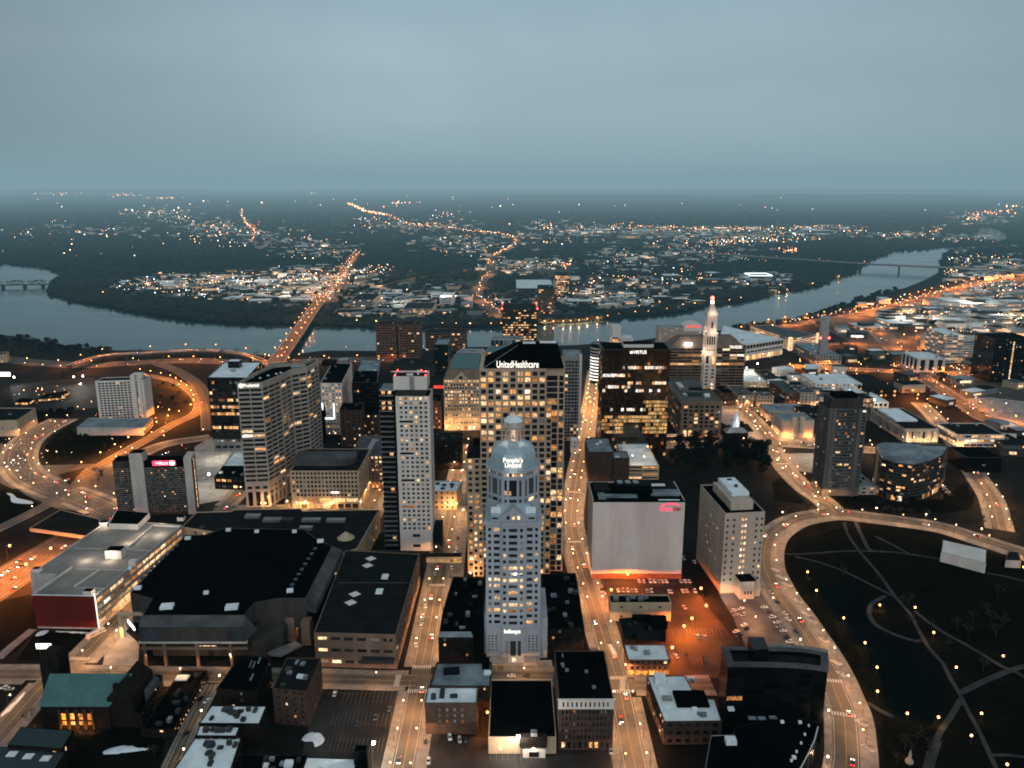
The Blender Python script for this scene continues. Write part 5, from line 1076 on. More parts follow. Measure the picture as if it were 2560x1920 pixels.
for q, w, d in (((1330, 125), 12, 6), ((1515, 160), 15, 6), ((1655, 162), 10, 6), ((1880, 162), 15, 5), ((2112, 165), 15, 5), ((1830, 238), 10, 5)): topbox(b, z12, q, h - .6, w, d, 2.2, 'metal' if q[0] != 1655 else 'dark_metal')
c = W(747, 1160, h); mb = MB(); mb.tube((*c, h - .6), (*c, h + 4.), 6.8, 8, 1.); b.part('pyramid_skylight', mb, 'tan_stone'); b.done()

# --- church with the copper roof
def church():
    wy = W(160, 1573)[1]; he = Zat(wy, 1522); x0, x1 = Xat(wy, he, 87), Xat(wy, he, 234); ry = wy + 13; hr = Zat(ry, 1455); a = -.035
    b = Bld('church', 'dark stone church with a verdigris copper nave roof and amber floodlit arched windows', ((x0 + x1) / 2, wy + 12), 'church', wall='dark_brick')
    X2 = Xat(ry, hr, 286); L = x1 - x0
    cols = [(Xat(wy, 5, q - 6.5) - x0, Xat(wy, 5, q + 6.5) - x0) for q in (139, 157.5, 175.5, 194.5)]
    for g in facade(b.wb, (x0, wy), (x1, wy), 0, he, cols, [(1.5, he * .62)], .7): b.panes.append((g, 'lit_orange'))
    facade(b.wb, (x1, wy), (x1, wy + 26), 0, he, [], []); facade(b.wb, (x1, wy + 26), (x0, wy + 26), 0, he, [], []); facade(b.wb, (x0, wy + 26), (x0, wy), 0, he, [], [])
    for x in (x0, x1): b.wb.quad((x, wy, he), (x, wy + 26, he), (x, ry, hr))
    mb = MB(); mb.quad((x0 - .8, wy - 1, he - .6), (x1 + .8, wy - 1, he - .6), (X2, ry, hr), (x0 - .8, ry, hr)); mb.quad((X2, ry, hr), (x1 + .8, wy + 27, he - .6), (x0 - .8, wy + 27, he - .6), (x0 - .8, ry, hr)); mb.quad((x1 + .8, wy - 1, he - .6), (x1 + .8, wy + 27, he - .6), (X2, ry, hr)); b.part('roof', mb, 'copper')
    for c0 in cols:
        for s in (-.35, cols[0][1] - cols[0][0] + .35):
            mb = MB(); mb.box(x0 + c0[0] + s, wy - .5, 0, .8, 1.0, he * .8); b.part('buttress', mb, 'brick')
        mb = MB(); mb.box(x0 + (c0[0] + c0[1]) / 2, wy + .35, he * .28, 2.6, .3, .7); b.part('transom', mb, 'dark_brick')
    ty = wy + 24; tz = Zat(ty, 1413); xa, xb = Xat(ty, tz, 82), Xat(ty, tz, 123); mb = MB(); T = rect(xa, ty, xb, ty + (xb - xa)); mb.prism(T, 0, tz - 4); frustum(mb, T, tz - 4, inset(T, 1.6), tz); mb.quad(*[(*p, tz) for p in inset(T, 1.6)]); b.part('bell_tower', mb, 'dark_brick')
    mb = MB(); q = Xat(wy + 3, he, 250); mb.prism(rect(x1 - 1, wy + 1, x1 + 12, wy + 27), 0, he + 3); frustum(mb, rect(x1 - 1, wy + 1, x1 + 12, wy + 27), he + 3, rect(x1 + 5, wy + 3, x1 + 6, wy + 25), he + 10); b.part('transept', mb, 'dark_brick')
    mb = MB(); mb.box(Xat(wy + 4, he, 251), wy + 5, he, 2, 2, 9); b.part('chimney', mb, 'dark_brick')
    b.done()
    for q, e in (((139, 1574), 700), ((157.5, 1574), 700), ((176, 1575), 700), ((195, 1576), 700), ((205, 1580), 500), ((75, 1566), 500), ((107, 1566), 120)):
        p = W(*q); l = bpy.data.lights.new('church_light', 'POINT'); l.energy = e; l.color = (1, .38, .08); l.shadow_soft_size = .2; link('church_floodlight', l, (p[0] - b.base[0], p[1] - 1.6 - b.base[1], 1.2), b.root)
church()
b, h = poly(z13, 'copper_roof_hall', 'low hall with a dark green roof just below the church', [(85, 1395), (715, 1440), (850, 1225), (245, 1185)], 11., wall='dark_brick', roof='dark_copper', units=0, parapet=0., bay=6, fw=.3, fl=5, fh=.4, lit=.05); b.done()
b, h = poly(z13, 'skylight_hall', 'low green-roofed hall with three bright square skylights at the corner of the view', [(-330, 1720), (600, 1720), (760, 1475), (-300, 1385)], 9., wall='dark_brick', roof='dark_copper', units=0, parapet=0., bay=7, fw=.3, fl=5, fh=.4, lit=.05)
for q in ((140, 1502), (330, 1528), (528, 1552)): topbox(b, z13, q, h, 4.4, 3.6, .5, 'snow', 0, 'skylight')
b.done()
# --- dark terraces around the lane
b, h = poly(z1, 'lane_terrace', 'long dark brick terrace with lit shop windows along the narrow lane', [(862, 1420), (1060, 1425), (1268, 1062), (1110, 1050)], (960, 1475, 1423), wall='dark_brick', roof='roof_black', units=9, um=('dark_metal', 'metal'), bay=3.6, fw=.5, fl=3.2, fh=.5, lit=.6); topbox(b, z1, (1112, 1112), h - .5, 7, 5, .7, 'roof_white'); b.done()
b, h = poly(z1, 'slate_gable_house', 'dark house with one pale slate roof slope beside the terrace', [(700, 1300), (860, 1330), (990, 1090), (830, 1080)], 9., wall='dark_brick', roof='roof_black', units=0, bay=4, fw=.4, fl=3.2, fh=.5, lit=.03)
P = ccw(pts(z1([(872, 1140), (930, 1088), (972, 1115), (885, 1225)]), 12)); mb = MB(); mb.prism(P, h, 12.5); b.part('gable_roof', mb, 'roof_grey'); b.done()
b, h = poly(z1, 'blue_roof_block', 'dark block with a blue-black roof and rows of tiny skylights, behind the white roofs', [(1318, 1175), (1565, 1195), (1652, 985), (1470, 965)], (1440, 1345, 1185), wall='dark_brick', roof='roof_black', units=0, bay=5, fw=.3, fl=3.6, fh=.45, lit=.10)
for i in range(9):
    for x0, y0, dx, dy in ((1535, 1010, -3.5, 10), (1555, 1015, -3.5, 10), (1590, 985, -4, 10), (1545, 1090, -5, 10)): topbox(b, z1, (x0 + dx * i * .7, y0 + dy * i * .7), h - .9, .9, .9, .6, 'roof_wet', 0, 'skylight') if i < 6 else None
b.done()
b, h = poly(z1, 'brick_tenement', 'dark brick block with a grey roof and white pipework, next to the empty parking lot', [(1662, 1172), (1872, 1192), (1958, 985), (1748, 985)], (1770, 1400, 1185), wall='brick', roof='roof_dark', units=8, um=('roof_white', 'metal', 'dark_metal'), bay=4.2, fw=.3, fl=3.4, fh=.45, lit=.06); b.done()
b, h = poly(z1, 'white_roof_block', 'dark block with a bright white flat roof scattered with small black fans', [(1212, 1386), (1582, 1389), (1626, 1279), (1290, 1276)], (1500, 1540, 1388), wall='dark_brick', roof='roof_white', units=12, um='dark_metal', bay=5, fw=.25, fl=3.5, fh=.4, lit=.08, parapet=.4)
b.done()
b, h = poly(z1, 'white_roof_terrace', 'long block with a stained white roof running down to the bottom edge', [(1010, 1740), (1385, 1740), (1472, 1472), (1190, 1470)], 14., wall='dark_brick', roof='roof_white', units=14, um='dark_metal', bay=5, fw=.3, fl=3.5, fh=.4, lit=.1, parapet=.4); b.done()
b, h = poly(z1, 'white_roof_annex', 'small white-roofed annex between two larger white roofs', [(1192, 1462), (1440, 1464), (1462, 1406), (1218, 1398)], 15.5, wall='dark_brick', roof='roof_white', units=6, um='dark_metal', bay=5, fw=.3, fl=3.5, fh=.4, lit=.05, parapet=.4); b.done()
b, h = poly(z1, 'dark_roof_workshop', 'low dark-roofed building with round ducts at the bottom edge', [(1430, 1760), (1850, 1760), (1880, 1580), (1475, 1575)], 9., wall='dark_brick', roof='roof_black', units=9, um=('metal', 'roof_white', 'dark_metal'), bay=5, fw=.3, fl=3.5, fh=.4, lit=.05, parapet=.4); b.done()
b, h = poly(z1, 'pale_roof_workshop', 'low building with a clean pale roof at the bottom edge beside the parking lot', [(1815, 1760), (2145, 1760), (2180, 1600), (1870, 1590)], 9.6, wall='dark_brick', roof='roof_white', units=2, um='metal', bay=5, fw=.3, fl=3.5, fh=.4, lit=.05, parapet=.4); b.done()
b, h = poly(z2, 'chimney_stack_block', 'tall narrow black stair block at the bottom edge', [(80, 1560), (165, 1562), (170, 1520), (95, 1516)], (120, 1740, 1560), wall='black_glass_wall', roof='roof_black', units=0, bay=6, fw=.2, fl=5, fh=.3, lit=0); b.done()

# --- between the avenue and the main street
P, h = FBz(z2, 600, 812, 862, 1014, 700); b = Bld('mansard_block', 'dark corner block with a snowy pale-blue mansard front and orange lit windows', cen(P), 'building', wall='dark_brick')
b.walls(P, 0, h, bay=4.2, fw=.28, fl=3.5, fh=.5, lit=.28, margin=1.5); b.roof(P, h, 'roof_black', .5)
I = inset(P, 1.4); mb = MB(); mb.quad((*P[0], h + .02), (*P[1], h + .02), (*I[1], h + 3), (*I[0], h + 3)); b.part('mansard', mb, 'roof_wet'); mb = MB(); mb.quad((*I[0], h + 3), (*I[1], h + 3), (I[2][0], I[2][1], h + 3), (I[3][0], I[3][1], h + 3)); b.part('upper_roof', mb, 'roof_black'); b.units(P, h + 3, 5, ('dark_metal', 'metal'), seed=4); b.done()
b, h = poly(z2, 'dark_tar_roof_row', 'dark tar-roofed row squeezed behind the mansard block', [(628, 690), (872, 694), (884, 500), (690, 490)], 15., wall='dark_brick', roof='roof_black', units=10, um=('dark_metal', 'metal', 'roof_dark'), bay=4, fw=.35, fl=3.5, fh=.5, lit=.25); b.done()
b, h = poly(z2, 'tower_side_block', 'dark low roof on the far side of the domed tower', [(1232, 820), (1490, 800), (1440, 470), (1235, 475)], 15., wall='dark_brick', roof='roof_black', units=12, um=('dark_metal', 'roof_wet', 'roof_dark'), bay=4, fw=.35, fl=3.5, fh=.5, lit=.15); b.done()
P, h = FBz(z2, 517, 834, 1262, 1454, 1160); b = simple('white_roof_brick_block', 'brown brick block with a white roof and five columns of tall arched windows', P, h, 'brick', 'roof_white', 4, 'dark_metal', bay=3.9, fw=.30, fl=(h - 7) / 4, fh=.58, lit=.10, margin=5.6, base=6, top=2.5, glass='glass_blind', blind=.5); b.done()
b, h = poly(z2, 'blotchy_roof_block', 'block with a blotchy wet blue-grey roof directly behind the white roof', [(546, 1158), (916, 1160), (926, 1012), (590, 1012)], h - 1.5, wall='dark_brick', roof='roof_wet', units=0, bay=4, fw=.3, fl=3.5, fh=.4, lit=.03)
topbox(b, z2, (680, 1072), h - .9, 9, 6, 1.2, 'roof_dark', .1); topbox(b, z2, (890, 1035), h - .9, 4, 7, 3.5, 'roof_black'); topbox(b, z2, (900, 1085), h - .9, 4, 3, 1.5, 'roof_white'); b.done()
P, h = FBz(z2, 905, 1320, 1470, 1572, 1115); b = simple('black_roof_hall', 'deep black-roofed hall with a floodlit tan front wall on the lower parking lot', P, h, 'tan_stone', 'roof_black', 0, bay=30, fw=.1, fl=20, fh=.1, lit=0)
x0, x1 = P[0][0], P[1][0]; L = x1 - x0; wy = P[0][1]; mb = MB(); mb.box(x0 + L * .66, wy - 1.2, h * .62, L * .40, 4, h * .55); o = b.part('entrance_canopy', mb, 'dark_brick'); mb = MB(); mb.box(x0 + L * .67, wy - 1.5, 0, L * .33, 3.2, h * .52); o = b.part('porch', mb, 'white_panel'); mb = MB(); mb.box(x0 + L * .67, wy - .5, h * 1.17, 3, 3, 2); b.part('roof_unit', mb, 'metal'); b.add_pane((x0 + L * .67, wy - 3.2, 2), 5, 3, 0, 'glass'); b.done()
P, h = FBz(z2, 1335, 1671, 1243, 1548, 942); b = Bld('cornice_brick_block', 'six-storey brick block with a black roof and pale top storey on the main street corner', cen(P), 'building', wall='brick')
z1_ = h - 5.2; L = P[1][0] - P[0][0]
b.side(P[0], P[1], 0, 5.5, even(L, 9, .62, 1.2), [(1.0, 4.6)], .15); b.side(P[0], P[1], 5.5, z1_, even(L, 13, .42, 1.2), floors(5.5, z1_, 5, .56), .04, blind=.15); facade(b.wb, P[1], P[2], 0, h, [], []); facade(b.wb, P[2], P[3], 0, h, [], []); b.walls([P[0], P[1], P[2], P[3]], 0, h, bay=4.5, fw=.35, fl=3.8, fh=.5, lit=.05, only=[3])
top = MB()
for g in facade(top, (P[0][0] - .3, P[0][1] - .3), (P[1][0] + .3, P[1][1] - .3), z1_, h, even(L, 11, .34, 1.5), [(z1_ + 1.2, h - 1.2)], .3): b.panes.append((g, 'glass'))
top.quad((P[0][0] - .3, P[0][1] - .3, z1_), (P[0][0] - .3, P[0][1], z1_), (P[1][0] + .3, P[1][1], z1_), (P[1][0] + .3, P[1][1] - .3, z1_)); top.quad((P[0][0] - .3, P[0][1] - .3, h), (P[1][0] + .3, P[1][1] - .3, h), (P[1][0] + .3, P[1][1], h), (P[0][0] - .3, P[0][1], h)); b.part('top_storey', top, 'white_panel')
mb = MB(); mb.prism(inset(P, -.5)[:1] and [(P[0][0] - .7, P[0][1] - .8), (P[1][0] + .7, P[1][1] - .8), (P[1][0] + .7, P[1][1]), (P[0][0] - .7, P[0][1])], h, h + .7, bottom=True); b.part('cornice', mb, 'white_panel')
b.roof(P, h, 'roof_black', .6); b.units(P, h - .6, 7, ('roof_wet', 'metal'), .8, 2, 1.2, seed=9); b.done()
c = W(1046, 1563); l = bpy.data.lights.new('alley_light', 'POINT'); l.energy = 1500; l.color = (1, .2, .02); l.shadow_soft_size = .3

# --- east of the main street
P, h = FBz(z2, 1650, 2022, 650, 762, 600); b = simple('tan_shed', 'long low black-roofed shed with an orange-lit tan wall at the orange parking lot', P, h, 'tan_stone', 'roof_black', 8, ('dark_metal', 'roof_wet', 'metal'), bay=12, fw=.15, fl=8, fh=.2, lit=0); b.done()
b, h = poly(z2, 'grey_roof_shop', 'small dark shop building with a grey roof between shed and white-roofed brick block', [(1732, 868), (1985, 890), (1990, 730), (1702, 745)], (1850, 950, 885), wall='dark_brick', roof='roof_dark', units=5, um=('dark_metal', 'roof_black'), bay=5, fw=.3, fl=3.5, fh=.4, lit=.05); topbox(b, z2, (1940, 790), h - .9, 10, 9, 5, 'roof_black'); topbox(b, z2, (1840, 760), h - .9, 12, 4, 3.4, 'roof_black'); b.done()
P, h = FBz(z2, 1757, 2014, 1000, 1094, 905); b = simple('lit_brick_shop', 'three-storey red brick block with a white roof and orange lit shopfront', P, h, 'red_brick', 'roof_white', 3, 'metal', bay=3.2, fw=.6, fl=h / 3, fh=.5, lit=.1, parapet=.4)
for k in range(6): b.add_pane((P[0][0] + (P[1][0] - P[0][0]) * (k + .5) / 6, P[0][1] - .08, 1.9), 3.4, 2.8, 0, 'lit_orange')
b.done()
h = hgt(1445, 1608, 1558); P = ccw(pts(z2([(1978, 1376), (2330, 1372), (2285, 1235), (2200, 1230), (2175, 1180), (2150, 1178), (2103, 1092), (1872, 1096)]), h)); b = simple('white_roof_courtyard_block', 'brick block with a stepped bright white roof and dark roof well, on the main street', P, h, 'brick', 'roof_white', 8, ('metal', 'roof_wet', 'roof_white'), bay=5, fw=.55, fl=4.4, fh=.5, lit=.08, parapet=.5)
topbox(b, z2, (2140, 1245), h - .45, 17, 13, 1.6, 'roof_black'); topbox(b, z2, (1950, 1135), h - .45, 6, 6, 4, 'roof_white'); topbox(b, z2, (1995, 1240), h - .45, 5, 3, 1.5, 'metal'); b.done()

# --- black curved office block at the park corner
def curved():
    h = hgt(1560, 1592, 1437); F = z16([(275, 388), (480, 384), (700, 386), (900, 392), (1100, 403), (1270, 421), (1425, 447)]); B_ = z16([(1424, 245), (1270, 214), (1100, 192), (900, 182), (700, 180), (480, 172), (205, 165)])
    P = ccw(pts(F + B_, h)); b = Bld('curved_office', 'black glass office block with a gently curved front and pale grey roof rim', cen(P), 'office building', wall='black_glass_wall')
    for i in range(len(P)):
        a, c = P[i], P[(i + 1) % len(P)]; L = hypot(c[0] - a[0], c[1] - a[1])
        if faces_eye(a, c, .02) and L > 3: b.side(a, c, 0, h - 2.6, even(L, max(1, int(L / 5)), .9, .2), floors(0, h - 3, 11, .7), .008, 'glass_black', .1, .0); facade(b.wb, a, c, h - 2.6, h, [], [])
        else: facade(b.wb, a, c, 0, h, [], [])
    b.roof(P, h, 'roof_dark', 2.2, th=3.0)
    mb = MB(); I = inset(P, 3.4); O = inset(P, -.3); n = len(P)
    for i in range(n):
        j = (i + 1) % n; mb.quad((*O[i], h + .05), (*O[j], h + .05), (*I[j], h + .05), (*I[i], h + .05)); mb.quad((*O[i], h - .8), (*O[j], h - .8), (*O[j], h + .05), (*O[i], h + .05))
    b.part('roof_rim', mb, 'roof_grey'); mb = MB(); bk = pts(z16([(1424, 240), (1270, 208), (1100, 187), (900, 178), (760, 176)]), h)
    for p, q in zip(bk, bk[1:]): mb.quad((*q, h + .1), (*p, h + .1), (*p, h + 1.6), (*q, h + 1.6))
    b.part('glass_rail', mb, 'roof_wet')
    Q = ccw(pts(z16([(575, 205), (745, 195), (690, 60), (505, 60)]), h + 6)); mb = MB(); mb.prism(Q, h - 2, h + 6); b.part('plant_tower', mb, 'black_glass_wall')
    mb = MB(); mb.ball((*W(1560, 1434), 2), .1, 4, 3); b.done()
    h2 = 22.; Q = ccw(pts(z16([(-10, 1720), (1000, 1720), (1120, 1560), (1210, 1390), (1275, 1240), (1312, 1100), (1230, 1040), (700, 1010), (340, 1100), (350, 1190), (80, 1200)]), h2)); b = simple('curved_wing', 'low black wing with a sweeping curved edge and thin white rim', Q, h2, 'black_glass_wall', 'roof_black', 0, bay=6, fw=.85, fl=4, fh=.6, lit=.03, glass='glass_black', parapet=.5)
    for q, w in (((305, 1275), 5), ((1105, 1050), 1.6), ((900, 1045), 1.6), ((1035, 1455), 1.8), ((1160, 1190), .9), ((1117, 1290), .9), ((1065, 1388), .9), ((1005, 1492), 1), ((1206, 1088), .8), ((310, 895), 3)): topbox(b, z16, q, h2 - .45, w, w * .8, 1.2 if w < 4 else 2.4, 'roof_white')
    for q in ((555, 995), (665, 997), (795, 988)): topbox(b, z16, q, h2 - .45, 3.6, 2.2, .5, 'roof_wet', 0, 'skylight')
    E = pts(z16([(1000, 1720), (1120, 1560), (1210, 1390), (1275, 1240), (1312, 1100)]), h2); mb = MB()
    for p, q in zip(E, E[1:]): mb.tube((*p, h2 + .3), (*q, h2 + .3), .28, 5)
    b.part('white_rim', mb, 'white_panel'); mb = MB(); E = pts(z16([(80, 1200), (-10, 1720)]), h2) ; E2 = pts(z16([(80, 1200), (340, 1190)]), h2)
    for p, q in (E, E2): mb.tube((*p, h2 + .2), (*q, h2 + .2), .14, 4)
    b.part('roof_edge', mb, 'metal'); b.done()
curved()

# ================================================================ middle ground
P, h = FBz(zid, 626, 774.5, 1017, 1099, depth=62); b = Bld('grid_office', 'tan seven-storey office block with a tight grid of square windows over a bright arcade', cen(P), 'office building', wall='tan_stone')
L = P[1][0] - P[0][0]; b.side(P[0], P[1], 0, 5.5, even(L, 9, .8, 1), [(.6, 4.8)], .9); b.side(P[0], P[1], 5.5, 11, even(L, 5, .9, 1), [(6.5, 9.8)], .9); b.side(P[0], P[1], 11, h, even(L, 18, .6, 1), floors(11, h - .5, 6, .58), .04); facade(b.wb, P[2], P[3], 0, h, [], []); facade(b.wb, P[3], P[0], 0, h, [], []); b.side(P[1], P[2], 0, h, even(62, 16, .5, 1), floors(0, h, 8, .5), .3)
b.roof(P, h, 'roof_dark', .5)
mb = MB(); c = (cen(P)[0] - 2, P[0][1] + 27); mb.prism([(c[0] - 29, c[1] - 13), (c[0] + 18, c[1] - 13), (c[0] + 24, c[1] - 9), (c[0] + 26, c[1]), (c[0] + 24, c[1] + 11), (c[0] - 29, c[1] + 11)], h - .5, h + 5.5); b.part('penthouse', mb, 'roof_grey'); mb = MB(); mb.tube((P[0][0] + L * .58, P[0][1] - .1, 15.4), (P[0][0] + L * .70, P[0][1] - .1, 15.4), .8, 8); b.part('lit_emblem', mb, 'sign_white'); b.done()
P2 = rect(P[1][0] - 18, P[2][1] - 12, P[1][0] + 14, P[2][1] + 52); b = simple('grid_office_annex', 'grey-roofed rear wing of the tan grid block with a long white skylight', P2, h * .92, 'brown_stone', 'roof_grey', 2, 'metal', bay=4, fw=.5, fl=4, fh=.5, lit=.3); mb = MB(); mb.box(cen(P2)[0], cen(P2)[1], h * .92 - .9, 5, 36, 1.6); b.part('skylight', mb, 'metal'); b.done()

b, h = poly(z4, 'beige_bunker', 'low beige windowless block with a flat dark roof by the lit bend', [(-300, 665), (145, 657), (308, 553), (-200, 548)], (150, 795, 657), wall='tan_stone', roof='roof_dark', units=1, bay=12, fw=.1, fl=20, fh=.1, lit=0); b.done()
b, h = poly(z4, 'motor_inn', 'low dark inn with an amber lit canopy in the floodlit lot', [(320, 470), (520, 455), (610, 400), (400, 430)], 6., wall='dark_brick', roof='roof_black', units=0, bay=5, fw=.8, fl=5, fh=.4, lit=.9); b.done()
b, h = poly(z4, 'lit_kiosk', 'small low building with a glowing shop window near the beige block', [(120, 500), (245, 500), (300, 470)], 5., wall='dark_brick', roof='roof_black', units=0, bay=4, fw=.9, fl=5, fh=.5, lit=1.); b.done()
b, h = poly(z4, 'pale_mill', 'pale old brick mill block at the edge of the riverside wood', [(-40, 90), (55, 85), (75, 65)], 14., wall='tan_stone', roof='roof_dark', units=0, bay=4, fw=.4, fl=3.5, fh=.4, lit=.15); b.done()
b, h = poly(z4, 'white_deck_pavilion', 'low white-roofed pavilion beside the plaza at the foot of the zig-zag tower', [(1930, 1050), (2120, 1060), (2120, 930), (2000, 935)], 9., wall='white_panel', roof='roof_white', units=2, um='metal', bay=6, fw=.3, fl=4, fh=.3, lit=.3); b.done()
b, h = poly(z4, 'black_pavilion', 'small black flat-roofed pavilion on the pale plaza deck', [(1850, 1150), (2110, 1160), (2112, 1050), (1925, 1052)], 12., wall='black_glass_wall', roof='roof_black', units=3, um='roof_wet', bay=6, fw=.7, fl=6, fh=.4, lit=.2); b.done()
b, h = poly(z4, 'glass_skybridge', 'bluish glass bridge lit from inside below the dark glass office', [(1850, 850), (2090, 848), (2090, 840)], 22., wall='glass_blue', roof='roof_white', units=0, bay=7, fw=.8, fl=22, fh=.3, lit=0, z0=12.); b.wm = 'metal'
for k in range(5): b.add_pane((W(469 + 12 * k, 957, 17)[0], W(469, 955, 17)[1] - 3.3, 17), 3.0, 7, 0, 'lit_white' if k % 2 else 'glass_blue')
b.done()
# row of mid-rises behind the zig-zag tower
b, h = poly(z5, 'pink_lit_block', 'slim office block washed in pinkish light with lit windows on every floor', [(1038, 405), (1226, 408), (1312, 232)], (1110, 850, 405), wall='white_panel', roof='roof_black', units=3, um='roof_wet', bay=4, fw=.42, fl=3.9, fh=.5, lit=.55); topbox(b, z5, (1120, 250), h, 16, 12, 6, 'roof_dark'); topbox(b, z5, (1250, 230), h, 10, 14, 5, 'metal'); b.done()
wy0 = W(705, 935)[1]
P = rect(W(708, 935)[0] - 3, wy0 - 8, W(727, 935)[0], wy0 - 6); b = Bld('light_frame', 'cold white illuminated portal sign low on the pink-lit block', cen(P), 'sign', wall='metal')
for x, w, z, hh in ((P[0][0], .6, 20, 17), (P[1][0], .6, 20, 17), (cen(P)[0], P[1][0] - P[0][0], 19, 1)): b.wb.box(x, wy0 - 7, z, w, 1, hh)
b.wm = 'led_blue'; b.done()
b, h = poly(z5, 'black_midrise', 'unlit black mid-rise left of the slim white tower', [(1310, 402), (1534, 402), (1540, 300)], (1420, 880, 402), wall='black_glass_wall', roof='roof_black', units=4, um='dark_metal', bay=4, fw=.5, fl=4, fh=.5, lit=.02); b.done()
b, h = poly(z5, 'brown_midrise', 'brown brick mid-rise with a few amber windows in front of the black mid-rise', [(1205, 640), (1400, 640), (1420, 575)], (1300, 960, 640), wall='brick', roof='roof_black', units=3, um='dark_metal', bay=5, fw=.3, fl=3.8, fh=.45, lit=.10); b.done()
b, h = poly(z5, 'brown_midrise', 'squat brown block with lit lower windows, tucked beside the slim white tower', [(1400, 680), (1540, 680), (1560, 600)], (1470, 900, 680), wall='brick', roof='roof_black', units=2, um='dark_metal', bay=4, fw=.4, fl=3.8, fh=.45, lit=.3); b.done()
b, h = poly(z5, 'gothic_spires', 'dark church roof with thin spires behind the zig-zag tower', [(1050, 700), (1080, 700), (1085, 640)], 30., wall='black_glass_wall', roof='roof_black', units=0, bay=4, fw=.2, fl=4, fh=.3, lit=0)
for q in ((1052, 690), (1078, 690)): c = W(*z5([q])[0], 30); mb = MB(); mb.tube((*c, 29), (*c, 46), 2.2, 6, .1); b.part('spire', mb, 'roof_black')
b.done()
b, h = poly(z5, 'grey_gridded_block', 'grey gridded low-rise with a pale roof behind the black mid-rise', [(1352, 325), (1540, 328), (1560, 215), (1400, 205)], (1440, 380, 326), wall='metal', roof='roof_wet', units=2, um='roof_white', bay=4, fw=.5, fl=3.6, fh=.5, lit=.04); b.done()
b, h = poly(z5, 'long_brown_garage', 'long dark garage in front of the twin brick towers', [(1640, 262), (2030, 262), (1960, 190), (1700, 190)], 16., wall='dark_concrete', roof='roof_dark', units=2, um='roof_wet', bay=10, fw=.9, fl=3.4, fh=.4, lit=.05); b.done()
b, h = poly(z5, 'small_brick_block', 'small red brick block with a red neon strip right of the slim white tower', [(1995, 560), (2085, 565), (2090, 500)], (2040, 800, 562), wall='red_brick', roof='roof_black', units=1, um='dark_metal', bay=4, fw=.4, fl=3.8, fh=.5, lit=.35); c = W(*z5([(2065, 455)])[0], h); mb = MB(); mb.box(c[0], c[1] + 4, h - .5, 14, .5, 3.4); b.part('neon_strip', mb, 'sign_red'); b.done()
# lit tan block with a gable and copper roof
P, h = FBz(z6, 168, 482, 375, 815, 215); b = Bld('gabled_tan_block', 'tan office block with a central gable, copper roof and almost every window lit', cen(P), 'office building', wall='tan_stone')
L = P[1][0] - P[0][0]; b.side(P[0], P[1], 0, 6, even(L, 9, .7, 1), [(.6, 5)], .95); b.side(P[0], P[1], 6, h * .36, even(L, 13, .55, 1), floors(7, h * .34, 3, .5), .75); b.side(P[0], P[1], h * .36, h, even(L, 12, .55, 1), floors(h * .38, h, 9, .52), .62); b.walls(P, 0, h, bay=4.5, fw=.5, fl=4, fh=.5, lit=.4, only=[1]); facade(b.wb, P[2], P[3], 0, h, [], []); facade(b.wb, P[3], P[0], 0, h, [], [])
mb = MB(); I = [(P[0][0] + 6, P[0][1] + 12), (P[1][0] - 2, P[0][1] + 12), (P[1][0] - 2, P[2][1] - 3), (P[0][0] + 6, P[2][1] - 3)]; frustum(mb, P, h, I, h + 9); mb.quad(*[(*p, h + 9) for p in I]); b.part('mansard', mb, 'brown_stone'); mb = MB(); mb.prism(inset(I, .6), h + 9.02, h + 10.2); b.part('roof', mb, 'copper')
mb = MB(); gx = P[0][0] + L * .48; mb.quad((gx - 9, P[0][1] - .3, h - .5), (gx + 9, P[0][1] - .3, h - .5), (gx, P[0][1] - .3, h + 7.5)); mb.quad((gx - 9, P[0][1] - .3, h - .5), (gx, P[0][1] - .3, h + 7.5), (gx, P[0][1] + 9, h + 7.5), (gx - 9, P[0][1] + 9, h - .5)); mb.quad((gx, P[0][1] - .3, h + 7.5), (gx + 9, P[0][1] - .3, h - .5), (gx + 9, P[0][1] + 9, h - .5), (gx, P[0][1] + 9, h + 7.5)); b.part('gable', mb, 'tan_stone'); b.add_pane((gx, P[0][1] - .4, h + 2), 4, 3.5, 0, 'glass'); b.done()
b, h = poly(z6, 'dark_slab', 'dark narrow slab office with a pale sign edge behind the gabled block', [(88, 75), (205, 72), (232, 20)], (150, 330, 73), wall='black_glass_wall', roof='roof_wet', units=1, um='metal', bay=4, fw=.6, fl=4, fh=.5, lit=.04); b.done()
b, h = poly(z6, 'white_grid_block', 'small white gridded office block behind the copper roof', [(283, 138), (485, 140), (520, 112)], (380, 230, 138), wall='white_panel', roof='roof_wet', units=0, bay=4.4, fw=.7, fl=4, fh=.6, lit=.18); b.done()
b, h = poly(z6, 'teal_glass_block', 'teal glass-walled block with an orange lit corner facing the river', [(572, 25), (835, 25), (860, 0)], (700, 110, 25), wall='roof_blue', roof='roof_wet', units=2, um='metal', bay=7, fw=.85, fl=14, fh=.7, lit=.22, glass='glass_blue'); b.done()
b, h = poly(z6, 'copper_roof_block', 'low block with a green copper roof between white grid block and tall beige tower', [(515, 140), (770, 138), (830, 85), (570, 85)], (640, 330, 139), wall='tan_stone', roof='copper', units=0, bay=5, fw=.5, fl=4, fh=.5, lit=.2, parapet=.2); b.done()
b, h = poly(z6, 'dim_row_block', 'dark low block with four lit windows between the white tower and beige tower', [(68, 905), (312, 905), (335, 832), (75, 832)], (200, 1150, 905), wall='dark_brick', roof='roof_dark', units=4, um='dark_metal', bay=5, fw=.4, fl=4, fh=.4, lit=.08); b.done()
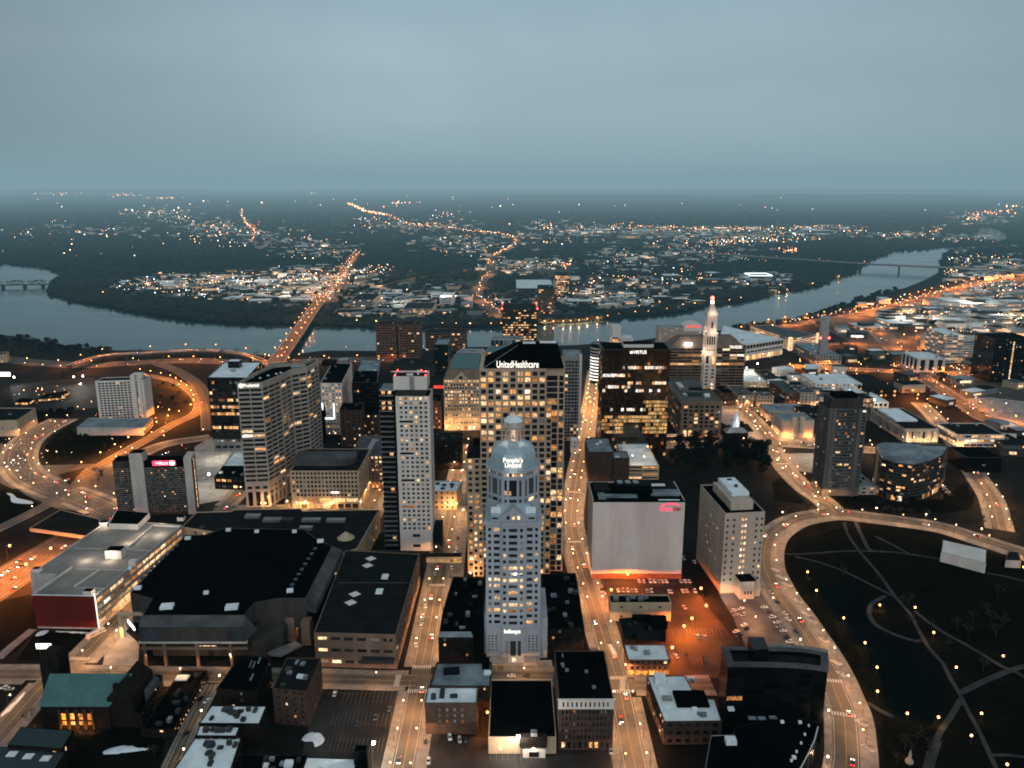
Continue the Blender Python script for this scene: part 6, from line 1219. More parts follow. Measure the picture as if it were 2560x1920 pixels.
b, h = poly(z6, 'white_roof_lit_block', 'low white-roofed brick block lit amber by the street behind the slim white tower', [(72, 1338), (280, 1338), (328, 1250), (70, 1248)], (170, 1500, 1338), wall='tan_stone', roof='roof_white', units=5, um='dark_metal', bay=4.5, fw=.35, fl=4, fh=.5, lit=.2); b.done()
P, h = FBz(z6, 1212, 1366, 165, 905, depth=30); b = simple('steel_grid_tower', 'dark gridded office tower with pale frame right behind the tall beige tower', P, h, 'metal', 'roof_wet', 3, 'metal', bay=3.2, fw=.8, fl=3.9, fh=.68, lit=.07, glass='glass', top=6)
mb = MB(); mb.box(P[1][0] - 1.5, P[0][1] - .6, 0, 3, 1.4, h + 1); b.part('edge_pier', mb, 'white_panel'); b.done()
P, h = FBz(z6, 1270, 1335, 905, 1010, depth=12); b = simple('white_kiosk', 'small white-roofed building at the foot of the steel grid tower', P, h, 'white_panel', 'roof_white', 0, bay=6, fw=.3, fl=5, fh=.3, lit=.1); b.done()
P, h = FBz(z6, 1424, 1640, 1000, 1250, 880); b = simple('brick_cooling_block', 'windowless brown brick block crowned with white cooling plant', P, h, 'brick', 'roof_wet', 5, ('roof_white', 'metal'), bay=40, fw=.05, fl=40, fh=.05, lit=0)
P2 = rect(P[1][0], P[0][1] - 3, P[1][0] + 15, P[0][1] + 18); b.done(); b = simple('brick_lift_block', 'narrow brown brick shaft block with a pale roof joined to the cooling block', P2, h * .82, 'brick', 'roof_wet', 1, 'roof_white', bay=40, fw=.05, fl=40, fh=.05, lit=0); b.done()
P, h = FBz(z6, 1742, 2032, 1120, 1240, 895); b = simple('white_deck_garage', 'white-roofed open garage with lit decks below the gold glass block', P, h, 'tan_stone', 'roof_white', 0, bay=14, fw=.94, fl=3.3, fh=.4, lit=.25, glass='glass_bronze', parapet=1.0)
topbox(b, z6, (1800, 985), h - 1, 22, 13, 3.4, 'roof_white'); topbox(b, z6, (1775, 920), h - 1, 38, 9, 5.5, 'white_panel'); b.done()

# oval glass tower, riverfront museum, hotel and convention hall
P0 = W(1297, 826); rO = 15; zt = Zat(P0[1], 741); b = Bld('oval_tower', 'round dark glass tower ringed by bright floor lines', P0, 'office tower', wall='black_glass_wall'); O = [(P0[0] + rO * cos(i * pi / 9), P0[1] + 12 * sin(i * pi / 9)) for i in range(18)]
b.wb.prism(O, 0, zt, top=False); b.roof(O, zt, 'roof_wet', .8)
for i in range(11):
    mb = MB(); z = 5 + (zt - 8) * i / 11; Q = inset(O, -.5); mb.prism(Q, z, z + 1.7, bottom=True); b.part('lit_floor', mb, 'sign_white' if i < 8 else 'white_panel')
b.done()
P, h = FBz(z7, 378, 462, 285, 395, depth=30); b = simple('science_museum', 'white museum block with a tall glowing glass front on the riverbank', P, h, 'white_panel', 'roof_white', 0, bay=5, fw=.85, fl=4, fh=.7, lit=.95); zt = Zat(P[0][1] + 3, z7([(0, 195)])[0][1]); mb = MB(); mb.prism(inset(P, 1), h, zt); b.part('upper_box', mb, 'white_panel'); b.done()
P, h = FBz(z7, 462, 562, 265, 390, depth=26); b = simple('museum_wing', 'plain white wing stepping down beside the glowing museum', P, h * .8, 'white_panel', 'roof_white', 1, 'metal', bay=30, fw=.1, fl=30, fh=.1, lit=0); b.done()
P, h = FBz(z7, 785, 1180, 205, 400, 180); b = simple('riverfront_hotel', 'wide pale hotel with rows of windows, arched roof and red sign by the river', P, h, 'limestone', 'roof_wet', 2, 'metal', bay=4, fw=.45, fl=3.4, fh=.5, lit=.06)
xa, xb = Xat(P[0][1], h, z7([(1000, 0)])[0][0]), Xat(P[0][1], h, z7([(1170, 0)])[0][0]); mb = MB(); n = 10; A = [(xa + (xb - xa) * i / n, h + 7 * sin(pi * i / n) ** .6 + 1) for i in range(n + 1)]
for (p, z), (q, w) in zip(A, A[1:]): mb.quad((p, P[0][1] - .5, h - 6), (q, P[0][1] - .5, h - 6), (q, P[0][1] - .5, w), (p, P[0][1] - .5, z)); mb.quad((p, P[0][1] - .5, z), (q, P[0][1] - .5, w), (q, P[2][1], w), (p, P[2][1], z))
b.part('arched_roof', mb, 'white_panel'); b.sign('Marriott', ((xa + xb) / 2, P[0][1] - .9, h + 2.5), 5.5, 'sign_red', maxw=23, bold=.01); b.done()
b, h = poly(z7, 'convention_hall', 'huge white-roofed convention hall with a dark window band and glowing glass base', [(1300, 300), (1545, 348), (1862, 300), (1540, 232), (1345, 184)], (1545, 490, 348), wall='white_panel', roof='roof_white', units=3, um='metal', bay=9, fw=.9, fl=40, fh=.1, lit=0, parapet=.5)
P = rp(z7([(1300, 300), (1545, 348), (1862, 300), (1540, 232), (1345, 184)]), h)
for i in range(len(P)):
    a, c = P[i], P[(i + 1) % len(P)]
    if faces_eye(a, c, .02):
        L = hypot(c[0] - a[0], c[1] - a[1]); ux, uy = (c[0] - a[0]) / L, (c[1] - a[1]) / L; n = int(L / 7)
        for k in range(n):
            s = L * (k + .5) / n; b.add_pane((a[0] + ux * s + uy * .15, a[1] + uy * s - ux * .15, h - 5), L / n * .85, 5.5, atan2(uy, ux), 'glass')
            b.add_pane((a[0] + ux * s + uy * .15, a[1] + uy * s - ux * .15, 4.5), L / n * .8, 7, atan2(uy, ux), 'lit' if R.random() < .8 else 'lit_bright')
b.done()
b, h = poly(z7, 'lit_deck_garage', 'big open garage with white-lit decks and two bright stair towers near the convention hall', [(1575, 190), (1925, 300), (2150, 260), (1740, 180)], (1925, 400, 300), wall='grey_concrete', roof='roof_grey', units=0, bay=16, fw=.95, fl=3.6, fh=.42, lit=1.0)
for q in ((1925, 300), (2165, 262)):
    c = W(*z7([q])[0], h); mb = MB(); mb.box(c[0], c[1], 0, 6, 6, h + 2); b.part('stair_tower', mb, 'lit_bright')
b.done()
P, h = FBz(z7, 1520, 1752, 672, 720, 560); b = simple('pale_annex', 'low pale annex with a bright snowy forecourt beside the banded block', P, h, 'tan_stone', 'roof_white', 1, 'metal', bay=20, fw=.1, fl=9, fh=.2, lit=0); b.done()
for nm, lb, xl, xr, yt, yb, bk, wl, rf, lt in (
    ('brown_gable_block', 'dark brown mid-rise with amber windows right of the palace block', 1335, 1432, 770, 880, 705, 'brick', 'roof_black', .3),
    ('tan_hip_house', 'tan floodlit house with a grey hipped roof at the square', 1470, 1602, 790, 890, 700, 'tan_stone', 'roof_grey', .2),
    ('tan_hip_house', 'smaller tan floodlit house with a grey roof next along the square', 1630, 1780, 795, 885, 760, 'tan_stone', 'roof_grey', .2),
    ('dark_roof_store', 'dark flat-roofed store behind the tan houses', 1700, 1830, 640, 700, 570, 'dark_concrete', 'roof_dark', .2),
    ('red_brick_institute', 'red brick block with green-black roof at the lit square', 1880, 2010, 765, 880, 660, 'red_brick', 'dark_copper', .15),
    ('pale_brick_institute', 'pale front wing of the red brick block with square windows', 2010, 2150, 765, 890, 700, 'limestone', 'dark_copper', .1)):
    P, h = FBz(z7, xl, xr, yt, yb, bk); b = simple(nm, lb, P, h, wl, rf, 3, ('dark_metal', 'metal'), bay=4.4, fw=.42, fl=4, fh=.5, lit=lt); b.done()
P, h = FBz(z7, 1845, 2130, 1005, 1150, 935); b = Bld('castle_museum', 'grey castle-like museum with two panels of the front floodlit orange', cen(P), 'museum', wall='limestone'); L = P[1][0] - P[0][0]
b.walls(P, 0, h, bay=8, fw=.16, fl=7, fh=.5, lit=.2); b.roof(P, h, 'roof_wet', 1.)
for u in (.17, .84):
    mb = MB(); mb.box(P[0][0] + L * u, P[0][1] - .5, 0, L * .26, 1, h * .92); b.part('lit_bay', mb, 'limestone'); l = bpy.data.lights.new('museum_light', 'POINT'); l.energy = 7500; l.color = (1, .36, .07); l.shadow_soft_size = .4; link('museum_floodlight', l, (P[0][0] + L * u - b.base[0], P[0][1] - 3.6 - b.base[1], 2), b.root)
for u in (.38, .62):
    mb = MB(); q = (P[0][0] + L * u, P[0][1] - 1.5); mb.prism(octa(q, 3), 0, h + 4); b.part('turret', mb, 'limestone')
b.done()
P, h = FBz(z7, 1735, 2080, 925, 1010, 860); b = simple('long_wet_roof_gallery', 'long gallery with a wet pale-blue roof behind the castle museum', P, h, 'limestone', 'roof_wet', 3, 'metal', bay=6, fw=.3, fl=6, fh=.4, lit=.1); b.done()
P, h = FBz(z7, 2090, 2300, 990, 1120, 880); b = simple('dark_gallery_wing', 'dark flat-roofed wing with one lit square window beside the castle museum', P, h, 'dark_concrete', 'roof_dark', 3, 'roof_wet', bay=7, fw=.4, fl=6, fh=.5, lit=.2); b.done()
# little white domed statehouse at the square
c = W(1587, 955); b = Bld('old_statehouse', 'small brick statehouse with a bright white floodlit cupola among dark trees', c, 'building', wall='dark_brick')
b.wb.prism(rect(c[0] - 12, c[1] - 8, c[0] + 12, c[1] + 8), 0, 13); mb = MB(); frustum(mb, rect(c[0] - 12.6, c[1] - 8.6, c[0] + 12.6, c[1] + 8.6), 13.05, rect(c[0] - 5, c[1] - 2, c[0] + 5, c[1] + 2), 18); mb.quad(*[(*p, 18) for p in rect(c[0] - 5, c[1] - 2, c[0] + 5, c[1] + 2)]); b.part('roof', mb, 'roof_grey')
zt = Zat(c[1], 893)
for k, (r, t0, t1) in enumerate(((3.4, 0, .4), (2.5, .4, .7), (1.7, .7, .9))): mb = MB(); mb.prism(octa(c, r), 18 + (zt - 18) * t0, 18 + (zt - 18) * t1); b.part('cupola_stage', mb, 'snow')
mb = MB(); mb.tube((*c, 18 + (zt - 18) * .9), (*c, zt + 4), 1.3, 8, .1); b.part('spire', mb, 'snow')
for dx in (-8, 8): l = bpy.data.lights.new('cupola_light', 'POINT'); l.energy = 4500; l.color = (.92, .96, 1); l.shadow_soft_size = .4; link('cupola_floodlight', l, (dx, -9, 22), b.root)
b.done()

# ================================================================ right-hand group
P, h = FBz(zid, 1791, 1874, 883, 1071, depth=26); b = Bld('striped_apartment_tower', 'dark concrete apartment tower with bands of balconies and lit rooms above the dark lawn', cen(P), 'apartment tower', wall='mid_concrete'); L = P[1][0] - P[0][0]
b.side(P[0], P[1], 0, h, [(L * (.22 + .064 * k), L * (.22 + .064 * k + .058)) for k in range(8)] + [(L * .89, L * .97)], floors(8, h - 1, 25, .58), .12, 'glass_blue', .6, .15); b.walls(P, 0, h, bay=5, fw=.3, fl=3.4, fh=.5, lit=.08, only=[3]); facade(b.wb, P[1], P[2], 0, h, [], []); facade(b.wb, P[2], P[3], 0, h, [], [])
for a, w in ((.0, .10), (.10, .10), (.76, .11)): mb = MB(); mb.box(P[0][0] + L * (a + w / 2), P[0][1] - .7, 0, L * w * .9, 1.4, h + .5); b.part('pier', mb, 'mid_concrete')
b.roof(P, h, 'roof_black', 1.); mb = MB(); mb.prism(inset(P, 3), h - 1, h + 8); b.part('penthouse', mb, 'dark_concrete'); mb = MB(); mb.prism(inset(P, 7), h + 8.02, h + 12); b.part('plant', mb, 'roof_black'); b.done()
h = hgt(1960, 1083, 1001); A = z8([(935, 1012), (985, 1128), (1090, 1160), (1250, 1180), (1400, 1150), (1510, 1095), (1565, 1012), (1320, 1003), (1300, 1000)]); P = ccw(pts(A + z8([(1240, 990), (1000, 986)]), h)); b = Bld('crescent_office', 'bow-fronted dark banded office block with a wet pale roof, near the parkway bend', cen(P), 'office building', wall='dark_concrete')
n = len(P)
for i in range(n):
    a, c = P[i], P[(i + 1) % n]; L = hypot(c[0] - a[0], c[1] - a[1])
    if L > 3 and faces_eye(a, c, .02): b.side(a, c, 0, 6, even(L, max(1, int(L / 4)), .8, .3), [(.6, 5)], .55); b.side(a, c, 6, h, even(L, max(1, int(L / 3.4)), .93, .3), floors(6, h - 1, 10, .6), .17, 'glass', .35, .02)
    else: facade(b.wb, a, c, 0, h, [], [])
b.roof(P, h, 'roof_wet', 1.); mb = MB(); Q = ccw(pts(z8([(940, 1010), (990, 1100), (1180, 1105), (1310, 1070), (1320, 1005), (1000, 988)]), h + 3)); mb.prism(Q, h - 1, h + 3); b.part('roof_canopy', mb, 'roof_wet')
c0 = W(*z8([(960, 1400)])[0]); mb = MB(); mb.box(c0[0], c0[1] + 4, 0, 5, 8, h * .96); b.part('lit_pier', mb, 'tan_stone'); l = bpy.data.lights.new('pier_light', 'POINT'); l.energy = 5000; l.color = (1, .5, .15); l.shadow_soft_size = .3; link('pier_lamp', l, (c0[0] - 4 - b.base[0], c0[1] - 3 - b.base[1], 3), b.root); b.done()
for args in (
    ('black_cube', 'solid black cube-like block with no lit windows beside the diagonal road', 1722, 2028, 1120, 1250, 1025, 'black_glass_wall', 'roof_black', 2, 'roof_dark', dict(bay=30, fw=.1, fl=30, fh=.1, lit=0)),
    ('grey_podium', 'low pale podium between the striped tower and crescent office', 790, 945, 1370, 1440, 1240, 'precast', 'roof_wet', 3, 'roof_black', dict(bay=8, fw=.5, fl=5, fh=.4, lit=.15)),
    ('city_hall', 'long grey classical hall with a white skylight roof and brightly floodlit columns', 1180, 1480, 870, 985, 690, 'limestone', 'roof_dark', 1, 'metal', dict(bay=6, fw=.45, fl=16, fh=.5, lit=.6)),
    ('library', 'long low modern library with glowing strip windows and a dark roof', 1640, 2050, 920, 1030, 820, 'white_panel', 'roof_dark', 3, ('roof_wet', 'tan_stone'), dict(bay=7, fw=.94, fl=4.5, fh=.5, lit=.9)),
    ('dark_annex', 'dark low annex with four stacked lit windows beyond the library', 2060, 2260, 1010, 1085, 900, 'dark_concrete', 'roof_dark', 2, 'metal', dict(bay=8, fw=.6, fl=5, fh=.5, lit=.5)),
    ('white_roof_museum', 'white-roofed gallery block with a black rooftop box and lit entrance', 830, 1045, 640, 690, 500, 'white_panel', 'roof_white', 2, 'roof_black', dict(bay=6, fw=.6, fl=6, fh=.5, lit=.7)),
    ('white_tech_block', 'broad white office block with a black glass rooftop storey', 415, 815, 480, 560, 395, 'white_panel', 'roof_white', 2, 'black_glass_wall', dict(bay=5, fw=.5, fl=4, fh=.4, lit=.25)),
    ('barrel_roof_hall', 'dark barrel-roofed hall behind the striped tower', 545, 920, 610, 690, 560, 'brown_stone', 'roof_dark', 2, 'dark_metal', dict(bay=5, fw=.4, fl=5, fh=.5, lit=.4)),
    ('long_dark_warehouse', 'long dark narrow warehouse with a pale ridge along the sunken road', 845, 1125, 530, 600, 400, 'dark_brick', 'roof_dark', 0, 'metal', dict(bay=6, fw=.5, fl=5, fh=.5, lit=.4)),
    ('twin_white_cubes', 'pair of white slab-ended blocks with dark glass between', 1300, 1535, 265, 380, 205, 'white_panel', 'roof_white', 1, 'roof_black', dict(bay=14, fw=.55, fl=22, fh=.8, lit=.05)),
    ('low_white_store', 'flat pale-roofed store left of the twin white cubes', 1085, 1300, 230, 290, 195, 'dark_concrete', 'roof_wet', 2, 'metal', dict(bay=7, fw=.5, fl=6, fh=.4, lit=.1)),
    ('banded_white_slab', 'white banded slab office with a rounded corner at the right', 1545, 1700, 60, 300, 0, 'white_panel', 'roof_white', 2, 'metal', dict(bay=8, fw=.94, fl=4, fh=.45, lit=.45)),
    ('banded_white_wing', 'long low banded wing joining the white slab', 1690, 1985, 155, 250, 130, 'white_panel', 'roof_wet', 1, 'metal', dict(bay=8, fw=.94, fl=4, fh=.45, lit=.4)),
    ('dark_apartment_tower', 'near-black apartment tower with one column of amber stair lights', 1965, 2300, 95, 470, 40, 'black_glass_wall', 'roof_black', 1, 'dark_metal', dict(bay=5, fw=.4, fl=3.4, fh=.45, lit=.05)),
    ('flat_white_depot', 'wide snow-white roofed depot behind the dark apartment tower', 1900, 2300, 100, 150, 35, 'dark_concrete', 'roof_white', 2, 'metal', dict(bay=8, fw=.3, fl=6, fh=.4, lit=.3)),
    ('white_corner_shop', 'small white-roofed shop by the lit roof car park', 2060, 2212, 860, 900, 795, 'white_panel', 'roof_white', 0, 'metal', dict(bay=6, fw=.3, fl=5, fh=.4, lit=.3)),
    ('tower_base_block', 'stepped grey tower block with a tall blank fin topped by red lights', 420, 640, 240, 330, 130, 'metal', 'roof_wet', 3, 'roof_white', dict(bay=5, fw=.7, fl=4, fh=.5, lit=.15)),
):
    nm, lb, xl, xr, yt, yb, bk, wl, rf, nu, um, kw = args
    P, h = FBz(z8, xl, xr, yt, yb, bk); b = simple(nm, lb, P, h, wl, rf, nu, um, **kw)
    if nm == 'dark_apartment_tower':
        for i in range(18): b.add_pane((P[0][0] + (P[1][0] - P[0][0]) * .5, P[0][1] - .1, 6 + (h - 8) * i / 18), 2.2, 2.0, 0, 'lit_bright')
    if nm == 'city_hall':
        mb = MB(); mb.prism([(P[0][0] + (P[1][0] - P[0][0]) * u, P[0][1] + (P[2][1] - P[0][1]) * v) for u, v in ((.1, .35), (.75, .35), (.75, .9), (.1, .9))], h - .9, h + 1.5); b.part('skylight', mb, 'roof_white')
        for k in range(9): mb = MB(); mb.tube((P[0][0] + (P[1][0] - P[0][0]) * (k + .5) / 9, P[0][1] - 1.4, 0), (P[0][0] + (P[1][0] - P[0][0]) * (k + .5) / 9, P[0][1] - 1.4, h * .8), .8, 8); b.part('column', mb, 'limestone')
        for u in (.15, .4, .6, .85): l = bpy.data.lights.new('hall_light', 'POINT'); l.energy = 3500; l.color = (1, .75, .42); l.shadow_soft_size = .4; link('hall_floodlight', l, (P[0][0] + (P[1][0] - P[0][0]) * u - b.base[0], P[0][1] - 5 - b.base[1], 2), b.root)
    if nm == 'tower_base_block':
        c = (P[0][0] + (P[1][0] - P[0][0]) * .42, P[0][1] + 22); zt = Zat(c[1], 683); mb = MB(); mb.box(c[0], c[1], 0, 12, 10, zt); b.part('fin', mb, 'metal')
        for s in (-7, 7): mb = MB(); mb.ball((c[0] + s, c[1] - 6, zt - 34), 1.5, 8, 5); b.part('beacon_lamp', mb, 'bulb_red')
    b.done()
c = W(*z8([(1375, 195)])[0]); b = Bld('orange_lit_wall', 'bright orange floodlit blank wall among the white offices', c, 'building', wall='tan_stone'); b.wb.box(c[0], c[1] + 6, 0, 26, 10, 20); b.done(); l = bpy.data.lights.new('wall_light', 'POINT'); l.energy = 18000; l.color = (1, .4, .06); l.shadow_soft_size = .5; link('wall_floodlight', l, (0, -8, 6), b.root)

# ================================================================ across the river and along it
for args in (
    ('brick_tower', 'left one of a pair of square brick towers on the near riverbank', 340, 462, 912, 1130, 890, 'red_brick', .06), ('brick_tower', 'right one of the pair of square brick towers on the near riverbank', 482, 612, 912, 1130, 890, 'red_brick', .08),
    ('banded_brick_block', 'long low banded brick office block beside the brick pair', 645, 895, 965, 1075, 935, 'red_brick', .06),
    ('dark_lit_tower', 'dark square tower with amber windows and red roof beacons on the waterfront', 1118, 1335, 820, 1040, 785, 'bronze_wall', .42),
    ('lit_riverside_tower', 'thin tower glowing with amber windows on the far bank', 1443, 1533, 612, 755, 590, 'bronze_wall', .75), ('dim_riverside_block', 'tall dim block next to the thin amber tower', 1342, 1440, 695, 870, 668, 'dark_concrete', .22),
    ('white_cube_block', 'white windowless cube block on the far bank', 735, 812, 745, 805, 715, 'snow', 0), ('white_cube_block', 'lower white windowless cube left of the taller one on the far bank', 682, 735, 730, 775, 712, 'snow', 0),
    ('banded_far_block', 'grey banded office block behind the bridge on the far bank', 188, 328, 760, 835, 722, 'metal', .22), ('lit_low_store', 'long low store with glowing windows along the far riverbank', 80, 478, 840, 862, 815, 'white_panel', .8),
    ('curved_garage', 'low terraced garage with rings of lights on the far bank', 505, 690, 815, 865, 775, 'grey_concrete', .6), ('far_white_roof', 'wide white roof behind the dark waterfront tower', 1205, 1440, 690, 720, 635, 'dark_concrete', .2)):
    nm, lb, xl, xr, yt, yb, bk, wl, lt = args
    P, h = FBz(z10, xl, xr, yt, yb, bk); b = simple(nm, lb, P, h, wl, 'roof_white' if wl == 'snow' or 'white' in nm else 'roof_dark', 1, 'metal', bay=4.5 if lt else 50, fw=.8 if 'tower' in nm else .9, fl=4.2, fh=.5, lit=lt, glass='glass_bronze'); 
    if nm == 'dark_lit_tower':
        for q in P: mb = MB(); mb.ball((*q, h + 1.5), 1.2, 8, 5); b.part('beacon_lamp', mb, 'bulb_red')
    b.done()
P, h = FBz(z11, 535, 660, 618, 640, depth=60); b = simple('stadium', 'small far stadium ringed by a cold white light strip', P, 8., 'metal', 'roof_dark', 0, bay=20, fw=.1, fl=20, fh=.1, lit=0); mb = MB(); E = inset(P, -2)
for i in range(4): mb.tube((*E[i], 14), (*E[(i + 1) % 4], 14), .9, 5)
b.part('light_ring', mb, 'led_blue'); b.done()
for args in (('white_office', 'white-roofed office with dark glass and lit ground floor by the highway loop', 1385, 1530, 905, 945, 870), ('white_office', 'lower white-roofed wing left of the highway-loop office', 1200, 1385, 930, 950, 900), ('hangar', 'long pale hangar with glowing edges right of the river', 1820, 2200, 790, 815, 745), ('hangar', 'dome-roofed pale hall near the long hangar', 1955, 2050, 715, 725, 690), ('roadhouse', 'white shed below the long hangar', 1810, 1950, 935, 950, 915)):
    nm, lb, xl, xr, yt, yb, bk = args; P, h = FBz(z11, xl, xr, yt, yb, bk); b = simple(nm, lb, P, h, 'metal', 'roof_white', 1, 'metal', bay=8, fw=.8, fl=6, fh=.5, lit=.6); b.done()

# --- bridges
def deck_bridge(label, l, w, z, piers, mat='highway', name='road_bridge'):
    P = smooth(pts(l, z), 15.); b = Bld(name, label, P[len(P) // 2], 'bridge'); mb = MB(); A, B_ = offs(P, -w / 2), offs(P, w / 2)
    for i in range(len(P) - 1):
        mb.quad((*A[i + 1], z), (*A[i], z), (*B_[i], z), (*B_[i + 1], z)); mb.quad((*B_[i], z - 2.6), (*B_[i + 1], z - 2.6), (*B_[i + 1], z), (*B_[i], z)); mb.quad((*A[i + 1], z - 2.6), (*A[i], z - 2.6), (*A[i], z), (*A[i + 1], z)); mb.quad((*A[i], z - 2.6), (*A[i + 1], z - 2.6), (*B_[i + 1], z - 2.6), (*B_[i], z - 2.6))
    b.part('deck', mb, mat)
    for s in (-1, 1):
        mb = MB(); C, D_ = offs(P, s * w / 2), offs(P, s * (w / 2 - .6))
        for i in range(len(P) - 1): mb.quad((*C[i], z), (*C[i + 1], z), (*C[i + 1], z + 1.1), (*C[i], z + 1.1)); mb.quad((*D_[i + 1], z), (*D_[i], z), (*D_[i], z + 1.1), (*D_[i + 1], z + 1.1)); mb.quad((*C[i], z + 1.1), (*C[i + 1], z + 1.1), (*D_[i + 1], z + 1.1), (*D_[i], z + 1.1))
        b.part('parapet', mb, 'grey_concrete')
    for t in piers:
        i = int(t * (len(P) - 1)); a = P[i]; d = P[min(i + 1, len(P) - 1)]; o = P[max(i - 1, 0)]; mb = MB(); mb.box(a[0], a[1], -1, 3.5, w * .86, z - 1.8, atan2(d[1] - o[1], d[0] - o[0])); b.part('pier', mb, 'dark_concrete')
    b.done(); return P
BR1 = deck_bridge('wide orange-lit road bridge on arches crossing to the far bank', [(590, 792), (608, 765), (634, 730), (657, 697), (680, 664), (700, 640)], 26, 11, [.12, .22, .32, .42, .52, .62, .72, .82])
BR2 = deck_bridge('long thin road bridge on two tall piers over the far river bend', [(1487, 545), (1560, 549), (1680, 557), (1800, 565), (1900, 571), (2030, 577), (2212, 587), (2350, 592)], 26, 20, [.42, .52, .62, .70])
FLY = deck_bridge('curving flyover ramp in front of the river on slim columns', [(150, 790), (225, 768), (325, 762), (425, 757), (500, 761), (553, 773), (592, 792)], 11, 9, [.2, .3, .4, .5, .6, .7, .8, .9], name='flyover')
b = Bld('truss_bridge', 'dark steel truss railway bridge over the river', W(50, 617, 8), 'bridge'); A, B_ = W(-130, 618, 8), W(108, 614, 8); n = 30
ux, uy = (B_[0] - A[0]) / n, (B_[1] - A[1]) / n
mb = MB()
for s in (-4, 4):
    for i in range(n):
        p = (A[0] + ux * i, A[1] + uy * i + s); q = (p[0] + ux, p[1] + uy); up = 17 + (3 if i % 6 in (2, 3) else 0)
        mb.tube((*p, 8), (*q, 8), .9, 4)
        if i % 6 != 5 : mb.tube((*p, 8) if i % 2 else (*p, up), (*q, up) if i % 2 else (*q, 8), .6, 4); mb.tube((*p, up), (*q, up), .7, 4)
b.part('truss', mb, 'dark_metal'); mb = MB(); mb.prism(ccw([(A[0], A[1] - 4), (B_[0], B_[1] - 4), (B_[0], B_[1] + 4), (A[0], A[1] + 4)]), 6.6, 7.6, bottom=True); b.part('deck', mb, 'dark_metal')
for i in (5, 11, 17, 23, 28): mb = MB(); mb.box(A[0] + ux * i, A[1] + uy * i, -1, 5, 11, 8); b.part('pier', mb, 'dark_concrete')
b.done()
# tunnel cover over the sunken highway, billboards, park stage
b, h = poly(z4, 'highway_cover', 'planted concrete cover over the sunken orange-lit highway', [(255, 1590), (760, 1660), (860, 1590), (860, 1510), (520, 1430)], 7., wall='tan_stone', roof='verge', units=0, bay=60, fw=.05, fl=60, fh=.05, lit=0, parapet=.3, z0=4., cat='tunnel cover'); b.done()
def billboard(q, w, h, label):
    c = W(*q); b = Bld('billboard', label, c, 'billboard'); mb = MB(); mb.box(c[0], c[1], 3.4, w, .6, h); b.part('frame', mb, 'dark_metal'); mb = MB(); mb.box(c[0], c[1] - .36, 3.7, w - .6, .1, h - .6); b.part('lit_face', mb, 'billboard')
    for s in (-.3, .3): mb = MB(); mb.tube((c[0] + w * s, c[1] + .2, 0), (c[0] + w * s, c[1] + .2, 3.5), .25, 6); b.part('post', mb, 'dark_metal')
    b.done()
billboard(z13([(520, 345)])[0], 10, 4.2, 'glowing white billboard on the dark verge below the red wall'); billboard(z4([(40, 300)])[0], 20, 7, 'bright white billboard at the edge of the floodlit lot')
b, h = poly(z3, 'park_stage', 'long pale slanted stage roof standing alone in the dark park', [(1690, 340), (1965, 412), (1968, 328), (1700, 268)], 8., wall='white_panel', roof='white_panel', units=0, parapet=0, bay=60, fw=.05, fl=60, fh=.05, lit=0, cat='stage'); b.done()
b, h = poly(z3, 'park_hut', 'small grey hut with a gabled roof beside the park stage', [(2085, 390), (2180, 395), (2160, 340), (2100, 335)], 6., wall='grey_concrete', roof='roof_dark', units=0, parapet=0, bay=60, fw=.05, fl=60, fh=.05, lit=0, cat='hut'); b.done()
c = W(*z3([(1495, 1625)])[0]); b = Bld('park_monument', 'pale pointed stone monument at the lower edge of the park', c, 'monument', wall='limestone'); b.wb.prism(octa(c, 1.8), 0, 1.2); b.wb.tube((*c, 1.2), (*c, 4.5), 1.1, 8, .7); b.wb.tube((*c, 4.5), (*c, 7.5), .8, 8, .05); b.done()
fbp = [W(*q, 7) for q in z2([(530, 395), (742, 395)])]; b = Bld('footbridge', 'enclosed footbridge with lit windows crossing above the avenue', ((fbp[0][0] + fbp[1][0]) / 2, fbp[0][1]), 'footbridge', wall='tan_stone')
b.wb.prism(rect(fbp[0][0], fbp[0][1] - 2.5, fbp[1][0], fbp[0][1] + 2.5), 6.5, 11.5, bottom=True)
for k in range(9): b.add_pane((fbp[0][0] + (fbp[1][0] - fbp[0][0]) * (k + .5) / 9, fbp[0][1] - 2.56, 8.4), (fbp[1][0] - fbp[0][0]) / 9 * .8, 2.0, 0, 'lit_gold')
mb = MB(); mb.prism(rect(fbp[0][0], fbp[0][1] - 2.8, fbp[1][0], fbp[0][1] + 2.8), 11.52, 12, bottom=True); b.part('roof', mb, 'roof_dark'); b.done()
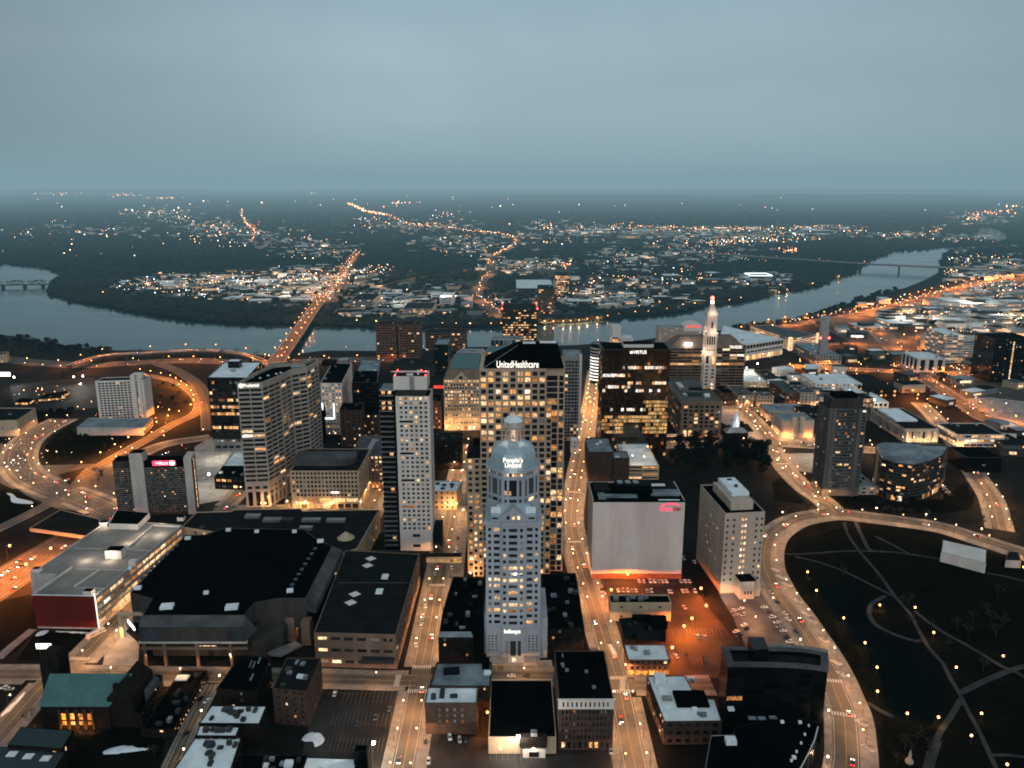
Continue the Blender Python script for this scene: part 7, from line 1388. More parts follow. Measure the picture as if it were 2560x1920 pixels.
for i, l in enumerate((z4([(60, 1290), (110, 1300), (150, 1350), (280, 1365), (270, 1382), (110, 1370), (90, 1320)]), z13([(1190, 1480), (1300, 1420), (1480, 1405), (1600, 1430), (1725, 1440), (1600, 1470), (1400, 1490), (1220, 1505)]), z13([(400, 140), (470, 85), (560, 78), (500, 130)]), z13([(640, 85), (900, 95), (1030, 105), (940, 112), (800, 104)]), z13([(20, 1050), (130, 930), (280, 790), (270, 830), (150, 970), (60, 1040)]), z1([(1845, 1475), (1890, 1445), (1950, 1450), (1982, 1495), (1930, 1535), (1905, 1500), (1850, 1495)]))):
    Q = pts(l); nq = len(Q); sm = []
    for k in range(nq):
        a, c0, d0, e0 = [np.array(Q[(k + j) % nq]) for j in (-1, 0, 1, 2)]
        for t in (0, .25, .5, .75): p = .5 * (2 * c0 + (d0 - a) * t + (2 * a - 5 * c0 + 4 * d0 - e0) * t * t + (3 * c0 - a - 3 * d0 + e0) * t ** 3); sm.append((p[0] + R.uniform(-.35, .35), p[1] + R.uniform(-.5, .5)))
    sm = ccw(sm); mb = MB(); cq = cen(sm); r1 = [(p[0] * .55 + cq[0] * .45, p[1] * .55 + cq[1] * .45) for p in sm]
    for k in range(len(sm)): j = (k + 1) % len(sm); h0, h1 = .55 + .25 * sin(k * 1.3), .55 + .25 * sin(j * 1.3); mb.quad((*sm[k], .17), (*sm[j], .17), (*r1[j], h1), (*r1[k], h0)); mb.quad((*r1[k], h0), (*r1[j], h1), (*cq, .8))
    structure('snow_patch', mb, 'snow', 'stuff', 'leftover patch of snow, %s counted from the left edge' % nth(i))

patch('plaza', z3([(1570, 1690), (1600, 1560), (1700, 1490), (1665, 1600), (1640, 1690)]), 'path', .09)

# ================================================================ lamps
def lamp_proto(kind):
    h, arm, rb, mat, e, col = dict(street=(9, 1.8, .38, 'bulb_warm', 9500, (1, .475, .18)), sodium=(11, 2.4, .55, 'bulb_orange', 48000, (1, .28, .035)), park=(4.4, 0, .6, 'bulb_orange', 1500, (1, .46, .13)), acorn=(5.2, 0, .5, 'bulb_warm', 1700, (1, .60, .30)),
                                   flood=(16, 1.2, .85, 'bulb_white', 24000, (1, .88, .70)), shore=(9, 1.2, .8, 'bulb_orange', 52000, (1, .50, .20)), lot=(10, 1.2, .7, 'bulb_orange', 62000, (1, .19, .018)), plaza=(7, .8, .6, 'bulb_warm', 11000, (1, .52, .18)), bridge=(12, 2.5, .6, 'bulb_orange', 18000, (1, .28, .05)), highway=(14, 3, .8, 'bulb_orange', 95000, (1, .26, .04)))[kind]
    mb = MB(); mb.tube((0, 0, 0), (0, 0, h), .13, 6, .08)
    if arm: mb.tube((0, 0, h - .1), (arm, 0, h + .3), .07, 5); mb.box(arm + .2, 0, h + .2, .9, .35, .18)
    me = mb.mesh('lamp_post', 'dark_metal'); b = MB(); b.ball((arm + .2 if arm else 0, 0, h - .05 - (rb if arm else -rb)), rb, 8, 6); bm = b.mesh('lamp_bulb', mat)
    l = bpy.data.lights.new(kind + '_light', 'SPOT' if kind in ('street', 'sodium', 'highway', 'lot', 'bridge') else 'POINT')
    if l.type == 'SPOT': l.spot_size = radians(178); l.spot_blend = .16
    l.energy = e; l.color = col; l.shadow_soft_size = .35
    return me, bm, l, (arm + .25 if arm else 0, 0, h - .6 - 2 * rb if arm else h - .5)
LP = {k: lamp_proto(k) for k in ('street', 'sodium', 'park', 'acorn', 'flood', 'shore', 'highway', 'lot', 'plaza', 'bridge')}
LV = {}
for k, v in LP.items():
    LV[k] = [v[2]]
    for f in ((.45, 1.7) if k in ('street', 'sodium', 'park', 'highway') else ()): q = v[2].copy(); q.energy *= f; LV[k].append(q)
LNAME = dict(street='street_lamp', sodium='street_lamp', park='park_lamp', acorn='lamp_post', flood='flood_lamp', shore='shore_lamp', lot='lot_lamp', plaza='street_lamp', bridge='bridge_lamp', highway='highway_lamp')
def lamp(kind, x, y, rot, label, group, z=0.):
    me, bm, l, o = LP[kind]; l = R.choice(LV[kind])      # no two lamps burn quite alike
    r = link(LNAME[kind], me, (x, y, z)); r.rotation_euler.z = rot; tag(r, label, 'lamp', group)
    link('lamp_head', bm, parent=r); lo = link('lamp_light', l, o, r); return r
def along(key, spacing, sides, kind, where, off=1.2, z=0., lim=None, start=.3, skip=True, colr='warm'):
    P, w, zz = ROADS[key] if isinstance(key, str) else key
    d = 0; nxt = spacing * start; k = {s: 0 for s in sides}
    for i in range(1, len(P)):
        sg = hypot(P[i][0] - P[i - 1][0], P[i][1] - P[i - 1][1]); d += sg
        if d < nxt: continue
        nxt += spacing * R.uniform(.84, 1.16); ang = atan2(P[i][1] - P[i - 1][1], P[i][0] - P[i - 1][0])
        if P[i][1] < 338 or (key == 'sunken_highway' and P[i][1] > 585): continue
        for s in sides:
            q = (P[i][0] + sin(ang) * s * (w / 2 + off), P[i][1] - cos(ang) * s * (w / 2 + off))
            if skip and isinstance(key, str) and near_other(q, key, .5): continue
            lamp(kind, q[0], q[1], ang + (pi / 2 if s > 0 else -pi / 2), '%s lamp, %s on the %s%s' % (colr, nth(k[s]), ('left kerb of the ' if s < 0 else 'right kerb of the ') if len(sides) > 1 else '', where), 'lamps along the ' + where, z)
            k[s] += 1
along('avenue', 27, (-1, 1), 'street', 'avenue left of the domed tower')
along('main', 27, (-1, 1), 'street', 'street beside the blank block')
along('cross', 38, (1,), 'street', 'cross street before the domed tower')
along('arena_side', 30, (1,), 'street', 'street between red-walled garage and arena')
along('corner', 26, (-1,), 'street', 'corner street left of the church')
along('lane', 32, (1,), 'acorn', 'narrow lane beside the lit terrace')
along('parkway', 25, (1,), 'street', 'pavement of the park boulevard', 3.0)
along('parkway', 40, (-1,), 'acorn', 'inner kerb of the park boulevard', 2.0)
along('prospect', 26, (-1, 1), 'street', 'road between grove and striped tower')
along('square_street', 30, (-1, 1), 'street', 'bus street below the palace block')
along('square_side', 24, (-1, 1), 'street', 'street past the statehouse')
along('square_top', 28, (1,), 'street', 'street of tan houses')
along('east_side', 32, (-1, 1), 'street', 'road right of the crescent office')
along('diagonal', 40, (-1,), 'sodium', 'diagonal road towards the right edge', colr='orange')
along('lamp_row', 42, (-1, 1), 'sodium', 'busy cross road at the white cubes', colr='orange')
along('ramp_loop', 27, (1,), 'sodium', 'curving ramp behind the dark hotel', colr='orange')
along('wide_bend', 30, (-1, 1), 'street', 'wide bright bend at the left edge')
along('overpass', 34, (1,), 'street', 'overpass left of the hotel')
along('hotel_street', 36, (-1,), 'street', 'street behind the hotel')
along('mall_street', 30, (1,), 'street', 'street in front of the tan grid office')
along('mall_street_upper', 30, (1,), 'street', 'street at the foot of the zig-zag tower')
along('side_avenue', 26, (-1, 1), 'street', 'street beside slim white tower')
along('sunken_highway', 34, (-1, 1), 'highway', 'sunken highway', colr='orange')
along('riverside_highway', 50, (1,), 'bridge', 'riverside highway', colr='orange')
along((FLY, 11, 9), 62, (-1,), 'sodium', 'curving flyover', .1, 9, colr='orange')
along((BR1, 26, 11), 62, (-1, 1), 'bridge', 'orange bridge', -.8, 11, colr='orange')
along('southern_highway', 60, (-1, 1), 'highway', 'orange highway on the right bank', colr='orange')
along('southern_ramp', 60, (1,), 'highway', 'ramp below the highway loop', colr='orange')
along('bridge_road', 80, (-1, 1), 'bridge', 'far end of the bridge road', colr='orange')
for i, q in enumerate(z3([(873, 500), (927, 615), (1092, 785), (1222, 938), (1295, 1090), (1297, 1238), (1312, 705), (1527, 720), (1640, 875), (2063, 1020), (1777, 1090), (1930, 1375), (1478, 1375), (1668, 1398), (1868, 1512), (2188, 470), (2085, 1690)])):
    x, y = W(*q); lamp('park', x, y, 0, 'amber globe lamp in the dark park, %s from the top' % nth(i), 'amber lamps in the park')
for i, q in enumerate(z4([(125, 375), (640, 375), (705, 440), (735, 365)])): lamp('flood', *W(*q), i, 'tall white floodlight over the open lot at the left, %s from the left' % nth(i), 'floodlights over the lot')
for i, (q, k, t) in enumerate(((z3([(240, 745)])[0], 'lot', 'orange lamp in the middle of the orange parking lot'), (z2([(1752, 556)])[0], 'lot', 'orange lamp under the blank wall of the parking lot'), (z2([(2210, 640)])[0], 'lot', 'orange lamp at the far corner of the orange parking lot'), (z2([(2150, 820)])[0], 'lot', 'orange lamp among the empty bays of the orange lot'), (z2([(1645, 640)])[0], 'lot', 'orange lamp at the end of the tan shed'), (z2([(1420, 900)])[0], 'sodium', 'orange lamp behind the domed tower'), (z3([(120, 880)])[0], 'lot', 'orange lamp between the two bay rows of the orange lot'), (z3([(60, 1010)])[0], 'lot', 'orange lamp at the near end of the orange lot'), (z3([(560, 800)])[0], 'street', 'white lamp over the hotel car park by the boulevard'), (z3([(470, 700)])[0], 'street', 'lamp at the back of the hotel car park'), (z2([(872, 1432)])[0], 'sodium', 'orange lamp in the alley beside the brick block'), (z2([(1090, 1640)])[0], 'flood', 'bright lamp over the bottom parking lot'), (z2([(1180, 1600)])[0], 'acorn', 'lamp at the tan wall of the black-roofed hall'), (z2([(980, 1600)])[0], 'acorn', 'orange lamp lighting the tan wall'), (z2([(200, 1660)])[0], 'flood', 'lamp at the lower edge of the left parking lot'), (z1([(700, 900)])[0], 'street', 'lamp by the arena corner plaza'), (z1([(1520, 945)])[0], 'street', 'lamp at the arena ramp'), (z1([(1850, 840)])[0], 'street', 'lamp on the white terrace beside the arena ramp'), (z12([(1140, 1520)])[0], 'street', 'lamp under the arena colonnade'), (z4([(1360, 610)])[0], 'sodium', 'orange lamp at the garage entrance'), (z4([(1450, 640)])[0], 'sodium', 'second orange lamp at the garage entrance'), (z4([(500, 1000)])[0], 'street', 'lamp on the dark island by the bend'), (z4([(1900, 1000)])[0], 'flood', 'floodlight over the pale plaza deck'), (z4([(1820, 1250)])[0], 'flood', 'second floodlight over the pale plaza deck'), (z5([(1480, 1300)])[0], 'plaza', 'bright lamp at the grid office corner'), (z5([(900, 1500)])[0], 'plaza', 'lamp at the grid office arcade'), (z5([(1150, 1502)])[0], 'plaza', 'lamp at the middle of the grid office arcade'), (z8([(120, 560)])[0], 'flood', 'glaring lamp beside the red brick block'), (z8([(400, 1120)])[0], 'flood', 'lamp over the pale forecourt'), (z8([(900, 720)])[0], 'flood', 'glaring lamp beside the striped tower'), (z8([(1040, 850)])[0], 'sodium', 'orange lamp by the floodlit hall'), (z8([(1310, 640)])[0], 'sodium', 'orange lamp over the sunken road'), (z8([(1250, 600)])[0], 'sodium', 'second orange lamp over the sunken road'), (z8([(1700, 800)])[0], 'sodium', 'orange lamp on the diagonal road near library'), (z7([(1840, 780)])[0], 'flood', 'cluster lamp at the brick institute'), (z7([(1540, 640)])[0], 'flood', 'lamp over the snowy forecourt'), (z7([(1640, 600)])[0], 'flood', 'second lamp over the snowy forecourt'), (z7([(1950, 600)])[0], 'sodium', 'orange lamp at the store forecourt'), (z7([(1900, 570)])[0], 'sodium', 'second orange lamp at the store forecourt'), (z6([(1500, 860)])[0], 'street', 'lamp at the foot of the gold block'), (z6([(1440, 640)])[0], 'sodium', 'orange lamp beside the gold block'), (z6([(1420, 560)])[0], 'sodium', 'second orange lamp beside the gold block'), (z6([(300, 835)])[0], 'plaza', 'lamp before the gabled tan block'), (z6([(430, 835)])[0], 'plaza', 'second lamp before the gabled tan block'), (z6([(190, 835)])[0], 'plaza', 'third lamp before the gabled tan block'), (z6([(240, 1520)])[0], 'plaza', 'lamp by the white-roofed lit block'), (z6([(350, 1560)])[0], 'plaza', 'lamp on the plaza below the white-roofed lit block'), (z5([(760, 1480)])[0], 'plaza', 'lamp under the columns of the zig-zag tower'), (z5([(560, 1500)])[0], 'plaza', 'lamp at the left foot of the zig-zag tower'), (z5([(1380, 1490)])[0], 'plaza', 'lamp at the right end of the grid office arcade'), (z2([(800, 520)])[0], 'plaza', 'lamp at the foot of the tall beige tower'), (z6([(1930, 1000)])[0], 'acorn', 'far deck lamp on the white garage'), (z6([(1900, 1090)])[0], 'acorn', 'front deck lamp on the white garage'), (z6([(1800, 1080)])[0], 'acorn', 'left deck lamp on the white garage'), (z8([(1500, 1440)])[0], 'street', 'lamp at the crescent office entrance'), (z8([(1350, 1480)])[0], 'street', 'second lamp at the crescent office entrance'))):
    z = 17 if 'white garage' in t else 0; x, y = W(*q, z); lamp(k, x, y, i * 1.3, t, 'single lamps in lots and courts', z)
# far bank promenade
shore = [(770, 690), (812, 692), (845, 694), (880, 695), (920, 696), (955, 697), (985, 697), (1015, 697), (1060, 697), (1082, 697), (1176, 692), (1195, 692), (1216, 692), (1232, 691), (1250, 690), (1268, 687), (1290, 684), (1312, 680), (1336, 676), (1372, 671), (1400, 670), (1440, 665), (1475, 655), (1500, 652), (1540, 648), (1575, 645), (1600, 640), (1660, 622), (1682, 628), (1700, 622), (1755, 608), (1790, 600), (1812, 592)]
for i, q in enumerate(shore): lamp('shore', *W(q[0], q[1] + 10), 1.2, 'warm lamp on the far river promenade, %s from the bridge' % nth(i), 'lamps along the far river promenade')

# ================================================================ vehicles
def car_proto(col, suv=False, length=4.6):
    h = 1.75 if suv else 1.45; L = length / 2; w = .92
    mb = MB()
    low = [(-L, .32), (L, .32), (L, .72), (L * .55, .92), (-L * .95, .95), (-L, .8)]
    for s in (-1, 1): mb.quad(*[(x, s * w, z) for x, z in (low if s < 0 else low[::-1])])
    for (a, b) in zip(low, low[1:] + low[:1]): mb.quad((a[0], w, a[1]), (b[0], w, b[1]), (b[0], -w, b[1]), (a[0], -w, a[1]))
    r0, r1 = -L * (.75 if suv else .5), L * .16; wr = w * .78
    mb.quad((r0, -wr, h), (r1, -wr, h), (r1, wr, h), (r0, wr, h)); body = mb.mesh('car_body', col)
    g = MB(); b0, b1 = -L * (.93 if suv else .80), L * .52
    g.quad((r1, -wr, h - .02), (b1, -w * .93, .93), (b1, w * .93, .93), (r1, wr, h - .02)); g.quad((r0, wr, h - .02), (b0, w * .93, .95), (b0, -w * .93, .95), (r0, -wr, h - .02))
    for s in (-1, 1):
        q = [(b0, s * w * .93, .95), (b1, s * w * .93, .93), (r1, s * wr, h - .02), (r0, s * wr, h - .02)]; g.quad(*(q if s < 0 else q[::-1]))
    gm = g.mesh('car_glass', 'glass'); wl = MB(); wl.tube((0, -.11, 0), (0, .11, 0), .33, 10); wm = wl.mesh('wheel', 'dark_metal')
    hd = MB(); hd.box(0, 0, 0, .12, .4, .2); hm = hd.mesh('headlight', 'snow'); td = hd.mesh('taillight', 'red_panel')
    return body, gm, wm, hm, td, L, w
for n_, c_, r_ in (('car_white', (.75, .76, .77), .35), ('car_silver', (.38, .39, .40), .3), ('car_black', (.015, .015, .017), .25), ('car_blue', (.03, .05, .09), .3), ('car_red', (.22, .02, .015), .3)): surf(n_, c_, r_, .03, 1., spec=.6, fine=False)
CP_ = {}
def lampmesh(m):
    k = 'L' + m
    if k not in CP_:
        b = MB(); b.box(0, 0, 0, .16, .5, .3); CP_[k] = b.mesh(m + '_lamp', m)
    return CP_[k]
def car(x, y, ang, col, label, group, on=False, suv=False, z=.05, parts=True):
    k = (col, suv)
    if k not in CP_: CP_[k] = car_proto(col, suv)
    body, gm, wm, hm, td, L, w = CP_[k]
    r = link('car', body, (x, y, z)); r.rotation_euler.z = ang; tag(r, label, 'car', group); link('car_window', gm, parent=r)
    if parts:
        for sx in (-.62, .62):
            for sy in (-1, 1): link('wheel', wm, (L * sx, sy * w * .92, .33), r)
    for sy in (-1, 1):
        link('headlight', lampmesh('head') if on else hm, (L + .02, sy * .6, .6), r); link('taillight', lampmesh('tail') if on else td, (-L - .02, sy * .6, .72), r)
    return r
COLN = dict(car_white='white', car_silver='silver', car_black='black', car_blue='dark blue', car_red='dark red')
def row(fz, l, ang, where, cols=None, jitter=.04):
    l = sorted(l); cnt = {}
    for i, q in enumerate(l):
        c = cols[i % len(cols)] if cols else R.choice(['car_white', 'car_silver', 'car_silver', 'car_black', 'car_blue', 'car_white'])
        x, y = W(*fz([q])[0]); k = cnt.get(c, 0); cnt[c] = k + 1
        car(x, y, ang + R.uniform(-jitter, jitter) + (pi if R.random() < .5 else 0), c, '%s %s parked car %s' % (nth(k), COLN[c], where), 'cars parked ' + where, suv=R.random() < .4)
V = pi / 2 + .06
row(z2, [(1825, 522), (1852, 524), (1893, 524), (1918, 524), (1943, 524), (1967, 524), (1991, 524), (2080, 524), (2105, 523), (2130, 524)], V, 'in the back row under the blank wall', ['car_white', 'car_silver', 'car_white'])
row(z2, [(1697, 580), (1727, 580), (1755, 580), (1780, 580), (1806, 580), (1875, 583), (1900, 583), (2020, 588), (2090, 583), (2115, 582), (2165, 584)], V, 'in the second row of the orange lot', ['car_white', 'car_silver'])
row(z2, [(2100, 683), (2050, 980), (2112, 976), (2228, 1003), (2225, 865), (2180, 860)], V + .2, 'out in the open orange lot', ['car_white', 'car_silver', 'car_black'])
row(z2, [(1605, 575), (1603, 600)], .1, 'beside the tan shed')
row(z2, [(670, 1478), (730, 1493), (765, 1498), (520, 1500)], V + .1, 'below the white-roofed brick block', ['car_black', 'car_white', 'car_silver', 'car_black'])
row(z2, [(540, 1622), (1652, 1562)], V, 'at the bottom parking lot', ['car_white', 'car_silver'])
row(z2, [(300, 1310), (215, 1355), (100, 1400)], V, 'in the dark half of the left parking lot', ['car_black', 'car_blue'])
row(z2, [(735, 222), (720, 265), (710, 318), (704, 356), (680, 440), (672, 492)], 1.75, 'along the far kerb of the avenue')
row(z2, [(495, 800), (507, 735), (462, 912), (521, 676), (578, 478), (500, 770)], 1.78, 'along the near kerb of the avenue', ['car_white', 'car_white', 'car_silver'])
row(z2, [(1045, 1101), (1135, 1102)], .05, 'in front of the domed tower', ['car_white', 'car_black'])
row(z3, [(425, 703), (438, 728), (470, 690), (482, 728), (488, 790), (500, 818), (440, 830), (460, 856)], .5, 'in the left rows of the hotel car park', ['car_white', 'car_silver', 'car_white', 'car_black'])
row(z3, [(612, 682), (640, 712), (662, 742), (688, 775), (703, 802), (727, 826), (742, 866), (765, 893)], .1, 'in the right row of the hotel car park', ['car_white', 'car_black', 'car_white', 'car_white', 'car_silver'])
row(z3, [(650, 592), (692, 655), (737, 720), (757, 755), (808, 835)], 2.05, 'along the kerb of the park boulevard', ['car_silver', 'car_black', 'car_white', 'car_white', 'car_black'])
row(z3, [(120, 385), (185, 405), (30, 585)], V, 'behind the pale stone hotel', ['car_white', 'car_silver'])
row(z1, [(2042, 1212)], V, 'at the top of the left parking lot', ['car_white'])
row(z1, [(1130, 1455), (1265, 1255), (1225, 1240)], 1.1, 'in the narrow lane', ['car_black', 'car_black', 'car_white'])
row(z1, [(30, 1175), (60, 1182)], .2, 'at the left edge lot', ['car_white', 'car_silver'])
row(z8, [(1480 + 12 * i, 1310 + 22 * i - (i > 4) * 10 * (i - 4)) for i in range(9)], .4, 'on the crescent office drive', ['car_white', 'car_silver', 'car_black'])
row(z8, [(1730, 660), (1790, 690), (1830, 655), (1890, 675), (1955, 710), (1850, 735), (2000, 765), (2100, 720), (2170, 750), (2040, 800), (2120, 790)], .3, 'on the pale car park at the right edge')
row(z8, [(200, 1015), (285, 1018), (355, 1015), (470, 1055)], .1, 'on the bus street', ['car_white', 'car_silver'])
row(z7, [(880, 1195), (930, 1190), (1010, 1200)], .0, 'below the palace block')
def traffic(key, n, lanes, where, rev=True, z=None, t0=0., t1=1.):
    P, w, zz = ROADS[key] if isinstance(key, str) else key; k = 0
    for i in range(n):
        t = t0 + (t1 - t0) * (i + R.uniform(.1, .9)) / n; j = min(max(int(t * (len(P) - 1)), 0), len(P) - 2); a, b = P[j], P[j + 1]; ang = atan2(b[1] - a[1], b[0] - a[0])
        s = R.choice((-1, 1)); off = s * w * R.choice(lanes); x, y = a[0] + sin(ang) * off, a[1] - cos(ang) * off
        if y < 345: continue
        c = R.choice(['car_white', 'car_silver', 'car_black', 'car_blue', 'car_red'])
        car(x, y, ang if s > 0 else ang + pi, c, '%s car, lights on, %s along the %s' % (COLN[c], nth(k), where), 'traffic on the ' + where, True, R.random() < .4, (z or 0) + .1, parts=y < 700); k += 1
traffic('avenue', 10, (.22,), 'avenue from the bottom'); traffic('main', 15, (.22,), 'street beside the blank block'); traffic('parkway', 13, (.22,), 'park boulevard from the bottom'); traffic('cross', 4, (.22,), 'cross street from the left')
traffic('sunken_highway', 22, (.12, .2, .3, .4), 'sunken highway from the left'); traffic('riverside_highway', 18, (.12, .25, .38), 'riverside highway from the left'); traffic((BR1, 26, 11), 17, (.12, .22, .36), 'orange bridge from the near end', z=11); traffic('wide_bend', 18, (.15, .3, .4), 'wide bend from the top'); traffic('ramp_loop', 7, (.2,), 'curving ramp from the top')
traffic('prospect', 8, (.22,), 'road beside the striped tower from the top'); traffic('square_street', 12, (.15, .35), 'bus street from the left'); traffic('square_side', 12, (.15, .35), 'street past the statehouse from the top'); traffic('diagonal', 14, (.15, .35), 'diagonal road from the top'); traffic('lamp_row', 20, (.15, .35), 'busy cross road from the left'); traffic('southern_highway', 26, (.12, .25, .38), 'right bank highway from the near end'); traffic('east_side', 5, (.2,), 'road beside the crescent office from the top'); traffic((FLY, 11, 9), 5, (.2,), 'flyover from the left', z=9); traffic('mall_street_upper', 3, (.2,), 'street at the foot of the zig-zag tower'); traffic('bridge_road', 16, (.12, .3), 'far bridge road from the near end')
def bus(q, ang, label):
    x, y = W(*q); r = empty('bus', (x, y, 0), label, 'bus'); r.rotation_euler.z = ang
    m = MB(); m.box(0, 0, .45, 11.5, 2.5, 2.6); link('body', m.mesh('bus_body', 'white_panel'), parent=r)
    m = MB(); m.box(0, 0, 1.55, 11.0, 2.56, 1.0); link('window', m.mesh('bus_glass', 'lit_dim'), parent=r)
    for sx in (-3.6, 3.8):
        for sy in (-1.1, 1.1): m = MB(); m.tube((sx, sy - .15, .5), (sx, sy + .15, .5), .5, 10); link('wheel', m.mesh('bus_wheel', 'dark_metal'), parent=r)
    for sy in (-.9, .9): link('headlight', lampmesh('head'), (5.8, sy, .8), r); link('taillight', lampmesh('tail'), (-5.8, sy, .9), r)
bus(z1([(585, 850)])[0], 1.0, 'white bus with red tail lights beside the red-walled garage'); bus(z2([(1660, 962)])[0], 1.75, 'white bus at the kerb of the main street by the lit brick shop'); bus(z7([(1280, 1225)])[0], 0, 'bus with lit windows on the bus street by the statehouse'); bus(z7([(900, 1148)])[0], 0, 'pale bus waiting at the palace block corner'); bus(z7([(1610, 1232)])[0], .1, 'bus at the crossing right of the statehouse')

# ================================================================ vegetation
def bare_tree(seed, H=12.):
    rr = random.Random(seed); tr = MB(); tw = MB()
    def grow(p, d, l, r, lev):
        q = (p[0] + d[0] * l, p[1] + d[1] * l, p[2] + d[2] * l); (tr if lev < 2 else tw).tube(p, q, r, 5 if lev < 2 else 3, r * .62)
        if lev == 4:
            for _ in range(3):
                e = [q[k] + rr.uniform(-1, 1) * l * .9 for k in range(3)]; f = [q[k] + rr.uniform(-.10, .10) for k in range(3)]; tw.quad(q, f, e)
            return
        for _ in range(3 if lev else 5):
            v = [d[0] + rr.uniform(-.85, .85), d[1] + rr.uniform(-.85, .85), d[2] * .8 + rr.uniform(-.05, .5)]; n = sqrt(sum(c * c for c in v)); grow(q, [c / n for c in v], l * rr.uniform(.58, .8), r * .58, lev + 1)
    grow((0, 0, 0), (0, 0, 1), H * .26, H * .022, 0); return tr.mesh('trunk', 'bark'), tw.mesh('twigs', 'twigs')
def bushy_tree(seed, H=12., col='evergreen'):
    rr = random.Random(seed); tr = MB(); tr.tube((0, 0, 0), (0, 0, H * .6), H * .02, 6, H * .01); cw = MB()
    lobes = [(rr.uniform(-.25, .25) * H, rr.uniform(-.25, .25) * H, rr.uniform(.35, .85) * H, rr.uniform(.14, .24) * H) for _ in range(8)]
    for lx, ly, lz, lr in lobes:
        for _ in range(75):
            v = [rr.gauss(0, 1) for _ in range(3)]; n = sqrt(sum(c * c for c in v)); k = lr * rr.uniform(.6, 1.05); c = (lx + v[0] / n * k, ly + v[1] / n * k, lz + v[2] / n * k * .8)
            s = H * .045; a = [rr.uniform(-s, s) for _ in range(3)]; b = [rr.uniform(-s, s) for _ in range(3)]
            cw.quad((c[0] - a[0], c[1] - a[1], c[2] - a[2]), (c[0] - b[0], c[1] - b[1], c[2] - b[2]), (c[0] + a[0], c[1] + a[1], c[2] + a[2]), (c[0] + b[0], c[1] + b[1], c[2] + b[2]))
    return tr.mesh('trunk', 'bark'), cw.mesh('crown', col)
BARE = [bare_tree(i) for i in range(4)]; BUSHY = [bushy_tree(i) for i in range(4)]
def tree(x, y, h, kind, label, group, i):
    t, c = (BARE if kind == 'bare' else BUSHY)[i % 4]
    r = link('bare_tree' if kind == 'bare' else 'evergreen_tree', t, (x, y, -.1)); r.scale = (h / 12,) * 3; r.rotation_euler.z = R.uniform(0, 6.3); tag(r, label, 'tree', group); link('crown', c, parent=r)
def grove(fz, l, n, kind, where, h0, h1, z=0):
    P = ccw(pts(fz(l))); xs = [p[0] for p in P]; ys = [p[1] for p in P]; out = []
    for _ in range(n * 60):
        if len(out) == n: break
        q = (R.uniform(min(xs), max(xs)), R.uniform(min(ys), max(ys)))
        if inpoly(q, P) and all(hypot(q[0] - o[0], q[1] - o[1]) > h0 * .3 for o in out) and not near_other(q, '', 1.5): out.append(q)
    out.sort(key=lambda q: q[0] / q[1])
    for i, q in enumerate(out): tree(q[0], q[1], R.uniform(h0, h1), kind, '%s tree %s, %s from the left' % ('bare' if kind == 'bare' else 'dark dense', where, nth(i)), 'trees ' + where, i)
grove(z7, [(900, 1270), (1000, 1190), (1060, 1240), (1350, 1270), (1640, 1280), (1760, 1360), (1740, 1470), (1600, 1480), (1100, 1480), (890, 1400)], 44, 'bushy', 'in the black grove below the statehouse', 15, 21)
grove(z7, [(1480, 1060), (1600, 1050), (1620, 1100), (1480, 1110)], 4, 'bushy', 'right of the white cupola', 7, 10); grove(z7, [(1310, 1080), (1390, 1090), (1390, 1135), (1310, 1130)], 3, 'bushy', 'left of the white cupola', 7, 10)
grove(zid, [(-20, 735), (150, 753), (260, 764), (480, 764), (560, 772), (560, 781), (300, 774), (140, 772), (-20, 770)], 60, 'bare', 'along the near riverbank at the left', 12, 19)
grove(zid, [(-20, 722), (70, 736), (160, 752), (250, 762), (250, 772), (120, 766), (-20, 752)], 46, 'bushy', 'in the thicket on the near riverbank', 10, 17)
grove(z11, [(900, 870), (1080, 800), (1240, 745), (1420, 715), (1440, 735), (1240, 780), (1100, 845), (920, 890)], 34, 'bushy', 'along the right bank of the river', 10, 17)
grove(z11, [(1690, 500), (1780, 470), (1900, 480), (1880, 520), (1720, 590)], 16, 'bushy', 'on the wooded point past the thin bridge', 14, 20)
grove(z4, [(390, 900), (600, 800), (1050, 840), (900, 920), (450, 1030), (380, 980)], 18, 'bushy', 'on the dark island inside the bend', 5, 9)
grove(z4, [(440, 600), (640, 590), (560, 690), (420, 690)], 9, 'bushy', 'behind the beige block', 6, 10); grove(z4, [(1360, 330), (1600, 420), (1620, 540), (1380, 560)], 8, 'bushy', 'inside the curved ramp', 5, 9); grove(z4, [(760, 1150), (960, 1040), (990, 1130), (820, 1270)], 7, 'bare', 'left of the dark hotel', 7, 11)
grove(z8, [(1690, 400), (1760, 320), (1890, 290), (1920, 420), (1800, 460)], 12, 'bushy', 'before the near-black tower', 9, 14); grove(z8, [(1340, 440), (1480, 410), (1660, 480), (1640, 560), (1500, 560)], 10, 'bushy', 'beside the pale car park', 6, 10); grove(z8, [(860, 820), (960, 760), (1140, 900), (1100, 970), (870, 960)], 9, 'bare', 'by the floodlit hall', 8, 12)
grove(z8, [(940, 1545), (1060, 1490), (1500, 1500), (1680, 1380), (1740, 1480), (1520, 1575), (1000, 1590)], 12, 'bushy', 'in front of the crescent office', 5, 8)
grove(z3, [(700, 120), (980, 80), (1000, 135), (760, 165)], 8, 'bare', 'on the upper bend of the boulevard', 9, 13); grove(z3, [(1330, 100), (1640, 140), (1700, 190), (1340, 150)], 8, 'bare', 'along the top edge of the park', 9, 13); grove(z3, [(1860, 150), (2120, 130), (2240, 260), (1960, 250)], 8, 'bare', 'right of the boulevard junction', 10, 14)
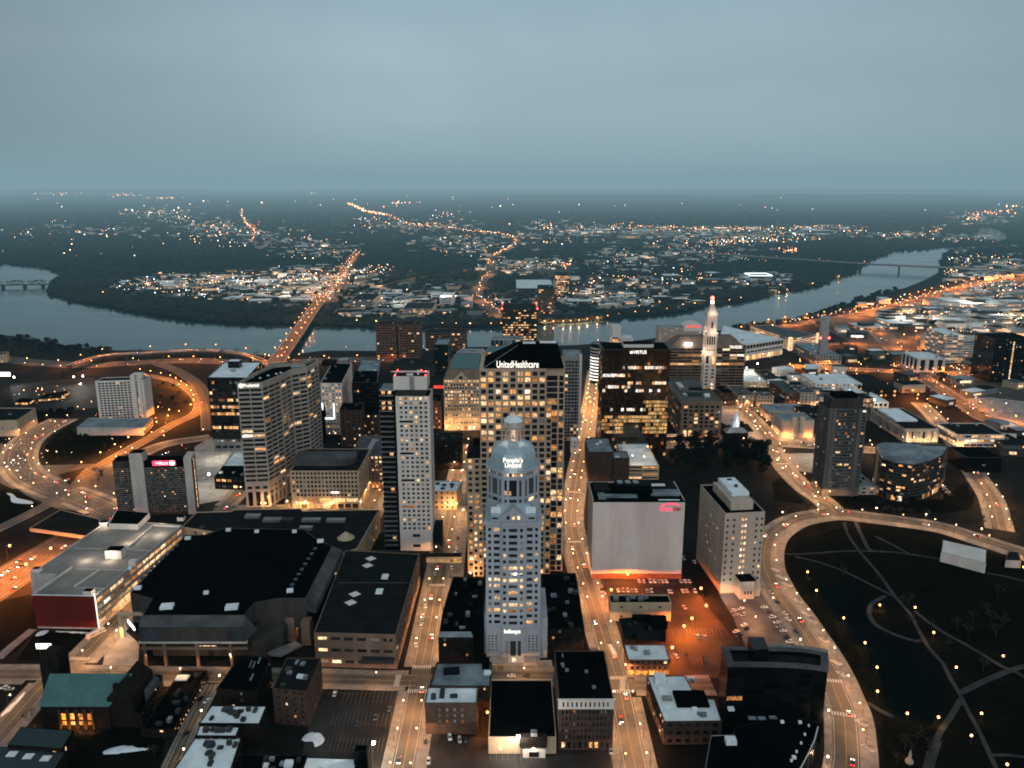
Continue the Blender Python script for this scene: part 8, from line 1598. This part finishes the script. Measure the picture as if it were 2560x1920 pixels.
grove(z3, [(900, 400), (1500, 640), (2100, 560), (2200, 900), (1950, 1100), (1500, 860), (1200, 620)], 16, 'bare', 'in the dark middle of the park', 9, 13); grove(z3, [(1380, 1420), (1640, 1540), (1800, 1640), (1340, 1640)], 6, 'bare', 'at the lower end of the park', 9, 13)
grove(z8, [(1120, 440), (1400, 650), (1380, 720), (1100, 520)], 12, 'bare', 'in the strip beside the sunken road', 7, 11); grove(z8, [(560, 150), (840, 150), (1000, 330), (700, 340)], 14, 'bushy', 'around the highway loop', 6, 10)
grove(z2, [(1580, 465), (1840, 470), (1840, 492), (1590, 492)], 7, 'bare', 'at the foot of the blank wall', 6, 8); grove(z13, [(260, 1000), (430, 960), (440, 1130), (280, 1130)], 2, 'bare', 'left of the church', 6, 8); grove(z1, [(880, 1570), (990, 1540), (1000, 1640), (900, 1650)], 2, 'bare', 'by the lane end', 7, 9)
# planters on the boulevard pavement
for i, q in enumerate(z3([(680, 450), (715, 495), (752, 540), (820, 640), (870, 720), (905, 765), (975, 880), (1050, 1015), (1085, 1085), (1205, 1385), (1245, 1540)])):
    x, y = W(*q); r = empty('planter', (x, y, 0), 'planting bed on the boulevard pavement, %s from the top' % nth(i), 'planter', 'planting beds on the boulevard'); m = MB(); m.box(0, 0, .17, 3.4, 7, .25, .5); link('kerb', m.mesh('kerb', 'grey_concrete'), parent=r); m = MB()
    for _ in range(60): a = (R.uniform(-1.4, 1.4), R.uniform(-3, 3), .42 + R.uniform(0, .7)); m.quad(a, (a[0] + .4, a[1] + .2, a[2] + .1), (a[0] + .1, a[1] + .3, a[2] + .4))
    o = link('shrub', m.mesh('shrub', 'verge'), parent=r); o.rotation_euler.z = .5

# ---------------------------------------------------------------- far woods: one mass of crowns across the river
TOWN = [ccw(pts(l)) for l in TOWN_L]
RNPALL = np.concatenate([np.array(smooth(v[0], 12) if False else v[0]) for k, v in ROADS.items() if 'far' in k or 'bridge' in k])
rng = np.random.default_rng(3); C = []
RV = ccw(RIVER); CT = CITY
tries = 0
while len(C) < 24000 and tries < 90000:
    tries += 1; x, y = rng.uniform(-160, 2380), 458 + 255 * rng.random() ** .85
    q = W(x, y)
    if inpoly(q, RV) or inpoly(q, CT) or q[1] < 1150: continue
    if any(inpoly(q, t) for t in TOWN) and rng.random() > .16: continue
    if np.min((RNPALL[:, 0] - q[0]) ** 2 + (RNPALL[:, 1] - q[1]) ** 2) < 24 ** 2: continue
    C.append(q)
C = np.array(C); n = len(C); dist = np.hypot(C[:, 0], C[:, 1])
t = (1 + 5 ** .5) / 2; IV = np.array([(-1, t, 0), (1, t, 0), (-1, -t, 0), (1, -t, 0), (0, -1, t), (0, 1, t), (0, -1, -t), (0, 1, -t), (t, 0, -1), (t, 0, 1), (-t, 0, -1), (-t, 0, 1)]) / sqrt(1 + t * t)
IF = np.array([(0, 11, 5), (0, 5, 1), (0, 1, 7), (0, 7, 10), (0, 10, 11), (1, 5, 9), (5, 11, 4), (11, 10, 2), (10, 7, 6), (7, 1, 8), (3, 9, 4), (3, 4, 2), (3, 2, 6), (3, 6, 8), (3, 8, 9), (4, 9, 5), (2, 4, 11), (6, 2, 10), (8, 6, 7), (9, 8, 1)])
r = (5.5 + dist / 900.) * rng.uniform(.7, 1.4, n); hz = np.clip(7 + dist / 1500., 7, 13) * rng.uniform(.6, 1.3, n)
vv = IV[None] * (1 + rng.uniform(-.3, .35, (n, 12, 1))); vv = vv * np.stack([r, r, hz * .55], 1)[:, None, :]; vv[:, :, 0] += C[:, 0:1]; vv[:, :, 1] += C[:, 1:2]; vv[:, :, 2] += (hz * .5)[:, None]
ff = (IF[None] + 12 * np.arange(n)[:, None, None]).reshape(-1, 3)
me = bpy.data.meshes.new('far_woods'); me.vertices.add(n * 12); me.vertices.foreach_set('co', vv.reshape(-1).astype(np.float32)); me.loops.add(len(ff) * 3); me.loops.foreach_set('vertex_index', ff.reshape(-1).astype(np.int32)); me.polygons.add(len(ff)); me.polygons.foreach_set('loop_start', np.arange(0, len(ff) * 3, 3, dtype=np.int32)); me.update(calc_edges=True); me.validate(); me.materials.append(MATS['forest'])
tag(link('forest', me), 'dark woods covering the plain beyond the river', kind='stuff')

# ---------------------------------------------------------------- suburbs across the river
def houses(l, n, where, s0, s1, h0, h1, name='low_building'):
    P = ccw(pts(l)); xs = [p[0] for p in P]; ys = [p[1] for p in P]; k = 0; out = []
    for _ in range(n * 40):
        if k == n: break
        q = (R.uniform(min(xs), max(xs)), R.uniform(min(ys), max(ys))); w, d, h = R.uniform(s0, s1), R.uniform(s0, s1) * .8, R.uniform(h0, h1)
        if not inpoly(q, P) or inpoly(q, RV) or any(hypot(q[0] - o[0], q[1] - o[1]) < (w + o[2]) * .75 for o in out) or near_other(q, '', w * .7): continue
        out.append((q[0], q[1], w)); mb = MB(); a = R.choice((0, .12, -.2, .4)); mb.box(q[0], q[1], 0, w, d, h, a, 0, 1); wall = R.choice(['metal', 'tan_stone', 'white_panel', 'dark_concrete', 'brick']); rf = R.choice(['roof_white', 'roof_wet', 'roof_dark', 'roof_grey'])
        mb2 = MB(); c, s = cos(a), sin(a); u = R.uniform(-.1, .1) * w; x, y = q[0] + u * c + (d / 2 + .1) * s, q[1] + u * s - (d / 2 + .1) * c; e = w * R.uniform(.12, .36)
        if R.random() < .75: mb2.quad((x - e * c, y - e * s, h * .25), (x + e * c, y + e * s, h * .25), (x + e * c, y + e * s, h * .6), (x - e * c, y - e * s, h * .6))
        o = link(name, mb.mesh(name, [wall, rf], (*q, 0)), (*q, 0)); tag(o, 'low flat-roofed building with lit windows %s' % where, 'building', 'low buildings ' + where)
        if mb2.f: link('lit_front', mb2.mesh('lit_front', R.choice(['lit_bright', 'lit', 'lit_white']), (*q, 0)), (0, 0, 0), o)
        k += 1
houses([(240, 622), (300, 602), (470, 590), (700, 575), (780, 585), (820, 610), (720, 650), (640, 666), (430, 646)], 95, 'in the bright suburb left of the bridge road', 22, 62, 6, 11)
houses([(760, 650), (1000, 610), (1100, 650), (1060, 690), (780, 688)], 26, 'near the far bridgehead', 22, 55, 6, 12)
houses([(1230, 600), (1600, 592), (1630, 620), (1400, 655), (1240, 660)], 34, 'on the far bank behind the amber tower', 22, 60, 6, 12)
houses([(1230, 492), (1860, 487), (1860, 510), (1640, 525), (1240, 510)], 40, 'at the distant bright airfield', 60, 150, 8, 14, 'hangar_shed')
houses([(1840, 655), (2000, 640), (2250, 640), (2260, 735), (2100, 760), (1950, 720)], 44, 'right of the highway on the near bank', 20, 50, 6, 16)
houses([(2060, 545), (2240, 545), (2250, 640), (2080, 640), (2040, 605)], 26, 'at the right edge beyond the thin bridge', 25, 60, 6, 12)
houses([(1930, 745), (2230, 740), (2240, 850), (2120, 850), (2000, 800)], 16, 'around the twin white cubes', 16, 34, 6, 13)

houses([(1760, 700), (1900, 675), (2020, 650), (2010, 720), (1960, 745), (1800, 742)], 14, 'beside the highway loop', 20, 42, 6, 14)
houses([(1900, 815), (2080, 815), (2120, 870), (2060, 880), (1950, 850)], 8, 'between warehouse and pale car park', 18, 36, 6, 12)
houses([(1640, 790), (1800, 790), (1840, 850), (1700, 870)], 9, 'behind the brick institutes', 16, 30, 7, 13)
houses([(2140, 910), (2230, 930), (2230, 1010), (2165, 990)], 4, 'right of the black cube', 14, 26, 6, 12)
houses([(1690, 870), (1790, 860), (1800, 880), (1700, 900)], 4, 'behind the castle museum', 14, 24, 6, 12)
houses([(1810, 750), (1900, 752), (1920, 790), (1800, 788)], 6, 'beside the blank fin tower', 16, 34, 6, 12)
# beyond the nearest three hundred, the many far houses and sheds read as one scatter
mb = MB(); ms = ['white_panel', 'metal', 'tan_stone', 'roof_dark', 'roof_wet', 'roof_white', 'lit_bright', 'lit']
for x, y, rx, ry, nn in ((330, 465, 70, 14, 60), (450, 495, 90, 20, 110), (560, 510, 60, 22, 90), (680, 535, 90, 20, 130), (210, 500, 140, 16, 60), (900, 490, 150, 14, 120), (1000, 530, 110, 24, 120), (1200, 505, 110, 22, 120), (1130, 575, 90, 16, 70), (1350, 560, 110, 26, 110), (1500, 545, 110, 22, 110), (1550, 505, 260, 12, 200), (1640, 610, 60, 16, 60), (1950, 510, 80, 8, 50), (2110, 475, 60, 14, 60), (2080, 515, 80, 8, 50), (2150, 600, 70, 34, 130), (2110, 680, 100, 34, 130), (560, 620, 190, 22, 150), (860, 650, 110, 20, 90), (1300, 650, 160, 18, 110), (270, 425, 160, 6, 40)):
    for _ in range(nn):
        q = W(R.gauss(x, rx * .55), max(R.gauss(y, ry * .55), 412)); d = hypot(*q)
        if inpoly(q, RV) or d > 14000 or (inpoly(q, CT) and d < 1500) or near_other(q, '', 8): continue
        w = R.uniform(10, 26) * (1 + d / 5000); h = R.uniform(5, 9) * (1 + d / 12000); mb.box(q[0], q[1], -.3, w, w * R.uniform(.5, .8), h, R.choice((0, .3, -.25, .1)), R.randrange(4), R.choice((3, 4, 4, 5)))
        if R.random() < .35: mb.quad((q[0] - w * .3, q[1] - w * .42, h * .2), (q[0] + w * .3, q[1] - w * .42, h * .2), (q[0] + w * .3, q[1] - w * .42, h * .55), (q[0] - w * .3, q[1] - w * .42, h * .55), mi=6 + (R.random() < .5))
structure('distant_houses', mb, ms, 'stuff', 'many small pale houses and sheds scattered over the far plain')

# ---------------------------------------------------------------- thousands of far lamps
FL = []
def cl(x, y, rx, ry, n, mix, s=1.): 
    for _ in range(n): FL.append((R.gauss(x, rx * .55), R.gauss(y, ry * .55), mix, s * R.choice((.45, .5, .6, .7, .8, 1, 1.5))))
def ln(l, n, mix, s=1., wob=1.):
    Q = [np.array(p, float) for p in l]; L = [0]
    for a, b in zip(Q, Q[1:]): L.append(L[-1] + np.linalg.norm(b - a))
    for i in range(n):
        t = L[-1] * (i + R.random()) / n; k = max(j for j in range(len(L)) if L[j] <= t); k = min(k, len(Q) - 2); p = Q[k] + (Q[k + 1] - Q[k]) * (t - L[k]) / (L[k + 1] - L[k]); FL.append((p[0] + R.uniform(-wob, wob), p[1] + R.uniform(-wob, wob) * .6, mix, s * R.choice((.7, 1, 1.2))))
for a in ((150, 420, 60, 3, 20, .5), (270, 423, 32, 4, 30, .9), (350, 428, 36, 2.5, 26, .9), (20, 425, 30, 2, 8, .5), (175, 410, 20, 3, 8, .8), (110, 480, 30, 2, 6, .7), (235, 498, 16, 4, 12, .7), (60, 505, 80, 12, 14, .15), (200, 510, 80, 12, 16, .15), (330, 460, 50, 7, 24, .2), (385, 470, 30, 16, 24, .25), (450, 488, 60, 10, 22, .3), (400, 515, 60, 12, 22, .3), (545, 500, 18, 16, 34, .85), (480, 500, 45, 15, 24, .4), (500, 530, 60, 12, 22, .3), (620, 520, 70, 15, 22, .3), (700, 530, 60, 12, 26, .5), (725, 548, 45, 10, 26, .5), (640, 560, 60, 8, 12, .4),
          (330, 620, 90, 16, 60, .35), (450, 612, 100, 14, 70, .3), (560, 615, 90, 22, 90, .3), (650, 612, 80, 25, 110, .3), (720, 605, 60, 22, 100, .4), (420, 636, 90, 9, 36, .35), (800, 585, 80, 10, 60, .4), (345, 595, 4, 2, 5, 1.), (545, 652, 20, 3, 8, .9),
          (900, 488, 120, 8, 60, .8), (960, 465, 25, 7, 22, .2), (980, 520, 50, 12, 26, .3), (870, 440, 30, 2, 18, .9), (975, 428, 8, 3, 8, .8), (790, 475, 50, 6, 18, .2), (1000, 540, 80, 20, 36, .5), (1180, 490, 60, 10, 24, .5), (1280, 500, 60, 15, 30, .5), (1200, 520, 60, 15, 24, .3), (1120, 570, 60, 8, 40, .5), (1200, 575, 40, 8, 50, .5),
          (1350, 492, 90, 6, 60, .6), (1450, 496, 70, 5, 60, .7), (1550, 497, 90, 6, 70, .7), (1640, 500, 60, 5, 30, .6), (1750, 495, 70, 5, 60, .7), (1840, 500, 30, 6, 30, .7), (1560, 526, 70, 6, 80, .3), (1650, 520, 80, 7, 60, .4), (1720, 510, 50, 8, 40, .4), (1700, 545, 24, 6, 40, 1.), (1480, 540, 60, 15, 40, .6), (1350, 560, 60, 20, 36, .5), (1300, 605, 80, 20, 40, .5), (1400, 612, 80, 15, 36, .5), (1480, 600, 60, 20, 34, .6), (1600, 560, 60, 8, 24, .8), (1640, 615, 40, 10, 26, .4),
          (1950, 510, 50, 6, 40, .4), (2015, 500, 14, 10, 24, 1.), (2105, 470, 18, 9, 50, 1.), (2150, 460, 40, 5, 26, .9), (2080, 520, 60, 6, 22, .4), (2190, 447, 20, 3, 10, .4), (2100, 565, 60, 12, 50, .5), (2180, 570, 40, 15, 40, .5), (2060, 592, 26, 10, 30, .6), (2150, 622, 80, 10, 60, .5), (2100, 660, 100, 20, 70, .5), (1985, 690, 50, 12, 40, .3), (2180, 690, 60, 22, 60, .5), (2110, 722, 100, 12, 40, .5), (1960, 665, 30, 5, 12, .2),
          (820, 645, 70, 12, 30, .5), (900, 665, 80, 12, 34, .5), (1250, 645, 80, 20, 50, .6), (1350, 655, 80, 12, 36, .5), (1060, 655, 40, 20, 30, .8), (2150, 770, 60, 20, 34, .6), (2030, 800, 120, 8, 46, .8), (1830, 815, 60, 20, 30, .6), (1720, 905, 60, 36, 40, .3), (1650, 835, 80, 18, 40, .4), (1800, 862, 60, 18, 26, .5), (2000, 835, 120, 28, 60, .7), (2120, 880, 60, 18, 24, .6), (1960, 950, 70, 24, 20, .4), (250, 900, 130, 46, 30, .7), (100, 860, 90, 22, 24, .4), (330, 1000, 100, 36, 24, .4), (60, 1010, 60, 50, 30, .3), (600, 790, 120, 9, 26, .9), (900, 757, 130, 10, 34, .8), (1250, 742, 70, 7, 16, .7), (700, 945, 50, 40, 16, .4), (1600, 770, 120, 12, 26, .5), (600, 440, 500, 12, 26, .3), (1500, 445, 600, 10, 14, .4), (680, 418, 8, 3, 6, .9), (300, 545, 250, 20, 14, .2)): cl(*a)
ln([(752, 440), (790, 458), (840, 467)], 90, 1., 1.2, 3); ln([(840, 467), (880, 486), (940, 491), (1030, 503)], 60, .9, 1., 4); ln([(1030, 503), (1080, 506), (1114, 516), (1112, 530), (1085, 545), (1063, 556)], 80, 1., 1.0, 3); ln([(1058, 590), (1040, 610), (1030, 640), (1060, 665), (1090, 690)], 34, .95, 1., 3); ln([(690, 664), (712, 636), (738, 600), (758, 566), (775, 545)], 28, .8, .9, 6); ln([(520, 455), (528, 480), (550, 500), (545, 525)], 50, .95, 1., 3); ln([(1700, 700), (1850, 676), (1950, 655), (2030, 632)], 60, .9, .9, 5); ln([(2020, 690), (2140, 650), (2212, 620)], 50, .8, .9, 2); ln([(1500, 548), (1700, 560), (1900, 572)], 14, .9, .7, 1)
mb = MB()
for x, y, mix, s in FL:
    if y < 404 or y > 1150: continue
    y = max(y, 408); q = W(x, max(y, 411)); d = hypot(*q); z = 7 + min(6, d / 2500)
    if inpoly(q, RV): continue
    rr_ = min(d, 24000) * (.00040 if d < 9000 else .00055) * s * (1.0 if d > 1800 else .8); m = 1 if R.random() < mix * .75 else (2 if R.random() < .35 else 0); c = (q[0], q[1], z)
    e = [(c[0] + rr_, c[1], c[2]), (c[0] - rr_, c[1], c[2]), (c[0], c[1] + rr_, c[2]), (c[0], c[1] - rr_, c[2]), (c[0], c[1], c[2] + rr_), (c[0], c[1], c[2] - rr_)]
    for a, b in ((0, 2), (2, 1), (1, 3), (3, 0)): mb.quad(e[a], e[b], e[4], mi=m); mb.quad(e[b], e[a], e[5], mi=m)
structure('town_lights', mb, ['far_warm', 'far_orange', 'far_white'], 'stuff', 'thousands of tiny lamps of the suburbs on the dark plain')
# broad pools of lamplight over the brightest suburbs, hung at lamp height
for i, (x, y, e) in enumerate(((330, 620, 60), (400, 610, 70), (470, 605, 70), (540, 615, 110), (600, 600, 110), (620, 640, 110), (660, 610, 130), (700, 630, 120), (720, 600, 130), (760, 590, 100), (820, 592, 80), (440, 635, 60), (860, 660, 60), (960, 660, 60), (1290, 640, 70), (1420, 625, 60), (1140, 580, 60), (1350, 500, 200), (1500, 500, 220), (1600, 520, 220), (1750, 500, 200), (470, 495, 160), (550, 505, 170), (690, 535, 150), (900, 490, 170), (1010, 530, 140), (1200, 505, 170), (1400, 560, 120), (2110, 475, 160), (1950, 510, 140), (1980, 690, 90), (2100, 660, 80), (2180, 690, 80), (2100, 600, 80), (1950, 700, 70), (2140, 730, 70))):
    l = bpy.data.lights.new('suburb_light', 'POINT'); l.energy = e * 1500; l.color = (1, .80, .60); l.shadow_soft_size = 2; q = W(x, y); lo = link('suburb_lamp', l, (*q, 26))
for x, y, e in ((760, 447, 120), (800, 462, 110), (850, 472, 100), (900, 490, 90), (960, 494, 90), (1030, 503, 90), (1080, 507, 90), (1112, 518, 90), (1108, 534, 80), (1082, 547, 80), (1061, 565, 70), (1055, 592, 60), (1036, 620, 50), (1040, 650, 50), (1075, 680, 40), (705, 645, 30), (725, 615, 36), (745, 588, 40), (765, 556, 50), (820, 620, 40), (900, 602, 40), (1000, 590, 40)):
    l = bpy.data.lights.new('far_highway_light', 'POINT'); l.energy = e * 2200; l.color = (1, .36, .09); l.shadow_soft_size = 2; link('far_highway_lamp', l, (*W(x, y), 22))
# steam and smoke
m, nt, out = _mat('smoke'); ab = N(nt, 'ShaderNodeVolumeAbsorption', i_Density=.006); ab.inputs[0].default_value = (0, 0, 0, 1); em = N(nt, 'ShaderNodeEmission', i_Strength=.006); em.inputs[0].default_value = (.36, .42, .45, 1); ad = N(nt, 'ShaderNodeAddShader'); nt.links.new(ab.outputs[0], ad.inputs[0]); nt.links.new(em.outputs[0], ad.inputs[1]); nt.links.new(ad.outputs[0], out.inputs['Volume'])
c = W(2205, 524); wy = W(2160, 520)[1]; mb = MB()
for t, r0 in ((0, 26), (.25, 40), (.5, 48), (.75, 44), (1, 30)): mb.ball((Xat(wy, 60, 2125 + 42 * t), wy, Zat(wy, 500 + 18 * t)), r0, 12, 8, .7)
structure('smoke', mb, 'smoke', 'stuff', 'pale plume of smoke drifting low over the far right bank')
